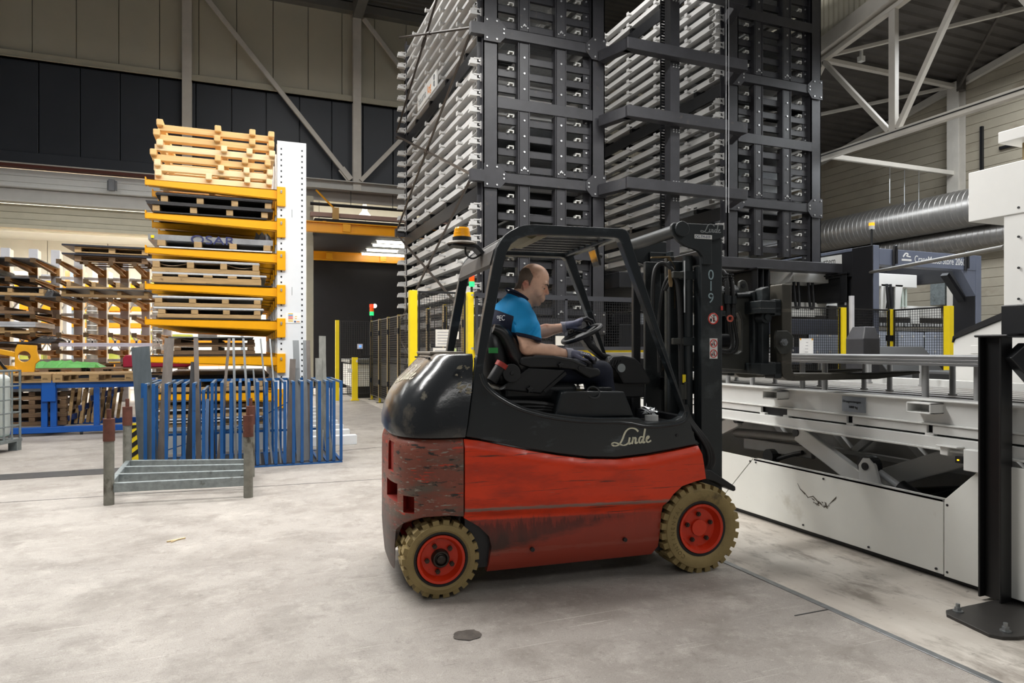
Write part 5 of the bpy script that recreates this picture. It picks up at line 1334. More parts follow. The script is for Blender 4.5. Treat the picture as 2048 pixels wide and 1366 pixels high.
# guard bars
def fbar(nm, p, q, w=.05, h=.05, m=FTUBE, bev=.01): 
    b = MB(); b.bar(p, q, w, h); return b.build(nm, m, fk, local=True, bevel=bev)
fbar('front_cross_bar', (1.18, .07, 2.205), (1.18, 1.04, 2.205), .06, .05)
fbar('rear_cross_bar', (.42, .07, 2.13), (.42, 1.04, 2.13), .05, .05)
for k in range(8):
    y = .16 + .11 * k; b = MB(); b.tube([(.44, y, 2.165), (.52, y, 2.2), (.6, y, 2.212), (1.17, y, 2.215)], .014, 8, sub=1); b.build('roof_bar', FTUBE, fk, smooth=60, local=True)
b = MB(); pr_ = [(.315, 1.985), (.34, 2.075), (.37, 2.12), (.42, 2.17), (.5, 2.215), (.62, 2.235)]
b.prism(pr_ + [(x + .012, z - .02) for x, z in reversed(pr_)], .1, 1.0); b.build('roof_plate', mat('dusty_black', '3b3733', .6, var=.2), fk, local=True)
b = MB(); b.prism([(.5, 2.21), (.66, 2.222), (.72, 2.19), (.66, 2.195), (.62, 2.17), (.56, 2.19)], .2, .75); b.build('deflector', mat('olive_plate', '5d5636', .5), fk, local=True)
# beacon at the rear corner
b = MB(); b.prism([(.14, 2.14), (.3, 2.13), (.37, 2.06), (.39, 2.07), (.32, 2.15), (.15, 2.155)], .4, .52); bp = b.build('beacon_bracket', PLASTIC, fk, local=True, bevel=.004)
b = MB(); b.lathe([(.095, 0), (.1, .008), (.085, .02), (.06, .024)], (.22, .46, 2.152), (0, 0, 1), 24); b.build('beacon_plate', DUSTY, bp, smooth=40, local=True)
b = MB(); b.lathe([(.062, 0), (.062, .03)], (.22, .46, 2.172), (0, 0, 1), 24); b.build('beacon_base', PLASTIC, bp, smooth=40, local=True)
b = MB(); b.lathe([(.06, 0), (.058, .012), (.055, .014), (.054, .034), (.051, .036), (.05, .056), (.043, .066), (.0, .07)], (.22, .46, 2.2), (0, 0, 1), 28); b.build('beacon_lens', mat('amber_lens', 'f7a50a', .2, emit=.25, spec=.6), bp, smooth=30, local=True)
b = MB(); b.tube([(.24, .44, 2.14), (.23, .4, 2.08), (.28, .4, 2.05), (.34, .42, 2.09), (.37, .44, 2.1)], .006, 6, sub=2); b.build('beacon_cable', RUBBER, bp, local=True)
# interior tub
def poly(nm, pts, y0, y1, m, bev=.008, par=fk):
    b = MB(); b.prism(pts, y0, y1); return b.build(nm, m, par, local=True, bevel=bev)
b = MB(); b.box(.26, 1.72, .1, 1.0, .74, .78); b.box(.26, .3, .1, 1.0, .78, 1.25); b.box(1.62, 1.68, .1, 1.0, .78, 1.02); b.build('cab_floor', BLACKD, fk, local=True)
b = MB(); b.box(.9, 1.62, .78, 1.0, .78, 1.1); b.box(1.2, 1.7, .86, 1.0, 1.06, 1.13); b.build('battery_cover', BLACKD, fk, local=True, bevel=.01)
poly('side_console', [(.74, 1.02), (.80, 1.195), (.83, 1.2), (1.23, 1.187), (1.24, 1.18), (1.31, 1.02)], .13, .42, FBLK, .012)
poly('console_step', [(1.28, .95), (1.28, 1.02), (1.33, 1.015), (1.36, .955)], .1, .3, FBLK)
b = MB(); b.box(1.08, 1.18, .2, .33, 1.19, 1.212); b.build('key_pad', PLASTIC, fk, local=True, bevel=.004)
b = MB(); b.lathe([(.045, 0), (.047, .003), (.036, .004), (.036, 0)], (1.02, .14, 1.185), (-.1, -1, .6), 20); b.build('cable_loop', RUBBER, fk, local=True)
tg = MB(); r = random.Random(2)
for k in range(46):
    c_ = Vector((1.47 + r.gauss(0, .022), .2 + r.gauss(0, .02), 1.036 + abs(r.gauss(0, .016)))); vs = [c_ + Vector((r.gauss(0, .016), r.gauss(0, .016), r.gauss(0, .010))) for _ in range(3)]
    tg.add([(v.x, v.y, max(v.z, 1.021)) for v in vs], [(0, 1, 2)])
tr_ = MB(); tr_.cyl((1.47, .2, .985), (1.47, .2, 1.02), .045, 18)
tape = thing('tape_roll', 'white tape roll with crumpled clear film lying on the forklift sill', 'tape', tuple(RM[fk.name] @ Vector((1.47, .2, .985))), FA)
for m_, n_, mm in ((tr_, 'roll', WHITEP), (tg, 'film_scrap', mat('clear_film', 'd5d8da', .15, spec=.7))):
    m_.v = [(x - 1.47, y - .2, z - .985) for x, y, z in m_.v]; m_.build(n_, mm, tape, local=True)
b = MB(); b.box(1.36, 1.6, .1, .35, .95, .985); b.build('sill_tray', BLACKD, fk, local=True)
# seat
b = MB(); rr = []
for z, x0, x1, hw in ((1.24, .40, .54, .2), (1.34, .375, .52, .225), (1.45, .355, .495, .23), (1.54, .35, .47, .215), (1.60, .365, .455, .18), (1.63, .39, .44, .13)):
    n = 20; cx, cy = (x0 + x1) / 2, .53
    rr.append([(cx + (x1 - x0) / 2 * (abs(math.cos(q)) ** .6) * (1 if math.cos(q) > 0 else -1), cy + hw * (abs(math.sin(q)) ** .6) * (1 if math.sin(q) > 0 else -1), z) for q in [2 * PI * i / n for i in range(n)]])
b.loft(rr); se = b.build('seat', SOFTBLK, fk, smooth=60, local=True)
for y in (.33, .73):
    b = MB(); b.tube([(.40, y, 1.60), (.46, y, 1.58), (.51, y, 1.5), (.545, y, 1.42), (.60, y, 1.34), (.64, y, 1.27)], [.03, .045, .05, .055, .05, .04], 12, sub=2); b.build('side_bolster', SOFTBLK, se, smooth=60, local=True)
b = MB(); b.box(.45, .98, .30, .76, 1.12, 1.24); b.build('cushion', SOFTBLK, se, local=True, bevel=.04, bseg=4)
b = MB(); b.box(.45, .95, .33, .73, .98, 1.12); b.build('seat_base', PLASTIC, se, local=True, bevel=.02)
for k in range(3):
    b = MB(); b.tube([(.45, .2 + .02 * k, 1.13 - .03 * k), (.65, .2, 1.12 - .02 * k), (.82, .22, 1.09 - .015 * k)], .018, 8, sub=1); b.build('seat_bellow', RUBBER, se, local=True)
b = MB(); b.box(.338, .345, .5, .6, 1.42, 1.47) if False else b.box(.36, .42, .29, .297, 1.44, 1.475); b.build('green_sticker', mat('sticker_green', '2f9c4a', .5), se, local=True)
# armrest with controls
poly('armrest', [(.558, 1.40), (.575, 1.417), (.65, 1.423), (.78, 1.418), (.906, 1.40), (1.015, 1.352), (1.10, 1.335), (1.12, 1.32), (1.115, 1.29), (1.039, 1.269), (.935, 1.330), (.80, 1.345), (.63, 1.346), (.558, 1.365)], .24, .40, PLASTIC, .014)
ar = [o for o in COL.objects if o.name.startswith('armrest')][-1]
poly('armrest_pad', [(.64, 1.41), (.65, 1.428), (.78, 1.424), (.92, 1.402), (1.02, 1.355), (1.0, 1.348), (.9, 1.388), (.78, 1.405)], .235, .405, mat('pad_grey', '2e3032', .4), .006, ar)
poly('armrest_bracket', [(.432, 1.205), (.62, 1.345), (.868, 1.33), (.86, 1.31), (.70, 1.175)], .25, .36, PLASTIC, .01)
kb = [o for o in COL.objects if o.name.startswith('armrest_bracket')][-1]
b = MB(); b.bar((.46, .245, 1.225), (.62, .245, 1.338), .006, .018); b.build('bracket_rib', BLACKD, kb, local=True); b = MB(); b.bar((.72, .245, 1.19), (.87, .245, 1.31), .006, .02); b.build('bracket_rib', BLACKD, kb, local=True)
def star(x, y, z, rr=.03):
    p = [(x + (rr if i % 2 == 0 else rr * .55) * math.cos(i * PI / 5 + .3), z + (rr if i % 2 == 0 else rr * .55) * math.sin(i * PI / 5 + .3)) for i in range(10)]
    poly('star_knob', p, y - .025, y, PLASTIC, .004)
star(.825, .24, 1.362, .022); star(.62, .25, 1.205, .028)
b = MB(); b.cyl((.968, .24, 1.34), (.968, .232, 1.34), .016, 14); b.build('pivot_cap', PLASTIC, fk, local=True); b = MB(); b.cyl((.494, .25, 1.312), (.494, .225, 1.312), .06, 20); b.cyl((.494, .226, 1.312), (.494, .218, 1.312), .014, 10); b.build('pivot_cap', PLASTIC, fk, local=True, bevel=.004)
b = MB(); b.tube([(1.075, .33, 1.34), (1.08, .33, 1.365), (1.095, .33, 1.385)], .012, 10); jo = b.build('joystick', RUBBER, fk, local=True); b = MB(); b.lathe([(0, -.026), (.018, -.02), (.026, -.004), (.024, .012), (.012, .022), (0, .024)], (1.1, .33, 1.395), (.3, 0, 1), 14); b.build('joystick_ball', PLASTIC, jo, smooth=60, local=True)
for k in range(3):
    b = MB(); b.lathe([(.035 - .006 * k, 0), (.035 - .006 * k, .008)], (1.07, .33, 1.335 + .009 * k), (.3, 0, 1), 16); b.build('bellows', RUBBER, jo, local=True)
b = MB(); b.cyl((.367, .25, 1.262), (.435, .25, 1.367), .036, 18); rt = b.build('tube_holder', PLASTIC, fk, smooth=40, local=True)
b = MB(); b.cyl((.424, .25, 1.35), (.441, .25, 1.377), .042, 18); b.build('red_cap', mat('cap_red', 'a83228', .5), rt, smooth=40, local=True)
# steering
b = MB(); cc = Vector((1.109, .55, 1.573)); ax = Vector((-.44, 0, .9)).normalized(); _, s_, u_ = basis(ax)
pts = [cc + (s_ * math.cos(a) + u_ * math.sin(a)) * .15 for a in [2 * PI * i / 36 for i in range(36)]]
# the wheel is tilted towards the driver
pts = [cc + Vector((.128 * math.cos(a), .16 * math.sin(a), .062 * math.cos(a))) for a in [2 * PI * i / 40 for i in range(40)]]
b.tube(pts, .0165, 10, True); sw = b.build('steering_wheel', PLASTIC, fk, smooth=60, local=True)
for a in (0.2, PI - .2, PI * 1.5):
    b = MB(); b.bar(cc + Vector((0, 0, -.02)), cc + Vector((.122 * math.cos(a), .152 * math.sin(a), .059 * math.cos(a))), .035, .012); b.build('spoke', PLASTIC, sw, local=True, bevel=.004)
b = MB(); b.lathe([(.05, 0), (.05, .02), (.035, .03), (0, .03)], cc - Vector((0, 0, .03)), (-.44, 0, .9), 18); b.build('wheel_hub', PLASTIC, sw, smooth=40, local=True)
poly('steering_column', [(1.085, 1.55), (1.15, 1.575), (1.175, 1.515), (1.19, 1.507), (1.25, 1.44), (1.33, 1.42), (1.33, 1.36), (1.27, 1.385), (1.145, 1.475), (1.125, 1.505)], .50, .61, PLASTIC, .018)
poly('dash_pod', [(1.245, 1.372), (1.28, 1.415), (1.36, 1.42), (1.45, 1.403), (1.50, 1.36), (1.569, 1.265), (1.575, 1.235), (1.56, 1.218), (1.36, 1.222), (1.315, 1.30)], .40, .72, PLASTIC, .025)
b = MB(); b.cyl((1.335, .40, 1.335), (1.335, .385, 1.335), .042, 22); b.cyl((1.335, .386, 1.335), (1.335, .380, 1.335), .034, 22); dg = b.build('round_gauge', PLASTIC, fk, local=True)
b = MB(); b.cyl((1.335, .381, 1.335), (1.335, .379, 1.335), .03, 22); b.build('gauge_glass', mat('gauge_glass', '9aa0a0', .1, spec=.8), dg, local=True)
for k in range(5):
    b = MB(); b.bar((1.25 + .02 * k, .395, 1.352 + .0), (1.262 + .02 * k, .395, 1.388), .006, .012); b.build('dash_button', BLACKD, dg, local=True)
b = MB(); b.box(1.30, 1.56, .46, .66, 1.12, 1.23); b.build('dash_support', BLACKD, fk, local=True, bevel=.01)
# mirror under the guard
b = MB(); b.prism([(1.16, 2.16), (1.178, 2.165), (1.205, 2.06), (1.2, 2.045), (1.185, 2.05)], .42, .54); mi = b.build('mirror', PLASTIC, fk, local=True, bevel=.005)
b = MB(); b.prism([(1.153, 2.155), (1.16, 2.158), (1.19, 2.06), (1.186, 2.055)], .425, .535); b.build('mirror_glass', mat('mirror_glass', 'c8c0a8', .08, .9), mi, local=True)
b = MB(); b.cyl((1.18, .48, 2.2), (1.21, .48, 2.13), .012, 8); b.cyl((1.195, .48, 2.13), (1.23, .48, 2.12), .018, 8); b.build('mirror_clamp', BLACKD, mi, local=True)
# mast ------------------------------------------------------------------
def chan(nm, x0, x1, y0, y1, z0, z1, m=MAST):
    b = MB(); b.box(x0, x1, y0, y1, z0, z1); return b.build(nm, m, fk, local=True, bevel=.006)
oc = chan('mast_channel', 1.835, 2.0, .17, .20, .14, 2.235)
chan('mast_channel', 1.97, 2.0, .2, .29, .14, 2.235); chan('mast_channel', 1.835, 1.86, .2, .27, .14, 2.04)
chan('mast_channel', 1.835, 2.0, .90, .93, .14, 2.235); chan('mast_channel', 1.97, 2.0, .82, .9, .14, 2.235)
TPL = [(1.606, 2.318), (1.996, 2.325), (1.996, 2.236), (1.902, 2.211), (1.902, 2.043), (1.835, 2.044), (1.828, 2.098), (1.80, 2.131), (1.75, 2.15), (1.69, 2.165), (1.65, 2.19), (1.61, 2.23), (1.592, 2.27), (1.592, 2.30)]
for y0 in (.145, .925):
    poly('mast_head_plate', TPL, y0, y0 + .03, MAST, .006)
hp = [o for o in COL.objects if o.name.startswith('mast_head_plate')][0]
b = MB(); b.cyl((1.662, .13, 2.275), (1.662, .98, 2.275), .045, 20); b.build('tilt_tube', MAST, fk, smooth=40, local=True)
b = MB(); b.cyl((1.662, .12, 2.275), (1.662, .145, 2.275), .052, 22); b.build('tilt_tube_cap', MAST, fk, local=True, bevel=.004); b = MB(); b.cyl((1.662, .97, 2.275), (1.662, .995, 2.275), .052, 22); b.build('tilt_tube_cap', MAST, fk, local=True, bevel=.004)
b = MB(); b.prism([(1.60, 2.25), (1.70, 2.25), (1.74, 2.15), (1.80, 2.0), (1.72, 2.0), (1.66, 2.12)], .94, .97); b.build('far_bracket', MAST, fk, local=True)
chan('inner_channel', 1.70, 1.76, .40, .44, .2, 2.13, GREASE); chan('inner_channel', 1.70, 1.83, .36, .40, .2, 2.09, MAST); chan('inner_channel', 1.70, 1.83, .72, .76, .2, 2.13, MAST); chan('inner_channel', 1.60, 1.66, .72, .76, .75, 2.1, BLACKD)
for y in (.29, .79):
    b = MB(); b.cyl((1.80, y, .3), (1.80, y, 2.12), .036, 16); b.build('lift_cylinder', MAST, fk, smooth=40, local=True)
for z in (1.98, 1.52, .98):
    b = MB(); b.box(1.74, 1.90, .25, .33, z - .03, z + .03); br_ = b.build('cylinder_bracket', MAST, fk, local=True, bevel=.006)
    b = MB(); b.cyl((1.865, .25, z), (1.865, .235, z), .016, 8); b.build('bracket_bolt', BLACKD, br_, local=True)
    b = MB(); b.box(1.66, 1.74, .24, .27, z - .022, z + .022); b.build('hose_clamp', GREASE, br_, local=True, bevel=.004)
for z in (2.1, 1.2, .6): chan('mast_cross_member', 1.84, 1.88, .2, .9, z - .05, z + .05, BLACKD)
poly('lamp_bar', [(1.56, 2.115), (1.70, 2.125), (1.735, 2.06), (1.745, 2.06), (1.745, 1.75), (1.735, 1.75), (1.732, 2.05), (1.695, 2.112), (1.56, 2.105)], .36, .385, mat('brass_brown', '6e5c3c', .5, .3), .002)
def hose(pts, rr=.013, m=RUBBER, nm='hose'):
    b = MB(); b.tube(pts, rr, 8, sub=2); return b.build(nm, m, fk, smooth=60, local=True)
hose([(1.60, .42, 1.75), (1.60, .42, 1.98), (1.63, .42, 2.07), (1.69, .40, 2.08), (1.735, .34, 2.0), (1.745, .30, 1.8), (1.745, .29, 1.35), (1.745, .28, 1.1)], .016)
hose([(1.64, .40, 1.3), (1.63, .40, 1.6), (1.65, .38, 1.9), (1.69, .33, 2.0), (1.725, .29, 1.95), (1.735, .265, 1.7), (1.735, .25, 1.3), (1.74, .24, 1.05)], .013)
hose([(1.66, .36, 1.88), (1.69, .31, 1.98), (1.715, .28, 1.93), (1.722, .255, 1.7), (1.72, .245, 1.3), (1.725, .24, 1.02)], .013)
for k in range(3):
    hose([(1.73 + .014 * k, .23, 1.08), (1.74 + .012 * k, .2, .98), (1.80 + .016 * k, .15, .88), (1.86 + .02 * k, .13, .78), (1.87 + .02 * k, .13, .68), (1.82 + .014 * k, .14, .62), (1.78, .2, .60)], .014)
for k, zz in enumerate((1.22, 1.24)):
    b = MB(); b.cyl((1.725 + .02 * k, .23, 1.12), (1.725 + .02 * k, .23, zz), .014, 8); b.build('hose_coupling', GREASE, fk, local=True)
b = MB(); b.box(1.722, 1.745, .222, .226, 1.235, 1.29); b.build('yellow_tag', FYEL, fk, local=True)
poly('strap_plate', [(1.655, 2.02), (1.672, 2.02), (1.69, 1.93), (1.685, 1.90), (1.665, 1.90), (1.658, 1.93)], .30, .305, mat('tan_plate', '8a7350', .5), .001)
b = MB(); b.cyl((1.752, .25, 1.72), (1.752, .25, 2.08), .005, 6); b.build('bright_rod', ALU, fk, local=True)
# decals on the near channel
WDEC = mat('decal_white', 'e4e4e0', .5); RDEC = mat('decal_red', 'cf2a1c', .5)
DIG = mat('stencil_blue', '8fa3a8', .6, wear=[('2c3133', .60, .05, 25, (1, 1, 1))])
for s, z in (('0', 1.945), ('1', 1.868), ('9', 1.785)):
    text('stencil_digit', s, .098, DIG, frame((1.884, .1685, z), (1, 0, 0), (0, 0, 1)), oc)
logo('logo', frame((1.81, .1435, 2.262), (1, 0, .01), (-.1, 0, 1)), .056, mat('logo_grey', '8b9090', .5), hp)
b = MB(); b.box(1.765, 1.90, .1425, .1445, 2.218, 2.246); pl_ = b.build('name_plate', WDEC, hp, local=True)
text('plate_text', 'OG-TM-019', .027, mat('plate_navy', '2a3a66', .5), frame((1.769, .142, 2.2225), (1, 0, 0), (0, 0, 1)), hp, sx=.86)
def ban(cx, cz, rr):
    b = MB(); b.cyl((cx, .169, cz), (cx, .1675, cz), rr, 24); o = b.build('warning_decal', WDEC, oc, local=True)
    b = MB(); b.tube([(cx + rr * .9 * math.cos(a), .1672, cz + rr * .9 * math.sin(a)) for a in [2 * PI * i / 28 for i in range(28)]], rr * .11, 6, True)
    b.bar((cx - rr * .62, .1668, cz + rr * .62), (cx + rr * .62, .1668, cz - rr * .62), rr * .16, .002); 
    b.cur = 1; b.box(cx + rr * .0, cx + rr * .28, .1668, .1675, cz - rr * .55, cz + rr * .15); b.cyl((cx + rr * .14, .1675, cz + rr * .3), (cx + rr * .14, .1668, cz + rr * .3), rr * .13, 8)
    b.cyl((cx - rr * .42, .1675, cz - rr * .4), (cx - rr * .42, .1668, cz - rr * .4), rr * .17, 8); b.box(cx - rr * .6, cx - rr * .25, .1668, .1675, cz - rr * .3, cz + rr * .02); b.box(cx - rr * .1, cx + rr * .5, .1668, .1675, cz + rr * .48, cz + rr * .62)
    # decal print sits on the decal, a piece of the channel
    return b.build('warning_print', [RDEC, INK], oc, local=True)
ban(1.925, 1.676, .04)
b = MB(); b.box(1.898, 1.96, .168, .1695, 1.40, 1.54); b.build('decal_card', WDEC, oc, local=True)
ban(1.929, 1.505, .029); ban(1.929, 1.435, .029)
b = MB(); b.box(1.985, 2.0, .163, .169, 1.735, 1.765); b.build('red_reflector', mat('reflector_red', 'c8443c', .4), oc, local=True)
# carriage, side shifter and forks
CAR = [(2.02, 1.88), (2.5, 1.89), (2.5, 1.30), (2.02, 1.33), (2.02, 1.447), (2.32, 1.43), (2.355, 1.45), (2.357, 1.68), (2.33, 1.74), (2.28, 1.75), (2.02, 1.75)]
for y0 in (.45, .80): poly('carriage_plate', CAR, y0, y0 + .05, GREASE, .008)
for y0, y1, x0, x1, z0, z1 in ((.40, .88, 2.42, 2.5, 1.29, 1.9),):
    b = MB(); b.prism([(y0, z0), (y1, z0), (y1, z1), (y0, z1)], x0, x1, 'yz', holes=[[(y0 + .14, z0 + .12), (y1 - .14, z0 + .12), (y1 - .14, z1 - .12), (y0 + .14, z1 - .12)]]); b.build('shifter_frame', MAST, fk, local=True, bevel=.012)
b = MB(); b.prism([(2.445, 1.91), (2.50, 1.93), (2.515, 1.90), (2.505, 1.30), (2.46, 1.27), (2.445, 1.30)], .33, .42); b.build('shifter_edge', MAST, fk, local=True, bevel=.008)
poly('lifting_eye', [(2.40, 1.88), (2.41, 1.98), (2.43, 1.995), (2.46, 1.99), (2.475, 1.97), (2.49, 1.91), (2.49, 1.88)], .55, .58, GREASE, .004)
b = MB(); b.cyl((2.44, .545, 1.95), (2.44, .585, 1.95), .018, 12); b.build('eye_hole', BLACKD, fk, local=True)
for z, h in ((1.79, .028), (1.745, .02), (1.335, .028), (1.30, .02)):
    b = MB(); b.box(2.38, 2.60, .26, .95, z - h, z + h); b.build('shifter_bar', MAST, fk, local=True, bevel=.006)
FORKM = mat('fork_steel', '4b4841', .4, .35, var=.2, scale=4, wear=[('7d776b', .58, .1, 3, (.6, 1, 4)), ('2c2b27', .64, .08, 6, (1, 1, 1))])
def fork(y0):
    b = MB(); pts = [(2.555, 1.942), (2.64, 1.944), (2.64, 1.33), (2.648, 1.30), (2.66, 1.289), (3.43, 1.281), (3.835, 1.294), (3.835, 1.273), (3.42, 1.236), (2.66, 1.232), (2.60, 1.238), (2.57, 1.255), (2.555, 1.3)]
    b.prism(pts, y0, y0 + .14); f = b.build('fork', FORKM, fk, local=True, bevel=.008)
    b = MB(); b.box(2.50, 2.56, y0 + .01, y0 + .13, 1.71, 1.83); b.build('fork_hook', MAST, f, local=True, bevel=.008); b = MB(); b.box(2.50, 2.56, y0 + .01, y0 + .13, 1.25, 1.37); b.build('fork_hook', MAST, f, local=True, bevel=.008)
    b = MB(); b.prism([(2.49, 1.60), (2.58, 1.60), (2.63, 1.56), (2.63, 1.48), (2.58, 1.43), (2.52, 1.43), (2.48, 1.48), (2.48, 1.55)], y0 - .03, y0); lg_ = b.build('fork_lug', GREASE, f, local=True, bevel=.006)
    b = MB(); b.cyl((2.535, y0 - .03, 1.515), (2.535, y0 - .055, 1.515), .028, 6); b.cyl((2.535, y0 - .05, 1.515), (2.535, y0 - .065, 1.515), .016, 10); b.build('fork_bolt', STEEL, f, local=True)
    return f
fork(.25); fork(.82)
b = MB(); b.cyl((2.46, .38, 1.70), (2.46, .30, 1.70), .045, 16); b.cyl((2.46, .30, 1.70), (2.46, .285, 1.70), .025, 10); b.build('roller', MAST, fk, local=True)
b = MB(); b.cyl((2.1, .6, 1.87), (2.4, .6, 1.90), .06, 14); b.cyl((2.30, .44, 1.865), (2.42, .44, 1.872), .02, 10); b.build('shift_cylinder', MAST, fk, smooth=40, local=True)
b = MB(); b.cyl((2.06, .55, 1.52), (2.30, .55, 1.52), .06, 16); b.build('far_drum', BLACKD, fk, smooth=40, local=True)
for k, (dx, z1) in enumerate(((0, 2.06), (.045, 2.03))):
    x = 2.19 + dx
    hose([(x - .06, .5, 1.9), (x - .03, .5, z1 - .06), (x + .01, .48, z1), (x + .035, .46, z1 - .05), (x + .03, .44, 1.95), (x + .03, .43, 1.80), (x + .035, .43, 1.70)], .018)
    b = MB()
    for q in range(9):
        z = 1.84 + .022 * q; b.cyl((x + .031, .441 + .002 * q, z), (x + .031, .441 + .002 * q, z + .009), .0215, 10)
    b.build('hose_wrap', PLASTIC, fk, local=True, kind='stuff')
    b = MB(); b.cyl((x + .03, .43, 1.80), (x + .03, .43, 1.86), .026, 10); b.cyl((x + .032, .43, 1.70), (x + .032, .43, 1.77), .019, 6); b.build('hose_fitting', MAST, fk, local=True)
hose([(2.26, .43, 1.72), (2.28, .42, 1.6), (2.30, .42, 1.5), (2.26, .42, 1.43), (2.15, .42, 1.44), (2.05, .42, 1.46)], .012)
hose([(2.23, .43, 1.72), (2.23, .42, 1.62), (2.26, .42, 1.5), (2.22, .42, 1.44), (2.1, .42, 1.47)], .012)
b = MB(); b.lathe([(.024, 0), (.026, .012), (.016, .012), (.014, 0)], (2.215, .40, 1.69), (0, -1, 0), 18); b.build('red_dust_cap', mat('cap_salmon', 'c8604e', .5), fk, local=True)
# wheels ------------------------------------------------------------------
def wheel(cx, cz, r, y0, w, side, front, nlug):
    s = 1 if side == 'near' else -1
    o = Vector((cx, y0, cz)); ax = Vector((0, s, 0))
    rr = .62 * r if not front else .555 * r
    b = MB(); ri = rr * .90
    b.lathe([(rr, .006), (rr, .0), (ri, .004), (ri * .93, .03), (ri * .86, .05), (ri * .62, .052), (ri * .36, .045), (0, .045)], o, ax, 36)
    b.lathe([(rr, .0), (rr, w)], o, ax, 36)
    wl = b.build('wheel', RIM, fk, smooth=35, local=True)
    b = MB(); lr = r * .905
    b.lathe([(rr * 1.0, .012), (rr * 1.06, .004), (rr * 1.13, .006)], o, ax, 48); b.build('bead', TYRED, wl, smooth=50, local=True)
    b = MB(); b.lathe([(rr * 1.1, .012), (rr * 1.14, .006), (rr + (lr - rr) * .5, -.006), (lr * .975, -.002), (lr, .012), (lr * 1.005, .03), (lr * 1.005, w - .03), (lr, w - .012), (rr * 1.1, w - .01)], o, ax, 64)
    pit = 2 * PI / nlug
    for i in range(nlug):
        for half in (0, 1):
            a = pit * (i + .5 * half); c = .34 * pit; h0, h1 = (.0, w * .46) if half == 0 else (w * .54, w)
            vs = []
            for rad, sh in ((lr * .93, 1.0), (r, .86)):
                for da in (-c * sh, c * sh):
                    e = .008 if rad > lr else .0
                    for h in (h0 + e, h1 - e):
                        q = a + da; vs.append(o + ax * h + Vector((rad * math.cos(q), 0, rad * math.sin(q))))
            b.add(vs, [(0, 1, 3, 2), (4, 6, 7, 5), (0, 4, 5, 1), (2, 3, 7, 6), (0, 2, 6, 4), (1, 5, 7, 3)])
    b.build('tyre', TYRE, wl, smooth=30, local=True)
    for i in range(5):
        a = 2 * PI * i / 5 + (.35 if front else .75); q = o + ax * .042 + Vector((ri * .62 * math.cos(a), 0, ri * .62 * math.sin(a)))
        b = MB(); b.cyl(q, q - ax * .016, .0155, 6); b.cyl(q - ax * .016, q - ax * .024, .009, 8); b.build('wheel_nut', mat('nut_dark', '40332a', .5, .4), wl, local=True)
    b = MB()
    if front: b.cyl(o + ax * .04, o + ax * .028, ri * .37, 26)
    else: b.lathe([(ri * .42, .045), (ri * .42, .02), (ri * .36, .005), (ri * .3, .005), (ri * .28, .02), (ri * .2, .015), (ri * .19, -.004), (ri * .1, -.01), (0, -.01)], o, ax, 24)
    b.build('hub_cap', RIM if front else mat('hub_dark', '3a332d', .4, .5), wl, smooth=30, local=True)
    if side == 'near':
        word = 'CONTINENTAL' if front else 'CONTINENTAL'; tm = MB(); rad = (rr * 1.13 + lr) / 2 - .018
        if front:
            for k, chh in enumerate(word):
                a = math.radians(230 - 9.2 * k); 
                M = Matrix.Translation((cx, y0 - .0055, cz)) @ Matrix.Rotation(-(a - PI / 2), 4, 'Y')
                cu = bpy.data.curves.new('c', 'FONT'); cu.body = chh; cu.size = .036; cu.extrude = .0008; cu.align_x = 'CENTER'
                tt = bpy.data.objects.new('c', cu); COL.objects.link(tt)
                me = bpy.data.meshes.new_from_object(tt.evaluated_get(bpy.context.evaluated_depsgraph_get())); bpy.data.objects.remove(tt)
                A = M @ frame((-.0, 0, rad), (1, 0, 0), (0, 0, 1))
                tm.add([A @ v.co for v in me.vertices], [tuple(p.vertices) for p in me.polygons])
            tm.build('tyre_lettering', mat('tyre_letter', '6d5d3a', .8), wl, local=True)
    return wl
wheel(0, .230, .230, .015, .20, 'near', False, 22)
wheel(0, .230, .230, 1.085, .20, 'far', False, 22)
wheel(1.721, .288, .290, -.015, .24, 'near', True, 27)
wheel(1.721, .288, .290, 1.115, .24, 'far', True, 27)
b = MB(); b.cyl((0, .2, .23), (0, .9, .23), .05, 12); b.cyl((1.721, .2, .288), (1.721, .9, .288), .07, 12); b.build('axle', BLACKD, fk, local=True)
poly('mudguard', [(1.765, .69), (1.80, .655), (1.835, .655), (2.03, .532), (2.032, .506), (2.015, .50), (1.87, .575), (1.775, .60)], .06, .3, PLASTIC, .006)
poly('front_cowl', [(1.70, .86), (1.74, .84), (1.77, .62), (1.78, .60), (1.80, .70), (1.76, .85)], .1, .3, BLACKD, .004)
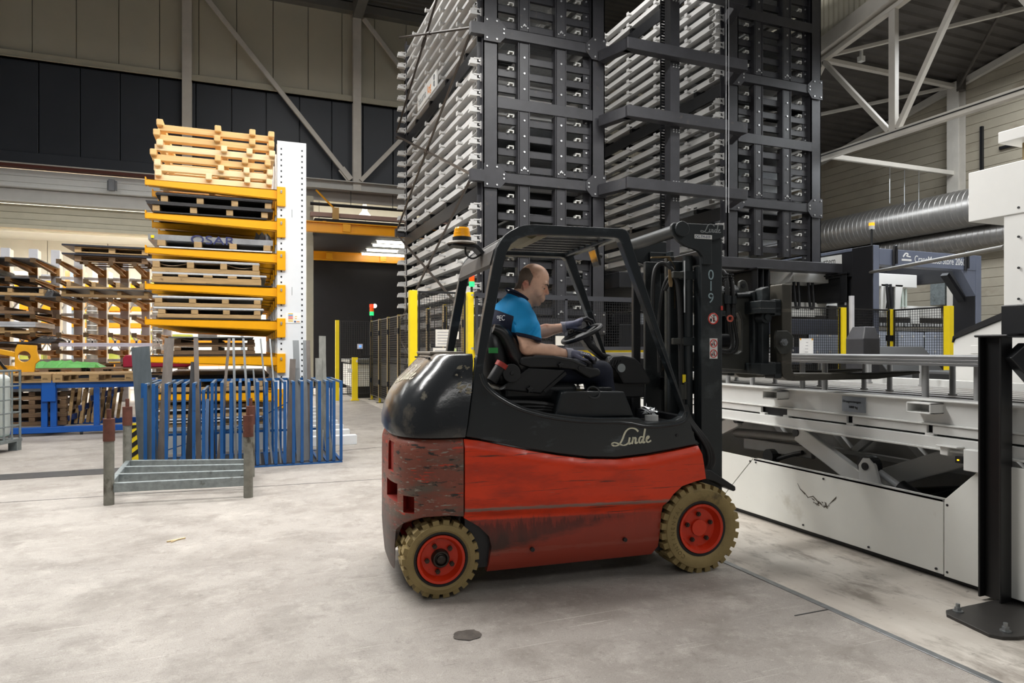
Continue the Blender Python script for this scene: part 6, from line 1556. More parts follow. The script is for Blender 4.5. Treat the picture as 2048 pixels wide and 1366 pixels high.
# ------------------------------------------------------------------ the driver
class SDF:
    """distance field on a grid, meshed by surface nets"""
    def __init__(s, lo, hi, h):
        s.lo = np.array(lo, float); s.h = h; s.n = np.ceil((np.array(hi) - s.lo) / h).astype(int) + 1
        s.F = np.full(s.n, .08, np.float32)
    def _sl(s, lo, hi, mg):
        a = np.clip(np.floor((np.array(lo) - mg - s.lo) / s.h).astype(int), 0, s.n); b = np.clip(np.ceil((np.array(hi) + mg - s.lo) / s.h).astype(int) + 1, 0, s.n)
        sl = tuple(slice(i, j) for i, j in zip(a, b))
        ax = [s.lo[k] + s.h * np.arange(a[k], b[k]) for k in range(3)]
        return sl, np.stack(np.meshgrid(*ax, indexing='ij'), -1).astype(np.float32)
    def _un(s, sl, d, k, sub):
        f = s.F[sl]
        if sub:
            h = np.clip(.5 - .5 * (f + d) / k, 0, 1); s.F[sl] = f + (-d - f) * h + k * h * (1 - h)
        else:
            h = np.clip(.5 + .5 * (f - d) / k, 0, 1); s.F[sl] = f + (d - f) * h - k * h * (1 - h)
    def cone(s, p, q, r1, r2, k=.02, sub=False):
        p = np.array(p, float); q = np.array(q, float); r = max(r1, r2)
        sl, P = s._sl(np.minimum(p, q) - r, np.maximum(p, q) + r, .05)
        pa = P - p; ba = q - p; t = np.clip((pa @ ba) / max(ba @ ba, 1e-9), 0, 1)
        d = np.linalg.norm(pa - t[..., None] * ba, axis=-1) - (r1 + (r2 - r1) * t)
        s._un(sl, d.astype(np.float32), k, sub); return s
    def ell(s, c, r, k=.02, sub=False, A=None):
        c = np.array(c, float); r = np.array(r, float); m = r.max()
        sl, P = s._sl(c - m, c + m, .05); v = P - c
        if A is not None: v = v @ np.array(A, float).T
        k0 = np.linalg.norm(v / r, axis=-1); k1 = np.linalg.norm(v / (r * r), axis=-1)
        d = k0 * (k0 - 1) / np.maximum(k1, 1e-6)
        s._un(sl, d.astype(np.float32), k, sub); return s
    def grid(s):
        ax = [s.lo[k] + s.h * np.arange(s.n[k]) for k in range(3)]
        return np.meshgrid(*ax, indexing='ij', sparse=True)
    def mesh(s):
        F = s.F; ins = F < 0; n = F.shape
        c = [ins[i:n[0] - 1 + i, j:n[1] - 1 + j, k:n[2] - 1 + k] for i in (0, 1) for j in (0, 1) for k in (0, 1)]
        cnt = sum(x.astype(np.int8) for x in c); act = (cnt > 0) & (cnt < 8)
        idx = -np.ones(act.shape, np.int64); ii = np.argwhere(act); idx[act] = np.arange(len(ii))
        acc = np.zeros((len(ii), 3)); w = np.zeros(len(ii))
        cor = [(a, b, d) for a in (0, 1) for b in (0, 1) for d in (0, 1)]
        for a in range(8):
            for b in range(a + 1, 8):
                A, B = np.array(cor[a]), np.array(cor[b])
                if np.abs(A - B).sum() != 1: continue
                fa = F[tuple((ii + A).T)]; fb = F[tuple((ii + B).T)]; m = (fa < 0) != (fb < 0)
                t = np.where(m, fa / np.where(m, fa - fb, 1), 0)
                acc += (A + (B - A) * t[:, None]) * m[:, None]; w += m
        V = s.lo + s.h * (ii + acc / w[:, None])
        Q = []
        for ax in range(3):
            o = [k for k in range(3) if k != ax]
            a0 = [slice(1, -1)] * 3; a0[ax] = slice(0, n[ax] - 1); a1 = list(a0); a1[ax] = slice(1, n[ax])
            A = ins[tuple(a0)]; B = ins[tuple(a1)]
            for flip, m in ((False, A & ~B), (True, ~A & B)):
                e = np.argwhere(m); 
                if not len(e): continue
                e[:, o[0]] += 1; e[:, o[1]] += 1
                u = np.zeros(3, int); u[o[0]] = 1; v = np.zeros(3, int); v[o[1]] = 1
                g = [idx[tuple((e - x).T)] for x in (0 * u, u, u + v, v)]
                q = np.stack(g if flip == (ax == 1) else g[::-1], 1)
                Q.append(q)
        return V, np.concatenate(Q)
    def build(s, name, m, parent, color=None, smooth=180, planes=()):
        V, Q = s.mesh(); me = bpy.data.meshes.new(name)
        me.from_pydata([tuple(v) for v in V], [], [tuple(int(i) for i in q) for q in Q])
        for x in (m if isinstance(m, (list, tuple)) else [m]): me.materials.append(x)
        bm = bmesh.new(); bm.from_mesh(me); bmesh.ops.recalc_face_normals(bm, faces=bm.faces)
        for _ in range(1): bmesh.ops.smooth_vert(bm, verts=bm.verts, factor=.4, use_axis_x=True, use_axis_y=True, use_axis_z=True)
        for co, no in planes: bmesh.ops.bisect_plane(bm, geom=bm.verts[:] + bm.edges[:] + bm.faces[:], plane_co=co, plane_no=no)
        bm.to_mesh(me); bm.free()
        if color is not None:
            cc = np.array([tuple(p.center) for p in me.polygons]); me.polygons.foreach_set('material_index', [int(i) for i in color(cc)])
        return finish(name, me, parent, smooth, local=True)

PB = Vector((.66, .53, 1.24))           # seat point in forklift coordinates
pe = thing('person', 'man in a blue and navy work shirt and grey gloves driving the forklift, looking ahead', 'person', tuple(RM['forklift'] @ PB), FA)
def q3(*p): return (p[0] - PB.x, p[1] - PB.y, p[2] - PB.z)
def skinmat():
    m = mat('skin', 'efc0a4', .48, var=.06, scale=14, wear=[('b06a50', .56, .2, 9, (1, 1, 1))], bump=.05, bscale=160, spec=.45)
    nt = m.node_tree; N = nt.nodes; L = nt.links; b = N['Principled BSDF']
    old = b.inputs['Base Color'].links[0].from_socket
    tc = N.new('ShaderNodeTexCoord')
    def blob(c, r0, r1, scale=(1, 1, 1)):
        v = N.new('ShaderNodeVectorMath'); v.operation = 'SUBTRACT'; v.inputs[1].default_value = c; L.new(tc.outputs['Object'], v.inputs[0])
        w = N.new('ShaderNodeVectorMath'); w.operation = 'MULTIPLY'; w.inputs[1].default_value = scale; L.new(v.outputs[0], w.inputs[0])
        l = N.new('ShaderNodeVectorMath'); l.operation = 'LENGTH'; L.new(w.outputs[0], l.inputs[0])
        mr = N.new('ShaderNodeMapRange'); mr.inputs[1].default_value = r0; mr.inputs[2].default_value = r1; mr.inputs[3].default_value = 1; mr.inputs[4].default_value = 0
        L.new(l.outputs[1], mr.inputs[0]); return mr.outputs[0]
    def over(cur, fac, col, k):
        mm = N.new('ShaderNodeMath'); mm.operation = 'MULTIPLY'; mm.inputs[1].default_value = k; L.new(fac, mm.inputs[0])
        x = N.new('ShaderNodeMix'); x.data_type = 'RGBA'; L.new(mm.outputs[0], x.inputs[0]); L.new(cur, x.inputs[6]); x.inputs[7].default_value = (*C(col), 1); return x.outputs[2]
    cur = old
    cur = over(cur, blob(tuple(q3(*(HC + HF * .06 + HU * -.135))), .035, .085), '6d5747', .75)     # stubble
    cur = over(cur, blob(tuple(q3(*(HC + HF * .125 + HU * -.05))), .012, .045), 'c06a52', .5)      # nose
    cur = over(cur, blob(tuple(q3(*(HC + HF * -.02 + HS * -.09 + HU * -.05))), .02, .045), 'c06a58', .6)      # ear
    L.new(cur, b.inputs['Base Color'])
    return m
# head frame: pitched forward
HC = Vector((.735, .53, 1.945)); hp_ = math.radians(17)
hy_ = math.radians(-31)
HR = Matrix.Rotation(hy_, 3, 'Z') @ Matrix.Rotation(hp_, 3, 'Y')
HF, HS, HU = (HR @ Vector(v) for v in ((1, 0, 0), (0, 1, 0), (0, 0, 1)))
def hd_(f, y, u): p = HC + HF * f + HS * y + HU * u; return q3(*p)
HA = [list(HF), list(HS), list(HU)]
SKIN = skinmat()
def head_field(S, full=True):
    S.ell(hd_(-.004, 0, .013), (.097, .079, .098), .015, A=HA)
    S.ell(hd_(.035, 0, .02), (.072, .068, .075), .03, A=HA)
    S.ell(hd_(.040, 0, -.055), (.068, .064, .085), .03, A=HA)
    S.cone(hd_(.005, .042, -.085), hd_(.072, .018, -.138), .026, .02, .03); S.cone(hd_(.005, -.042, -.085), hd_(.072, -.018, -.138), .026, .02, .03)
    S.ell(hd_(.080, 0, -.145), (.022, .024, .020), .02, A=HA)
    S.cone(hd_(-.03, 0, -.07), q3(.60, .53, 1.76), .062, .07, .03)
    S.cone(hd_(.02, 0, -.11), q3(.66, .53, 1.74), .045, .05, .03)
    if full:
        S.cone(hd_(.096, .038, -.004), hd_(.099, -.038, -.004), .016, .016, .012)
        for y in (.034, -.034):
            S.ell(hd_(.112, y, -.034), (.018, .02, .013), .012, sub=True, A=HA)
            S.ell(hd_(.078, y * 1.25, -.075), (.026, .024, .024), .02, A=HA)
            S.ell(hd_(.087, y * .97, -.036), (.013, .018, .012), .004, A=HA)
            S.cone(hd_(.104, y * .55, -.026), hd_(.097, y * 1.5, -.030), .0062, .0058, .004)
            S.cone(hd_(.103, y * .6, -.047), hd_(.097, y * 1.4, -.046), .005, .0045, .005)
        S.cone(hd_(.104, 0, -.016), hd_(.126, 0, -.060), .0085, .0125, .012)
        for y in (.012, -.012): S.ell(hd_(.115, y, -.067), (.012, .008, .008), .006, A=HA)
        S.ell(hd_(.098, 0, -.1), (.022, .034, .028), .014, A=HA)
        S.cone(hd_(.112, .016, -.109), hd_(.112, -.016, -.109), .0085, .0085, .006)
        S.cone(hd_(.107, .015, -.124), hd_(.107, -.015, -.124), .009, .009, .006)
        S.cone(hd_(.122, .024, -.1165), hd_(.122, -.024, -.1165), .0035, .0035, .004, sub=True)
        S.cone(hd_(.105, .03, -.078), hd_(.092, .036, -.118), .003, .003, .006, sub=True); S.cone(hd_(.105, -.03, -.078), hd_(.092, -.036, -.118), .003, .003, .006, sub=True)
        for sg in (1, -1):
            y = .079 * sg
            S.ell(hd_(-.022, y, -.052), (.019, .009, .034), .005, A=HA)
            S.cone(hd_(-.008, y * 1.06, -.034), hd_(-.026, y * 1.16, -.025), .006, .006, .004); S.cone(hd_(-.026, y * 1.16, -.025), hd_(-.036, y * 1.15, -.048), .006, .0055, .004); S.cone(hd_(-.036, y * 1.15, -.048), hd_(-.018, y * 1.06, -.082), .0055, .007, .004)
            S.ell(hd_(-.018, y * 1.13, -.052), (.008, .006, .013), .005, sub=True, A=HA)
bd = SDF(q3(.33, .13, .76), q3(1.5, .95, 2.085), .0048)
head_field(bd)
# torso core, arms, legs: one continuous figure
bd.ell(q3(.585, .53, 1.62), (.125, .17, .16), .04); bd.ell(q3(.61, .53, 1.40), (.12, .15, .16), .05)
bd.cone(q3(.575, .38, 1.73), q3(.575, .68, 1.73), .05, .05, .05)
for pts in ([((.585, .345, 1.70), .058), ((.62, .295, 1.475), .047), ((.79, .305, 1.447), .046), ((.91, .32, 1.43), .031)],
            [((.60, .72, 1.70), .058), ((.80, .80, 1.575), .047), ((.92, .785, 1.60), .046), ((1.045, .745, 1.625), .031)]):
    for (a, ra_), (c_, rc_) in zip(pts, pts[1:]): bd.cone(q3(*a), q3(*c_), ra_, rc_, .025)
for y, kx in ((.41, 1.19), (.66, 1.22)):
    bd.cone(q3(.64, y, 1.32), q3(kx, y - .01, 1.30), .085, .06, .03); bd.cone(q3(kx, y - .01, 1.30), q3(kx + .1, y, .86), .055, .04, .03)
person = bd.build('body', SKIN, pe)
# hair: a close-cropped shell round the bald crown
hs = SDF(q3(.58, .42, 1.80), q3(.88, .64, 2.09), .0035)
head_field(hs, False)
X, Y, Z = hs.grid(); hc = q3(*HC); dX, dY, dZ = X - hc[0], Y - hc[1], Z - hc[2]
f_ = dX * HF.x + dY * HF.y + dZ * HF.z; u_ = dX * HU.x + dY * HU.y + dZ * HU.z; yy = dX * HS.x + dY * HS.y + dZ * HS.z
rng = np.random.default_rng(3)
top = u_ - (.066 - .9 * np.clip(f_ + .03, 0, 1)) + np.clip(.05 - np.abs(yy), 0, 1) * .9      # upper hairline, higher at the sides
front = f_ - (.012 + .18 * np.clip(u_ + .02, -1, .03))
low = -(u_ + .075 + .35 * np.clip(-.02 - f_, -.03, .06)) 
side = np.maximum.reduce([np.broadcast_to(a, hs.F.shape) for a in (top, front, low)])
ear = np.sqrt(((f_ + .022) / .026) ** 2 + ((u_ + .056) / .04) ** 2) - 1
side = np.maximum(side, -np.broadcast_to(ear * .03, hs.F.shape))
hs.F = np.maximum(hs.F - .0022, side + 0.0012 * rng.standard_normal(hs.F.shape)).astype(np.float32)
hs.build('hair', mat('hair_dark', '6f6156', .85, var=.2, scale=90, wear=[('8f7767', .53, .2, 230, (1, 1, 1))]), pe)
for sg in (1, -1):
    b = MB(); c_ = Vector(hd_(.0955, .033 * sg, -.037)); 
    b.lathe([(0, -.0115), (.008, -.008), (.0113, 0), (.008, .008), (0, .0115)], c_, (0, 0, 1), 14); b.build('eye', mat('eye_white', 'a89c92', .3), person, smooth=180, local=True)
    b = MB(); b.cyl(c_ + HF * .0095 + Vector((0, .001, 0)), c_ + HF * .0118, .0052, 10, .004); b.build('iris', mat('iris_dark', '1d1712', .2), person, local=True)
    e_ = 0 if sg < 0 else -.006
    b = MB(); b.tube([hd_(.119 + e_, .012 * sg, -.013), hd_(.1185 + e_, .024 * sg, -.008), hd_(.115 + e_, .038 * sg, -.006), hd_(.105 + e_, .054 * sg, -.011)], [.003, .0042, .004, .002], 6, sub=1); b.build('eyebrow', mat('brow', '2e241e', .8), person, local=True)
# shirt
SB = mat('shirt_blue', '0a97d8', .75, var=.06, scale=18, bump=.25, bscale=14); SN = mat('shirt_navy', '1a2038', .8, var=.1, scale=18, bump=.2, bscale=14)
sh = SDF(q3(.33, .18, 1.2), q3(.95, .94, 1.9), .0052)
sh.ell(q3(.60, .53, 1.63), (.160, .20, .165), .04); sh.ell(q3(.615, .53, 1.44), (.165, .185, .2), .06); sh.ell(q3(.50, .53, 1.62), (.09, .15, .15), .05)
sh.cone(q3(.575, .385, 1.735), q3(.575, .675, 1.735), .068, .068, .05)
sh.cone(q3(.60, .53, 1.74), q3(.625, .53, 1.825), .095, .074, .05)
sh.cone(q3(.588, .355, 1.725), q3(.625, .30, 1.60), .078, .078, .03); sh.cone(q3(.625, .30, 1.60), q3(.643, .295, 1.525), .078, .073, .02)
sh.cone(q3(.60, .705, 1.72), q3(.76, .79, 1.62), .075, .068, .03)
# folds and the hem / neck cuts
for p_, q_ in (((.70, .24, 1.66), (.60, .22, 1.55)), ((.72, .26, 1.62), (.64, .215, 1.53)), ((.78, .45, 1.55), (.66, .33, 1.47)), ((.79, .5, 1.47), (.66, .35, 1.40)), ((.45, .36, 1.66), (.55, .30, 1.62))):
    sh.cone(q3(*p_), q3(*q_), .004, .004, .02, sub=True)
X, Y, Z = sh.grid(); 
hx0 = q3(.643, .295, 1.528); d_ = Vector((-.22, 0, -1)).normalized()
hem = ((X - hx0[0]) * (-.24) + (Z - hx0[2]) * (-.97)); nearm = np.broadcast_to(Y < q3(0, .375, 0)[1], sh.F.shape) & np.broadcast_to(X > q3(.5, 0, 0)[0], sh.F.shape) & np.broadcast_to(Z < q3(0, 0, 1.62)[2], sh.F.shape) & np.broadcast_to(Z > q3(0, 0, 1.47)[2], sh.F.shape)
sh.F = np.where(nearm, np.maximum(sh.F, hem), sh.F)
nk = q3(.63, .53, 1.835); neck = ((X - nk[0]) * .5 + (Z - nk[2]) * .866); sh.F = np.maximum(sh.F, np.broadcast_to(neck, sh.F.shape)).astype(np.float32)
def shirtcol(c):
    x = c[:, 0] + PB.x; y = c[:, 1] + PB.y; z = c[:, 2] + PB.z
    sleeve = ((y < .375) & (x > .53) & (z < 1.72) & (((x - .643) * -.24 + (z - 1.528) * -.97) < -.022)) | ((y > .72) & (x > .6))
    yoke = (z > 1.742 - .62 * (x - .43)) & (z < 1.80 - .577 * (x - .63) + .0)
    return np.where(sleeve | yoke, 0, 1)
so = sh.build('shirt', [SB, SN], pe, shirtcol, planes=[(q3(.63, 0, 1.80), (.577, 0, 1)), (q3(.643, .295, 1.528 + .0227), (-.24, 0, -.97)), (q3(.43, 0, 1.742), (.62, 0, 1)), (q3(0, .375, 0), (0, 1, 0)), (q3(.53, 0, 0), (1, 0, 0)), (q3(0, .72, 0), (0, 1, 0))])
b = MB(); rr = []
for i in range(28):
    a = 2 * PI * i / 28; rr.append((q3(.622 + .077 * math.cos(a), .53 + .078 * math.sin(a), 1.838 - .577 * .072 * math.cos(a))))
b.tube(rr, .0075, 8, True); b.build('collar', SN, so, smooth=180, local=True)
text('shirt_lettering', 'OPEC', .05, mat('print_white', 'e6e6ea', .6), frame(q3(.4265, .455, 1.652), (.42, -.9, .02), (.12, 0, 1)), so)
# trousers and shoes
TR = mat('trousers_navy', '151a2c', .8, var=.15, bump=.3, bscale=12)
tr2 = SDF(q3(.4, .25, .78), q3(1.5, .82, 1.48), .007)
tr2.ell(q3(.62, .53, 1.33), (.165, .20, .13), .04)
for y, kx in ((.41, 1.19), (.66, 1.22)):
    tr2.cone(q3(.64, y, 1.33), q3(kx, y - .01, 1.305), .105, .078, .04); tr2.cone(q3(kx, y - .01, 1.305), q3(kx + .1, y, .88), .076, .062, .02)
tr2.build('trousers', TR, pe)
for y, kx in ((.41, 1.19), (.66, 1.22)):
    so2 = SDF(q3(kx, y - .12, .74), q3(kx + .32, y + .12, .95), .006)
    so2.cone(q3(kx + .09, y, .86), q3(kx + .1, y, .82), .052, .045, .03); so2.cone(q3(kx + .1, y, .815), q3(kx + .24, y, .81), .042, .034, .04); so2.build('shoe', PLASTIC, pe)
# gloves
GL = mat('glove_grey', '6a6b7e', .8, var=.12, scale=20, bump=.25, bscale=60); GD = mat('glove_palm', '26262c', .6, var=.15)
def glove(name, lo, hi, cuff, palm, fingers, dark, cuffm):
    g = SDF(q3(*lo), q3(*hi), .0032)
    for p_, q_, a, c_ in palm: g.cone(q3(*p_), q3(*q_), a, c_, .02)
    for ch in fingers:
        for (p_, a), (q_, c_) in zip(ch, ch[1:]): g.cone(q3(*p_), q3(*q_), a, c_, .005)
    o = g.build(name, [GL, GD], pe, dark)
    b = MB(); b.tube([q3(*cuff[0]), q3(*Vector(cuff[0]).lerp(Vector(cuff[1]), .5)), q3(*cuff[1])], [.044, .04, .037], 18); b.build('cuff', cuffm, o, smooth=60, local=True)
    return o
fs_ = []
for i, (y, L_) in enumerate(((.288, .9), (.311, 1.0), (.334, .97), (.356, .8))):
    fs_.append([((1.005, y, 1.437), .0125), ((1.005 + .048 * L_, y - .004, 1.428), .0118), ((1.005 + .082 * L_, y - .006, 1.402), .0108), ((1.005 + .094 * L_, y - .006, 1.372), .0095)])
fs_.append([((.945, .288, 1.425), .016), ((.985, .268, 1.405), .0135), ((1.025, .262, 1.385), .012), ((1.05, .268, 1.372), .010)])
gr = glove('glove', (.86, .22, 1.33), (1.14, .41, 1.5), ((.895, .318, 1.432), (.945, .32, 1.434)), [((.925, .31, 1.432), (1.0, .297, 1.432), .032, .022), ((.925, .33, 1.432), (1.0, .345, 1.432), .032, .022)], fs_, lambda c: (c[:, 2] + PB.z < 1.392).astype(int), mat('cuff_grey', '9a9aa6', .85, bump=.3, bscale=80))
text('glove_lettering', 'OXXA', .022, mat('print_white', 'e6e6ea', .6), frame(q3(.985, .272, 1.437), (1, -.1, -.24), (.1, .62, .8)), gr)
fs_ = []
for i, (y, L_) in enumerate(((.655, .95), (.680, 1.0), (.705, .95), (.728, .8))):
    fs_.append([((1.135, y, 1.668), .0125), ((1.135 + .055 * L_, y - .006, 1.690), .0118), ((1.135 + .098 * L_, y - .010, 1.672), .0108), ((1.135 + .115 * L_, y - .012, 1.640), .0095)])
fs_.append([((1.095, .70, 1.625), .016), ((1.13, .665, 1.607), .0135), ((1.165, .645, 1.600), .012), ((1.19, .64, 1.603), .010)])
glove('glove', (1.0, .59, 1.55), (1.30, .82, 1.73), ((1.03, .748, 1.623), (1.075, .74, 1.632)), [((1.06, .735, 1.628), (1.135, .668, 1.655), .031, .023), ((1.06, .745, 1.632), (1.135, .715, 1.655), .032, .023)], fs_, lambda c: ((c[:, 0] + PB.x > 1.155) | (c[:, 2] + PB.z < 1.615)).astype(int), MATS['cuff_grey'])
# ------------------------------------------------------------------ scissor lift table on the right
WLT = mat('lift_white', 'd6d6d3', .42, var=.04, wear=[('a39f92', .68, .1, 2.5, (1, 1, 1)), ('8d897c', .76, .02, 9, (1, 3, 1))])
SKIRT = mat('skirt_white', 'dcdcd6', .4, var=.03, wear=[('bdb9ad', .66, .12, 2, (1, 1, 1)), ('4b463f', .80, .015, 7, (1, .5, 3))])
lt_ = thing('lift_table', 'long white scissor lift table with sheet skirts on the right, carrying bundles of bars', 'lift table', (5.3, 4.5, 0))
def lb(nm, m, *q, bev=.004):
    b = MB(); b.box(*q); return b.build(nm, m, lt_, bevel=bev)
b = MB(); b.prism([(5.12, .045), (4.66, .52), (2.955, .52), (2.955, .045)], 4.09, 4.11, 'yz'); b.prism([(4.66, .5), (4.66, .52), (2.955, .52), (2.955, .5)], 4.09, 4.14, 'yz'); sk = b.build('skirt_panel', SKIRT, lt_, bevel=.003)
b = MB(); b.prism([(8.0, .045), (8.0, .52), (4.67, .52), (5.13, .045)], 4.09, 4.11, 'yz'); b.build('skirt_panel', SKIRT, lt_)
b = MB(); b.prism([(2.945, .04), (2.945, .52), (2.68, .79), (.6, .79), (.6, .04)], 4.085, 4.105, 'yz'); b.build('skirt_panel', SKIRT, lt_, bevel=.003)
lb('plinth', BLACKD, 4.14, 6.5, .6, 8, .0, .06)
b = MB()
for y, z in ((4.63, .49), (4.7, .49), (2.925, .49), (2.925, .07), (3.0, .07), (4.1, .08), (3.5, .07), (3.9, .48)): b.cyl((4.09, y, z), (4.083, y, z), .008, 8)
b.build('screws', BLACKD, lt_, kind='stuff')
r = random.Random(11); b = MB()
px = [(4.16, .40), (4.13, .36), (4.08, .335), (4.05, .31), (4.0, .33), (3.94, .29), (3.9, .27), (3.86, .285), (3.81, .34), (3.78, .37)]
for (a, c_), (d, e) in zip(px, px[1:]):
    w = r.uniform(.006, .016); b.add([(4.0885, a, c_), (4.0885, d, e), (4.0885, d, e - w), (4.0885, a, c_ - w * r.random())], [(0, 1, 2, 3)])
for k in range(22):
    y = 3.93 + r.uniform(-.09, .06); z = .285 + r.uniform(-.02, .02); b.add([(4.0884, y, z), (4.0884, y + r.uniform(.01, .04), z + .006), (4.0884, y + .01, z - .008)], [(0, 1, 2)])
b.build('paint_chip', mat('chip_dark', '4d463c', .8), lt_)
# platform frame
lb('upper_beam', WLT, 4.15, 4.19, .8, 8, .985, 1.135); lb('top_flange', WLT, 4.11, 4.26, .8, 8, 1.13, 1.142); lb('bottom_flange', WLT, 4.12, 4.26, .8, 8, .975, .987)
for y0, y1 in ((.8, 3.06), (3.1, 3.68), (3.73, 4.32), (4.62, 8)): lb('middle_plate', WLT, 4.135, 4.16, y0, y1, .918, .972)
lb('middle_backing', BLACKD, 4.17, 4.2, .8, 8, .895, .975)
lb('lower_beam', WLT, 4.12, 4.2, .8, 8, .835, .905); lb('lower_lip', WLT, 4.10, 4.2, .8, 8, .822, .836)
for y in (3.08, 3.70, 4.33, 4.6, 5.4): lb('spacer', WLT, 4.13, 4.17, y - .03, y + .03, .9, .922)
for y in (4.40, 3.08, 5.8):
    b = MB()
    for q in ((-.085, .085, 1.052, 1.062), (-.085, .085, 1.112, 1.122), (-.085, -.075, 1.052, 1.122), (.075, .085, 1.052, 1.122)): b.box(4.03, 4.16, y + q[0], y + q[1], q[2], q[3])
    tb = b.build('fork_tube', WLT, lt_, bevel=.003)
    b = MB(); b.prism([(4.155, 1.052), (4.08, 1.052), (4.155, .985)], y - .10, y - .092); b.build('tube_gusset', WLT, tb, local=True) if False else None
b = MB(); b.box(4.140, 4.15, 3.575, 3.775, 1.005, 1.115); pl2 = b.build('capacity_plate', mat('brushed_plate', 'a9afb6', .3, .7, var=.15), lt_)
text('plate_text', 'Draagvermogen', .0245, INK, frame((4.1385, 3.768, 1.072), (0, -1, 0), (0, 0, 1)), pl2)
text('plate_text', '5000 kg', .0245, INK, frame((4.1385, 3.715, 1.032), (0, -1, 0), (0, 0, 1)), pl2)
lb('far_beam', WLT, 6.4, 6.5, .8, 8, .9, 1.16); lb('end_beam', WLT, 4.2, 6.4, 7.9, 8, .98, 1.14)
GRS = mat('grey_slat', '85837f', .45, .3, var=.15)
for k in range(9): lb('deck_slat', GRS, 4.32 + .23 * k, 4.44 + .23 * k, .85, 7.9, 1.06, 1.10)
for y in (2.2, 3.4, 4.6, 5.8, 7.0): lb('cross_beam', WLT, 4.2, 6.4, y, y + .1, .95, 1.06)
b = MB(); b.box(4.08, 4.13, 2.92, 2.97, .80, .855); b.box(4.05, 4.16, 2.84, 2.98, .855, .865); b.box(4.05, 4.115, 2.67, 2.80, .73, .86); b.build('limit_bracket', WLT, lt_, bevel=.006)
b = MB(); b.box(4.05, 4.09, 2.81, 2.85, .77, .81); ls = b.build('limit_switch', BLACKD, lt_); b = MB(); b.box(4.045, 4.05, 2.825, 2.835, .785, .793); b.build('switch_light', mat('amber_led', 'f0c020', .3, emit=3), ls, local=True)
# scissor legs
def leg(p, q, w=.06, h=.14, m=WLT, nm='scissor_leg'):
    b = MB(); b.bar(p, q, w, h); o = b.build(nm, m, lt_, bevel=.012)
    for e in (p, q):
        b = MB(); b.cyl((e[0] - w / 2 - .012, e[1], e[2]), (e[0] + w / 2 + .012, e[1], e[2]), .032, 14); b.build('pivot_pin', BLACKD, o, local=True)
    return o
leg((4.32, 4.38, .765), (4.32, 3.2, .22)); leg((4.32, 5.12, .80), (4.32, 6.4, .22), .06, .12); leg((4.55, 3.05, .78), (4.55, 4.2, .28), .06, .15)
leg((5.9, 4.4, .77), (5.9, 3.2, .22), m=GRS); leg((6.1, 3.1, .8), (6.1, 4.3, .2), m=GRS); leg((5.9, 5.1, .8), (5.9, 6.4, .2), m=GRS)
leg((4.75, 2.5, .76), (4.75, 3.8, .2), .05, .12, BLACKD); leg((4.9, 2.3, .66), (4.9, 3.9, .3), .05, .1, BLACKD)
b = MB(); b.cyl((4.4, 5.25, .66), (4.42, 4.4, .70), .045, 14); b.build('torque_tube', GRS, lt_, smooth=40)
b = MB(); b.bar((4.38, 5.1, .58), (4.4, 4.3, .60), .05, .1); b.build('scissor_leg', GRS, lt_, bevel=.01)
b = MB(); b.prism([(3.72, .38), (3.74, .60), (3.70, .66), (3.65, .665), (3.60, .62), (3.52, .36)], 4.26, 4.29, 'yz'); ep = b.build('cylinder_eye', WLT, lt_, bevel=.006)
b = MB(); b.cyl((4.25, 3.675, .60), (4.262, 3.675, .60), .028, 14); b.cyl((4.27, 3.68, .60), (4.35, 3.68, .60), .075, 18); b.build('eye_pin', BLACKD, ep, local=True)
b = MB(); b.cyl((4.34, 3.62, .56), (4.36, 3.45, .47), .025, 12); b.build('piston_rod', ALU, lt_, smooth=40); b = MB(); b.cyl((4.36, 3.47, .48), (4.4, 3.0, .24), .055, 14); b.build('cylinder', BLACKD, lt_, smooth=40)
b = MB(); b.tube([(4.35, 4.65, .50), (4.35, 4.5, .56), (4.34, 4.36, .60)], .018, 8, sub=1); b.cyl((4.3, 4.72, .52), (4.4, 4.72, .52), .06, 14); b.build('hydraulic_hose', RUBBER, lt_)
for k in range(5):
    y = 5.6 - .75 * k
    for (a, c_) in (((5.05, y, .86), (5.05, y - .36, .54)), ((5.05, y - .36, .54), (5.05, y - .75, .86))):
        b = MB(); b.bar(a, c_, .05, .06); b.build('lattice_bar', WLT, lt_)
lb('lattice_chord', WLT, 5.02, 5.08, 1.5, 6, .83, .88); lb('lattice_chord', WLT, 5.02, 5.08, 1.5, 6, .52, .56); lb('far_skirt', SKIRT, 6.5, 6.52, .6, 8, .05, .6); lb('end_skirt', SKIRT, 4.1, 6.5, 7.98, 8, .05, .52); lb('inner_floor', STEELD, 4.15, 6.45, .6, 7.9, .06, .08)
lb('inner_wall', mat('inner_grey', 'b0aeaa', .5), 5.15, 5.17, 1.0, 7.0, .1, .85)
lb('corner_brace', WLT, 4.15, 4.4, 1.2, 2.3, .9, .97)
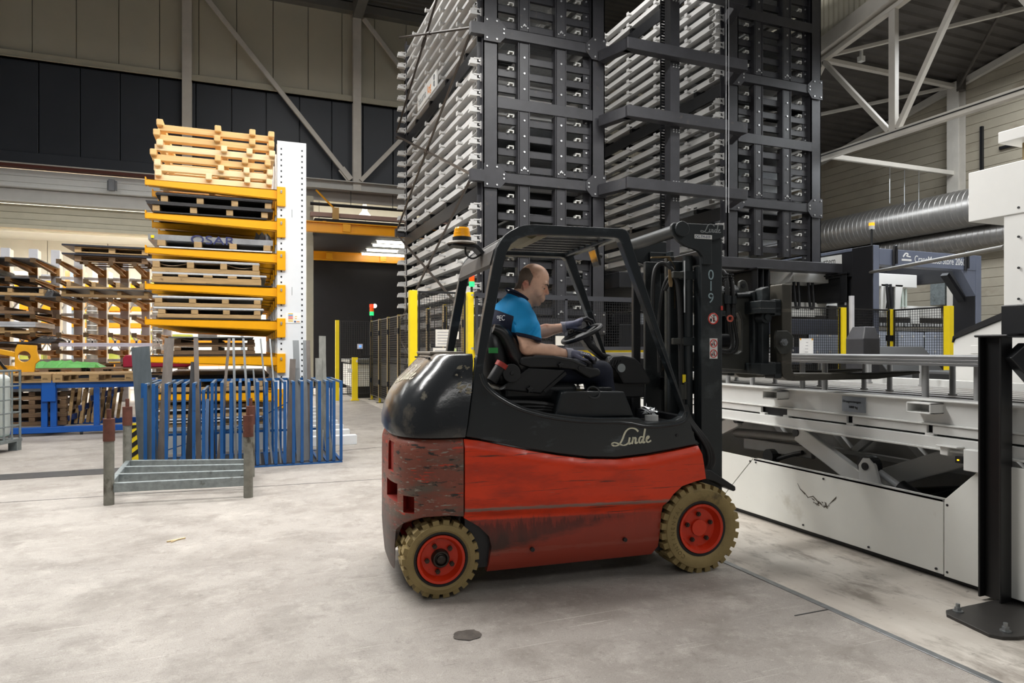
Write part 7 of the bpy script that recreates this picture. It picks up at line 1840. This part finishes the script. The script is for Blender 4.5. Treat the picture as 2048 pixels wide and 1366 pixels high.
# stakes and bars
ST = mat('stake_grey', 'a6a6a6', .4, .35, var=.12)
for rw, x, ys in (('front', 4.27, (5.6, 5.21, 4.88, 4.29, 4.06, 3.21, 2.86, 2.4)), ('middle', 5.2, (6.2, 5.6, 5.0, 4.5, 4.24, 3.68, 3.1)), ('rear', 6.2, (6.6, 5.9, 5.3, 4.7))):
    for ky, y in enumerate(ys):
        b = MB(); b.cyl((x, y, 1.10), (x, y, 1.355), .022, 12); b.cyl((x, y, 1.10), (x, y, 1.115), .032, 12)
        tag(b.build('support_stake', ST, smooth=40), '%s round grey stake from the far end in the %s row on the lift table' % (ORD[ky], rw), 'stake', 'stakes on the lift table')
BARM = mat('bar_grey', '8f8f8f', .35, .6, var=.2, scale=6, stretch=(6, .3, 6))
for k in range(5):
    for j in range(3):
        x = 4.16 + .2 * k; z = 1.357 + .0215 * j; b = MB(); b.box(x, x + .19, 2.2 + .02 * (k % 2) + .03 * j, 7.6 - .05 * j, z, z + .02)
        tag(b.build('steel_bar', BARM, bevel=.002), 'flat grey steel bar, %s layer, %s from the forklift side, on the stakes' % (('bottom', 'middle', 'top')[j], ORD[k]), 'bar', 'steel bars on the lift table')
# black end post
EPB = mat('post_black', '101011', .4, var=.2, wear=[('3a3530', .72, .04, 9, (1, 1, .3))])
ep_ = thing('end_post', 'black H-beam end post bolted to the floor in the right foreground', 'post', (3.9, 2.5, 0))
b = MB(); b.ibeam((4.045, 2.61, .018), (4.045, 2.61, 1.545), .1, .13, .012, (0, 1, 0)); b.build('column', EPB, ep_, bevel=.003)
b = MB(); b.prism([(3.57, 2.56), (3.52, 2.30), (3.55, 2.255), (3.62, 2.225), (4.15, 2.15), (4.25, 2.6), (3.62, 2.60)], 0, .018, 'xy'); b.build('base_plate', mat('base_plate_black', '2d2b29', .45, var=.2), ep_, bevel=.003)
for x, y in ((3.66, 2.56), (3.63, 2.29), (4.1, 2.25)):
    b = MB(); b.cyl((x, y, .018), (x, y, .024), .026, 16); b.cyl((x, y, .024), (x, y, .042), .018, 6); b.cyl((x, y, .042), (x, y, .062), .0105, 10); b.build('anchor_bolt', STEEL, ep_)
b = MB(); b.box(3.98, 4.4, 2.5, 2.69, 1.535, 1.55); b.box(4.08, 4.4, 2.44, 2.6, 1.55, 1.72); b.build('head_bracket', BLACKD, ep_, bevel=.006)
b = MB(); b.bar((4.07, 2.52, 1.46), (4.5, 2.36, .95), .07, .13); b.build('brace', BLACKD, ep_, bevel=.006)
b = MB(); b.box(4.06, 4.4, 2.42, 2.44, 1.55, 1.72); b.cyl((4.13, 2.42, 1.63), (4.13, 2.40, 1.63), .012, 6); b.box(4.1, 4.4, 2.405, 2.42, 1.60, 1.67); b.build('end_plate', BLACKD, ep_, bevel=.004)
# white machine behind the lift table
wm = thing('white_machine', 'tall white sheet-metal machine at the right edge behind the lift table', 'machine', (8, 4, 0))
WM = mat('machine_white', 'e9e8e4', .35, var=.02)
def wbx(nm, m, *q, bev=.008):
    b = MB(); b.box(*q); return b.build(nm, m, wm, bevel=bev)
wbx('body', WM, 7.42, 9.0, 1.5, 4.70, 0, 3.36); wbx('overhang', WM, 7.40, 9.0, 1.5, 5.06, 2.86, 3.40); wbx('top_cap', WM, 7.36, 9.1, 1.5, 4.72, 3.62, 3.74); wbx('neck', mat('neck_tan', '8d7a55', .5), 7.55, 8.9, 1.5, 4.6, 3.4, 3.62)
wbx('door_panel', WM, 7.405, 7.42, 1.8, 4.48, 1.0, 3.0)
b = MB()
for z in (1.98, 2.3, 2.62, 2.92): b.cyl((7.405, 4.54, z), (7.395, 4.54, z), .013, 8)
b.build('screws', BLACKD, wm, kind='stuff')
wc = thing('sloped_cover', 'white machine cover with a sloping black top edge behind the end post', 'cover', (6.9, 4, 0))
b = MB(); b.prism([(4.68, .8), (4.68, 1.52), (4.66, 1.57), (4.24, 1.73), (3.2, 2.1), (3.2, .8)], 6.62, 7.3, 'yz'); b.build('body', WM, wc, bevel=.01)
b = MB(); b.prism([(4.68, 1.53), (4.67, 1.59), (4.6, 1.645), (4.24, 1.79), (3.2, 2.18), (3.2, 2.1), (4.24, 1.73), (4.66, 1.57)], 6.60, 7.32, 'yz'); b.build('top_edge', BLACKD, wc)
b = MB(); b.box(6.612, 6.62, 4.2, 4.5, 1.42, 1.50); b.build('plate', WM, wc, bevel=.003)
# crane portal
cp = thing('crane_portal', 'black and blue-grey gantry frame lettered CraneMasterStore 2060 by the gable wall', 'gantry', (13.4, 10, 0))
PORT = mat('portal_grey', '6d7486', .4, var=.06); PBL = mat('portal_black', '1e1e21', .45, var=.1)
def pbx(nm, m, *q):
    b = MB(); b.box(*q); return b.build(nm, m, cp, bevel=.008)
for x0, x1 in ((11.79, 11.95), (14.84, 15.02)):
    pbx('post_face', PORT, x0 + .005, x1, 9.98, 10.0, 0, 3.56 if x0 < 12 else 3.5); pbx('post', PBL, x0, x1, 10.0, 10.5, 0, 3.56 if x0 < 12 else 3.5)  # post_face: blue-grey reflection on the black post, put into its colour
pbx('side_beam', PBL, 11.8, 11.95, 10.5, 17.5, 2.98, 3.50); pbx('side_beam_flange', PORT, 11.78, 11.97, 10.5, 17.5, 3.50, 3.56)
sgn = pbx('sign_board', WM, 11.785, 11.8, 10.76, 12.4, 3.2, 3.47)
text('sign_text', 'system', .2, INK, frame((11.783, 11.36, 3.29), (0, -1, 0), (0, 0, 1)), sgn, sx=.8)
bmb = pbx('front_beam', PORT, 11.95, 14.84, 9.98, 10.25, 3.17, 3.50)
text('beam_text', 'CraneMasterStore 2060', .205, mat('letter_white', 'f2f2f2', .5), frame((12.95, 9.978, 3.265), (1, 0, 0), (0, 0, 1)), bmb, sx=.77)
b = MB(); ribbon(b, [(12.62, 3.36), (12.70, 3.45), (12.78, 3.42), (12.70, 3.38), (12.84, 3.37)], .03, Matrix(((1, 0, 0, 0), (0, 0, -1, 9.978), (0, 1, 0, 0), (0, 0, 0, 1)))); b.box(12.58, 12.86, 9.975, 9.978, 3.28, 3.32); b.build('beam_emblem', MATS['letter_white'], bmb, local=True)
for x in (12.35, 14.5):
    b = MB(); b.tube([(x - .03, 9.95, 3.15), (x - .03, 9.95, 3.56), (x + .05, 9.95, 3.58), (x + .05, 9.95, 3.2)], .025, 8, sub=1); b.build('cable_loop', PBL, cp)
b = MB(); b.prism([(14.84, 3.17), (14.38, 3.17), (14.84, 2.62)], 9.99, 10.2); b.build('gusset', PORT, cp); b = MB(); b.bar((14.3, 10.3, 3.1), (14.9, 10.3, 2.5), .16, .08); b.build('knee_brace', PBL, cp)
pbx('rear_beam', PBL, 13.2, 15.5, 12.2, 12.5, 3.05, 3.45); pbx('far_side_beam', PBL, 14.85, 15.0, 10.5, 17.5, 2.98, 3.5)
for y in (13.5, 17.0): pbx('post', PBL, 11.8, 11.95, y, y + .2, 0, 3.0); pbx('post', PBL, 14.85, 15.0, y, y + .2, 0, 3.0)
t = thing('gantry_lamp', 'small amber beacon lamp on the corner of the gantry', 'lamp', (11.88, 10.1, 3.7))
b = MB(); b.cyl((11.88, 10.1, 3.56), (11.88, 10.1, 3.9), .02, 8); b.build('pole', BLACKD, t); b = MB(); b.cyl((11.88, 10.1, 3.9), (11.88, 10.1, 3.97), .055, 12); b.cyl((11.88, 10.1, 4.03), (11.88, 10.1, 4.08), .055, 12); b.build('lamp_body', WHITEP, t); b = MB(); b.cyl((11.88, 10.1, 3.97), (11.88, 10.1, 4.03), .055, 12); b.build('lamp_lens', mat('amber_lit', 'f0a020', .3, emit=2.5), t)
# trolley and grab
tw = thing('crane_trolley', 'white crane trolley with hoist chains hanging inside the gantry', 'trolley', (12.9, 11.5, 2.8))
def tbx(nm, m, *q):
    b = MB(); b.box(*q); return b.build(nm, m, tw, bevel=.01)
tbx('carriage', WM, 12.2, 14.75, 11.3, 11.8, 2.9, 3.2); tbx('carriage', WM, 10.9, 12.2, 11.2, 11.9, 2.9, 3.3)
for x in (13.6, 14.05): 
    b = MB(); b.prism([(x, 2.95), (x + .24, 2.95), (x + .12, 2.35), (x - .02, 2.3)], 11.3, 11.34); b.build('cheek_plate', WM, tw)
tbx('motor', BLACKD, 13.78, 14.0, 11.3, 11.5, 2.4, 2.9)
for x in (10.95, 11.35, 13.7):
    b = MB(); b.tube([(x, 11.25, 2.95), (x, 11.2, 2.4), (x + .06, 11.2, 2.3), (x + .12, 11.2, 2.4), (x + .12, 11.25, 2.95)], .03, 8, sub=1); b.build('cable_chain', PBL, tw)
gb = thing('gripper_beam', 'long white gripper beam with a toothed underside below the trolley', 'gripper', (12.9, 11.6, 1.9))
b = MB(); b.box(10.2, 15.7, 11.4, 11.7, 2.2, 2.48); b.build('beam', WM, gb, bevel=.01); b = MB(); b.box(10.2, 15.7, 11.35, 11.4, 1.97, 2.19); b.build('toothed_rail', STEELD, gb)
b = MB(); x = 10.2
while x < 15.7: b.box(x, x + .05, 11.33, 11.36, 1.99, 2.07); x += .1
b.build('teeth', ALU, gb, kind='stuff')
for x in (10.6, 12.0, 13.1, 14.6): b = MB(); b.box(x, x + .25, 11.3, 11.38, 2.05, 2.42); b.build('clamp', STEELD if x != 14.6 else WM, gb, bevel=.01)
for x in (13.7, 14.1): b = MB(); b.cyl((x, 11.5, 2.45), (x, 11.5, 2.9), .025, 8); b.build('hanger_rod', ALU, gb)
for x in (14.25, 14.34, 14.45): b = MB(); b.box(x, x + .05, 11.36, 11.4, 2.45, 2.88); b.build('comb_plate', mat('pale_mint', 'ccd8cf', .5), gb)
rt_ = thing('roller_table', 'pale lilac-grey panelled roller table inside the fenced gantry', 'table', (13, 10.9, .8))
LIL = mat('lilac_panel', 'b3bccd', .4, var=.05)
for k in range(6):
    b = MB(); b.box(10.9 + .85 * k, 11.7 + .85 * k, 10.75, 10.78, 1.26, 1.84); b.build('side_panel', LIL, rt_, bevel=.006)
b = MB(); b.box(10.9, 16.0, 10.8, 11.3, 1.86, 1.93); b.build('top', GRS, rt_); b = MB(); b.box(10.9, 16.0, 10.85, 11.3, 0, 1.85); b.build('frame', BLACKD, rt_)
b = MB()
for k in range(14): b.cyl((11.1 + .35 * k, 10.75, 1.74), (11.1 + .35 * k, 10.735, 1.74), .025, 8); b.cyl((11.1 + .35 * k, 10.75, 1.4), (11.1 + .35 * k, 10.735, 1.4), .025, 8)
b.build('panel_bolts', WHITEP, rt_, kind='stuff')
# low machinery under the right tower
um = thing('transfer_unit', 'blue-grey transfer beam with a bolted plate under the right tower', 'machine', (9.5, 10.4, 1.5))
b = MB(); b.box(7.9, 11.2, 10.3, 10.45, 1.75, 2.05); b.build('cross_beam', mat('slate_beam', '3c404c', .45, var=.1), um, bevel=.01); b = MB(); b.box(8.4, 10.6, 10.4, 10.5, 1.15, 1.5); pz = b.build('bolted_plate', MATS['slate_beam'], um, bevel=.01)
b = MB()
for k in range(7): b.cyl((8.6 + .3 * k, 10.4, 1.43), (8.6 + .3 * k, 10.385, 1.43), .022, 8); b.cyl((8.6 + .3 * k, 10.4, 1.22), (8.6 + .3 * k, 10.385, 1.22), .022, 8)
b.build('plate_bolts', BOLT, pz, local=True, kind='stuff')
b = MB(); b.box(8.0, 11.3, 11.2, 12.2, 1.4, 1.7); b.build('tray', WHITEP, um); b = MB(); b.prism([(8.8, 2.25), (9.6, 2.4), (10.4, 2.4), (10.6, 2.15), (9.3, 2.1)], 11.0, 11.2); b.build('pusher', MATS['slate_beam'], um); b = MB(); b.box(10.3, 11.4, 11.1, 11.15, 2.15, 2.3); b.build('hole_strip', WHITEP, um)
b = MB(); b.cyl((7.6, 10.5, 1.55), (7.6, 11.2, 1.55), .16, 18); b.build('drum', BLACKD, um, smooth=40)
b = MB(); b.box(8.2, 8.9, 10.7, 11.1, .1, 1.0); b.box(9.3, 10.4, 10.7, 11.1, .1, 1.05); b.build('drive_box', WHITEP, um, bevel=.02)
hp2 = thing('chip_hopper', 'black metal hopper with a sloping top behind the lift table', 'hopper', (7.75, 6.5, 0))
b = MB(); b.loft([[(7.5, 6.5, .9), (7.8, 6.5, .9), (7.8, 6.78, .9), (7.5, 6.78, .9)], [(7.5, 6.5, 1.6), (7.8, 6.5, 1.6), (7.8, 6.78, 1.6), (7.5, 6.78, 1.6)], [(7.62, 6.58, 1.76), (7.8, 6.58, 1.76), (7.8, 6.78, 1.76), (7.62, 6.78, 1.76)]]); b.build('shell', BLACKS, hp2, bevel=.01)
b = MB(); b.loft([[(7.5, 6.5, .9), (7.8, 6.5, .9), (7.8, 6.78, .9), (7.5, 6.78, .9)], [(7.6, 6.55, .0), (7.75, 6.55, .0), (7.75, 6.7, .0), (7.6, 6.7, .0)]]); b.build('funnel', BLACKS, hp2)
mb2 = thing('machine_block', 'black machine base with chrome fittings behind the stakes on the lift table', 'machine', (7.8, 5.4, 0))
b = MB(); b.prism([(7.6, .0), (7.6, 1.3), (7.3, 1.5), (7.1, 1.5), (6.7, 1.05), (4.8, 1.05), (4.8, 0)], 8.3, 9.4, 'yz'); b.build('base', BLACKD, mb2, bevel=.01)
b = MB(); b.box(7.6, 8.3, 4.75, 5.9, .3, 1.2); b.build('gearbox', PLASTIC, mb2, bevel=.03)
for k in range(6): b = MB(); q = (7.55, 4.9 + .16 * k, 1.0 + .05 * (k % 2)); b.cyl(q, (7.45, q[1], q[2]), .04, 10); b.build('fitting', ALU if k % 2 else WHITEP, mb2, smooth=40)
b = MB(); b.box(8.29, 8.3, 6.1, 6.5, .88, 1.03); b.build('warning_plate', PL, mb2); b = MB(); b.box(8.28, 8.29, 6.15, 6.45, .9, .94); b.build('warning_mark', RDEC, mb2)
# right-hand fence
fr_ = thing('safety_fence', 'black mesh safety fence with three yellow posts in front of the gantry', 'fence', (11, 9.9, 0))
for nm, x, y, w in (('post', 10.86, 9.9, .11), ('post', 12.28, 10.0, .09), ('post', 12.3, 8.78, .12)):
    b = MB(); b.box(x - w / 2, x + w / 2, y - w / 2, y + w / 2, 0, 2.27); po = b.build(nm, FYEL, fr_, bevel=.005)
    if w == .09:
        b = MB(); b.box(x - .055, x + .055, y - .055, y + .055, 1.62, 1.74); b.build('hinge', BLACKD, po, local=True)
for p_, q_ in (((8.3, 9.9, 0), (10.8, 9.9, 0)), ((10.95, 9.9, 0), (12.22, 9.98, 0)), ((12.3, 9.92, 0), (12.3, 8.86, 0))):
    railframe(p_, q_, .2, 2.25, fr_); meshpanel(p_, q_, .2, 2.25, fr_, (.05, .05), .003)
b = MB(); b.cyl((11.05, 9.85, 0), (11.05, 9.85, 2.5), .05, 10); b.build('conduit_post', RACKG, fr_)
nt_ = thing('paper_notice', 'bright white drawing sheet taped to the mesh beside the forks', 'notice', (9.9, 9.85, 1.5))
b = MB(); b.box(9.72, 10.06, 9.84, 9.845, 1.36, 1.66); b.build('sheet', mat('bright_paper', 'f4f4f4', .6), nt_)
for k in range(4): b = MB(); b.box(9.85 + .01 * k, 9.93, 9.837, 9.84, 1.4 + .06 * k, 1.408 + .06 * k); b.build('drawing_line', mat('print_grey', '9a9aa0', .6), nt_)
for x in (9.73, 10.02): b = MB(); b.box(x, x + .03, 9.836, 9.84, 1.63, 1.66); b.build('tape', YEL, nt_)
b = MB(); b.tube([(12.15, 10.6, 2.35), (12.15, 10.55, 3.0), (12.05, 10.4, 3.04), (8.3, 5.25, 2.66)], .03, 10); tag(b.build('conduit_pipe', mat('pipe_grey', '8d8a84', .4, .4), smooth=40), 'thin grey conduit pipe crossing in front of the gantry lettering', 'pipe')
# wall fittings on the gable wall
for i, (y, z) in enumerate(((10.9, 6.3), (10.2, 5.6))):
    b = MB(); b.box(17.03, 17.1, y - .8, y, z, z + .07); tag(b.build('wall_rail', BLACKD), ('upper', 'lower')[i] + ' dark rail on the stained gable wall', 'rail')
b = MB(); b.box(17.03, 17.1, 11.3, 11.36, 5.6, 7.0); tag(b.build('wall_conduit', BLACKD), 'upright dark conduit on the stained gable wall', 'conduit')
b = MB(); b.box(16.8, 16.9, 12.1, 12.5, 2.6, 4.0); tag(b.build('wall_locker', GALV, bevel=.01), 'narrow grey metal box on the gable wall column', 'box')
# floor marks
b = MB(); c_ = Vector((1.06, 3.3, .0)); r = random.Random(4); n = 22
b.add([(c_.x + .076 * math.cos(2 * PI * i / n) * r.uniform(.86, 1.06), c_.y + .066 * math.sin(2 * PI * i / n) * r.uniform(.86, 1.06), .0035) for i in range(n)] , [tuple(range(n))])

tag(b.build('floor_stain', mat('stain_brown', '57504a', .8, var=.3, scale=20)), 'irregular dark brown stain worn into the floor in the foreground', 'stain')  # flat irregular patch for a dark brown worn stain
b = MB(); b.bar((-.55, 5.72, .006), (-.43, 5.78, .006), .012, .01); b.bar((-.52, 5.70, .006), (-.46, 5.78, .006), .008, .008); tag(b.build('wood_splinter', WOODL), 'small wood splinter lying on the floor left of the forklift', 'splinter')
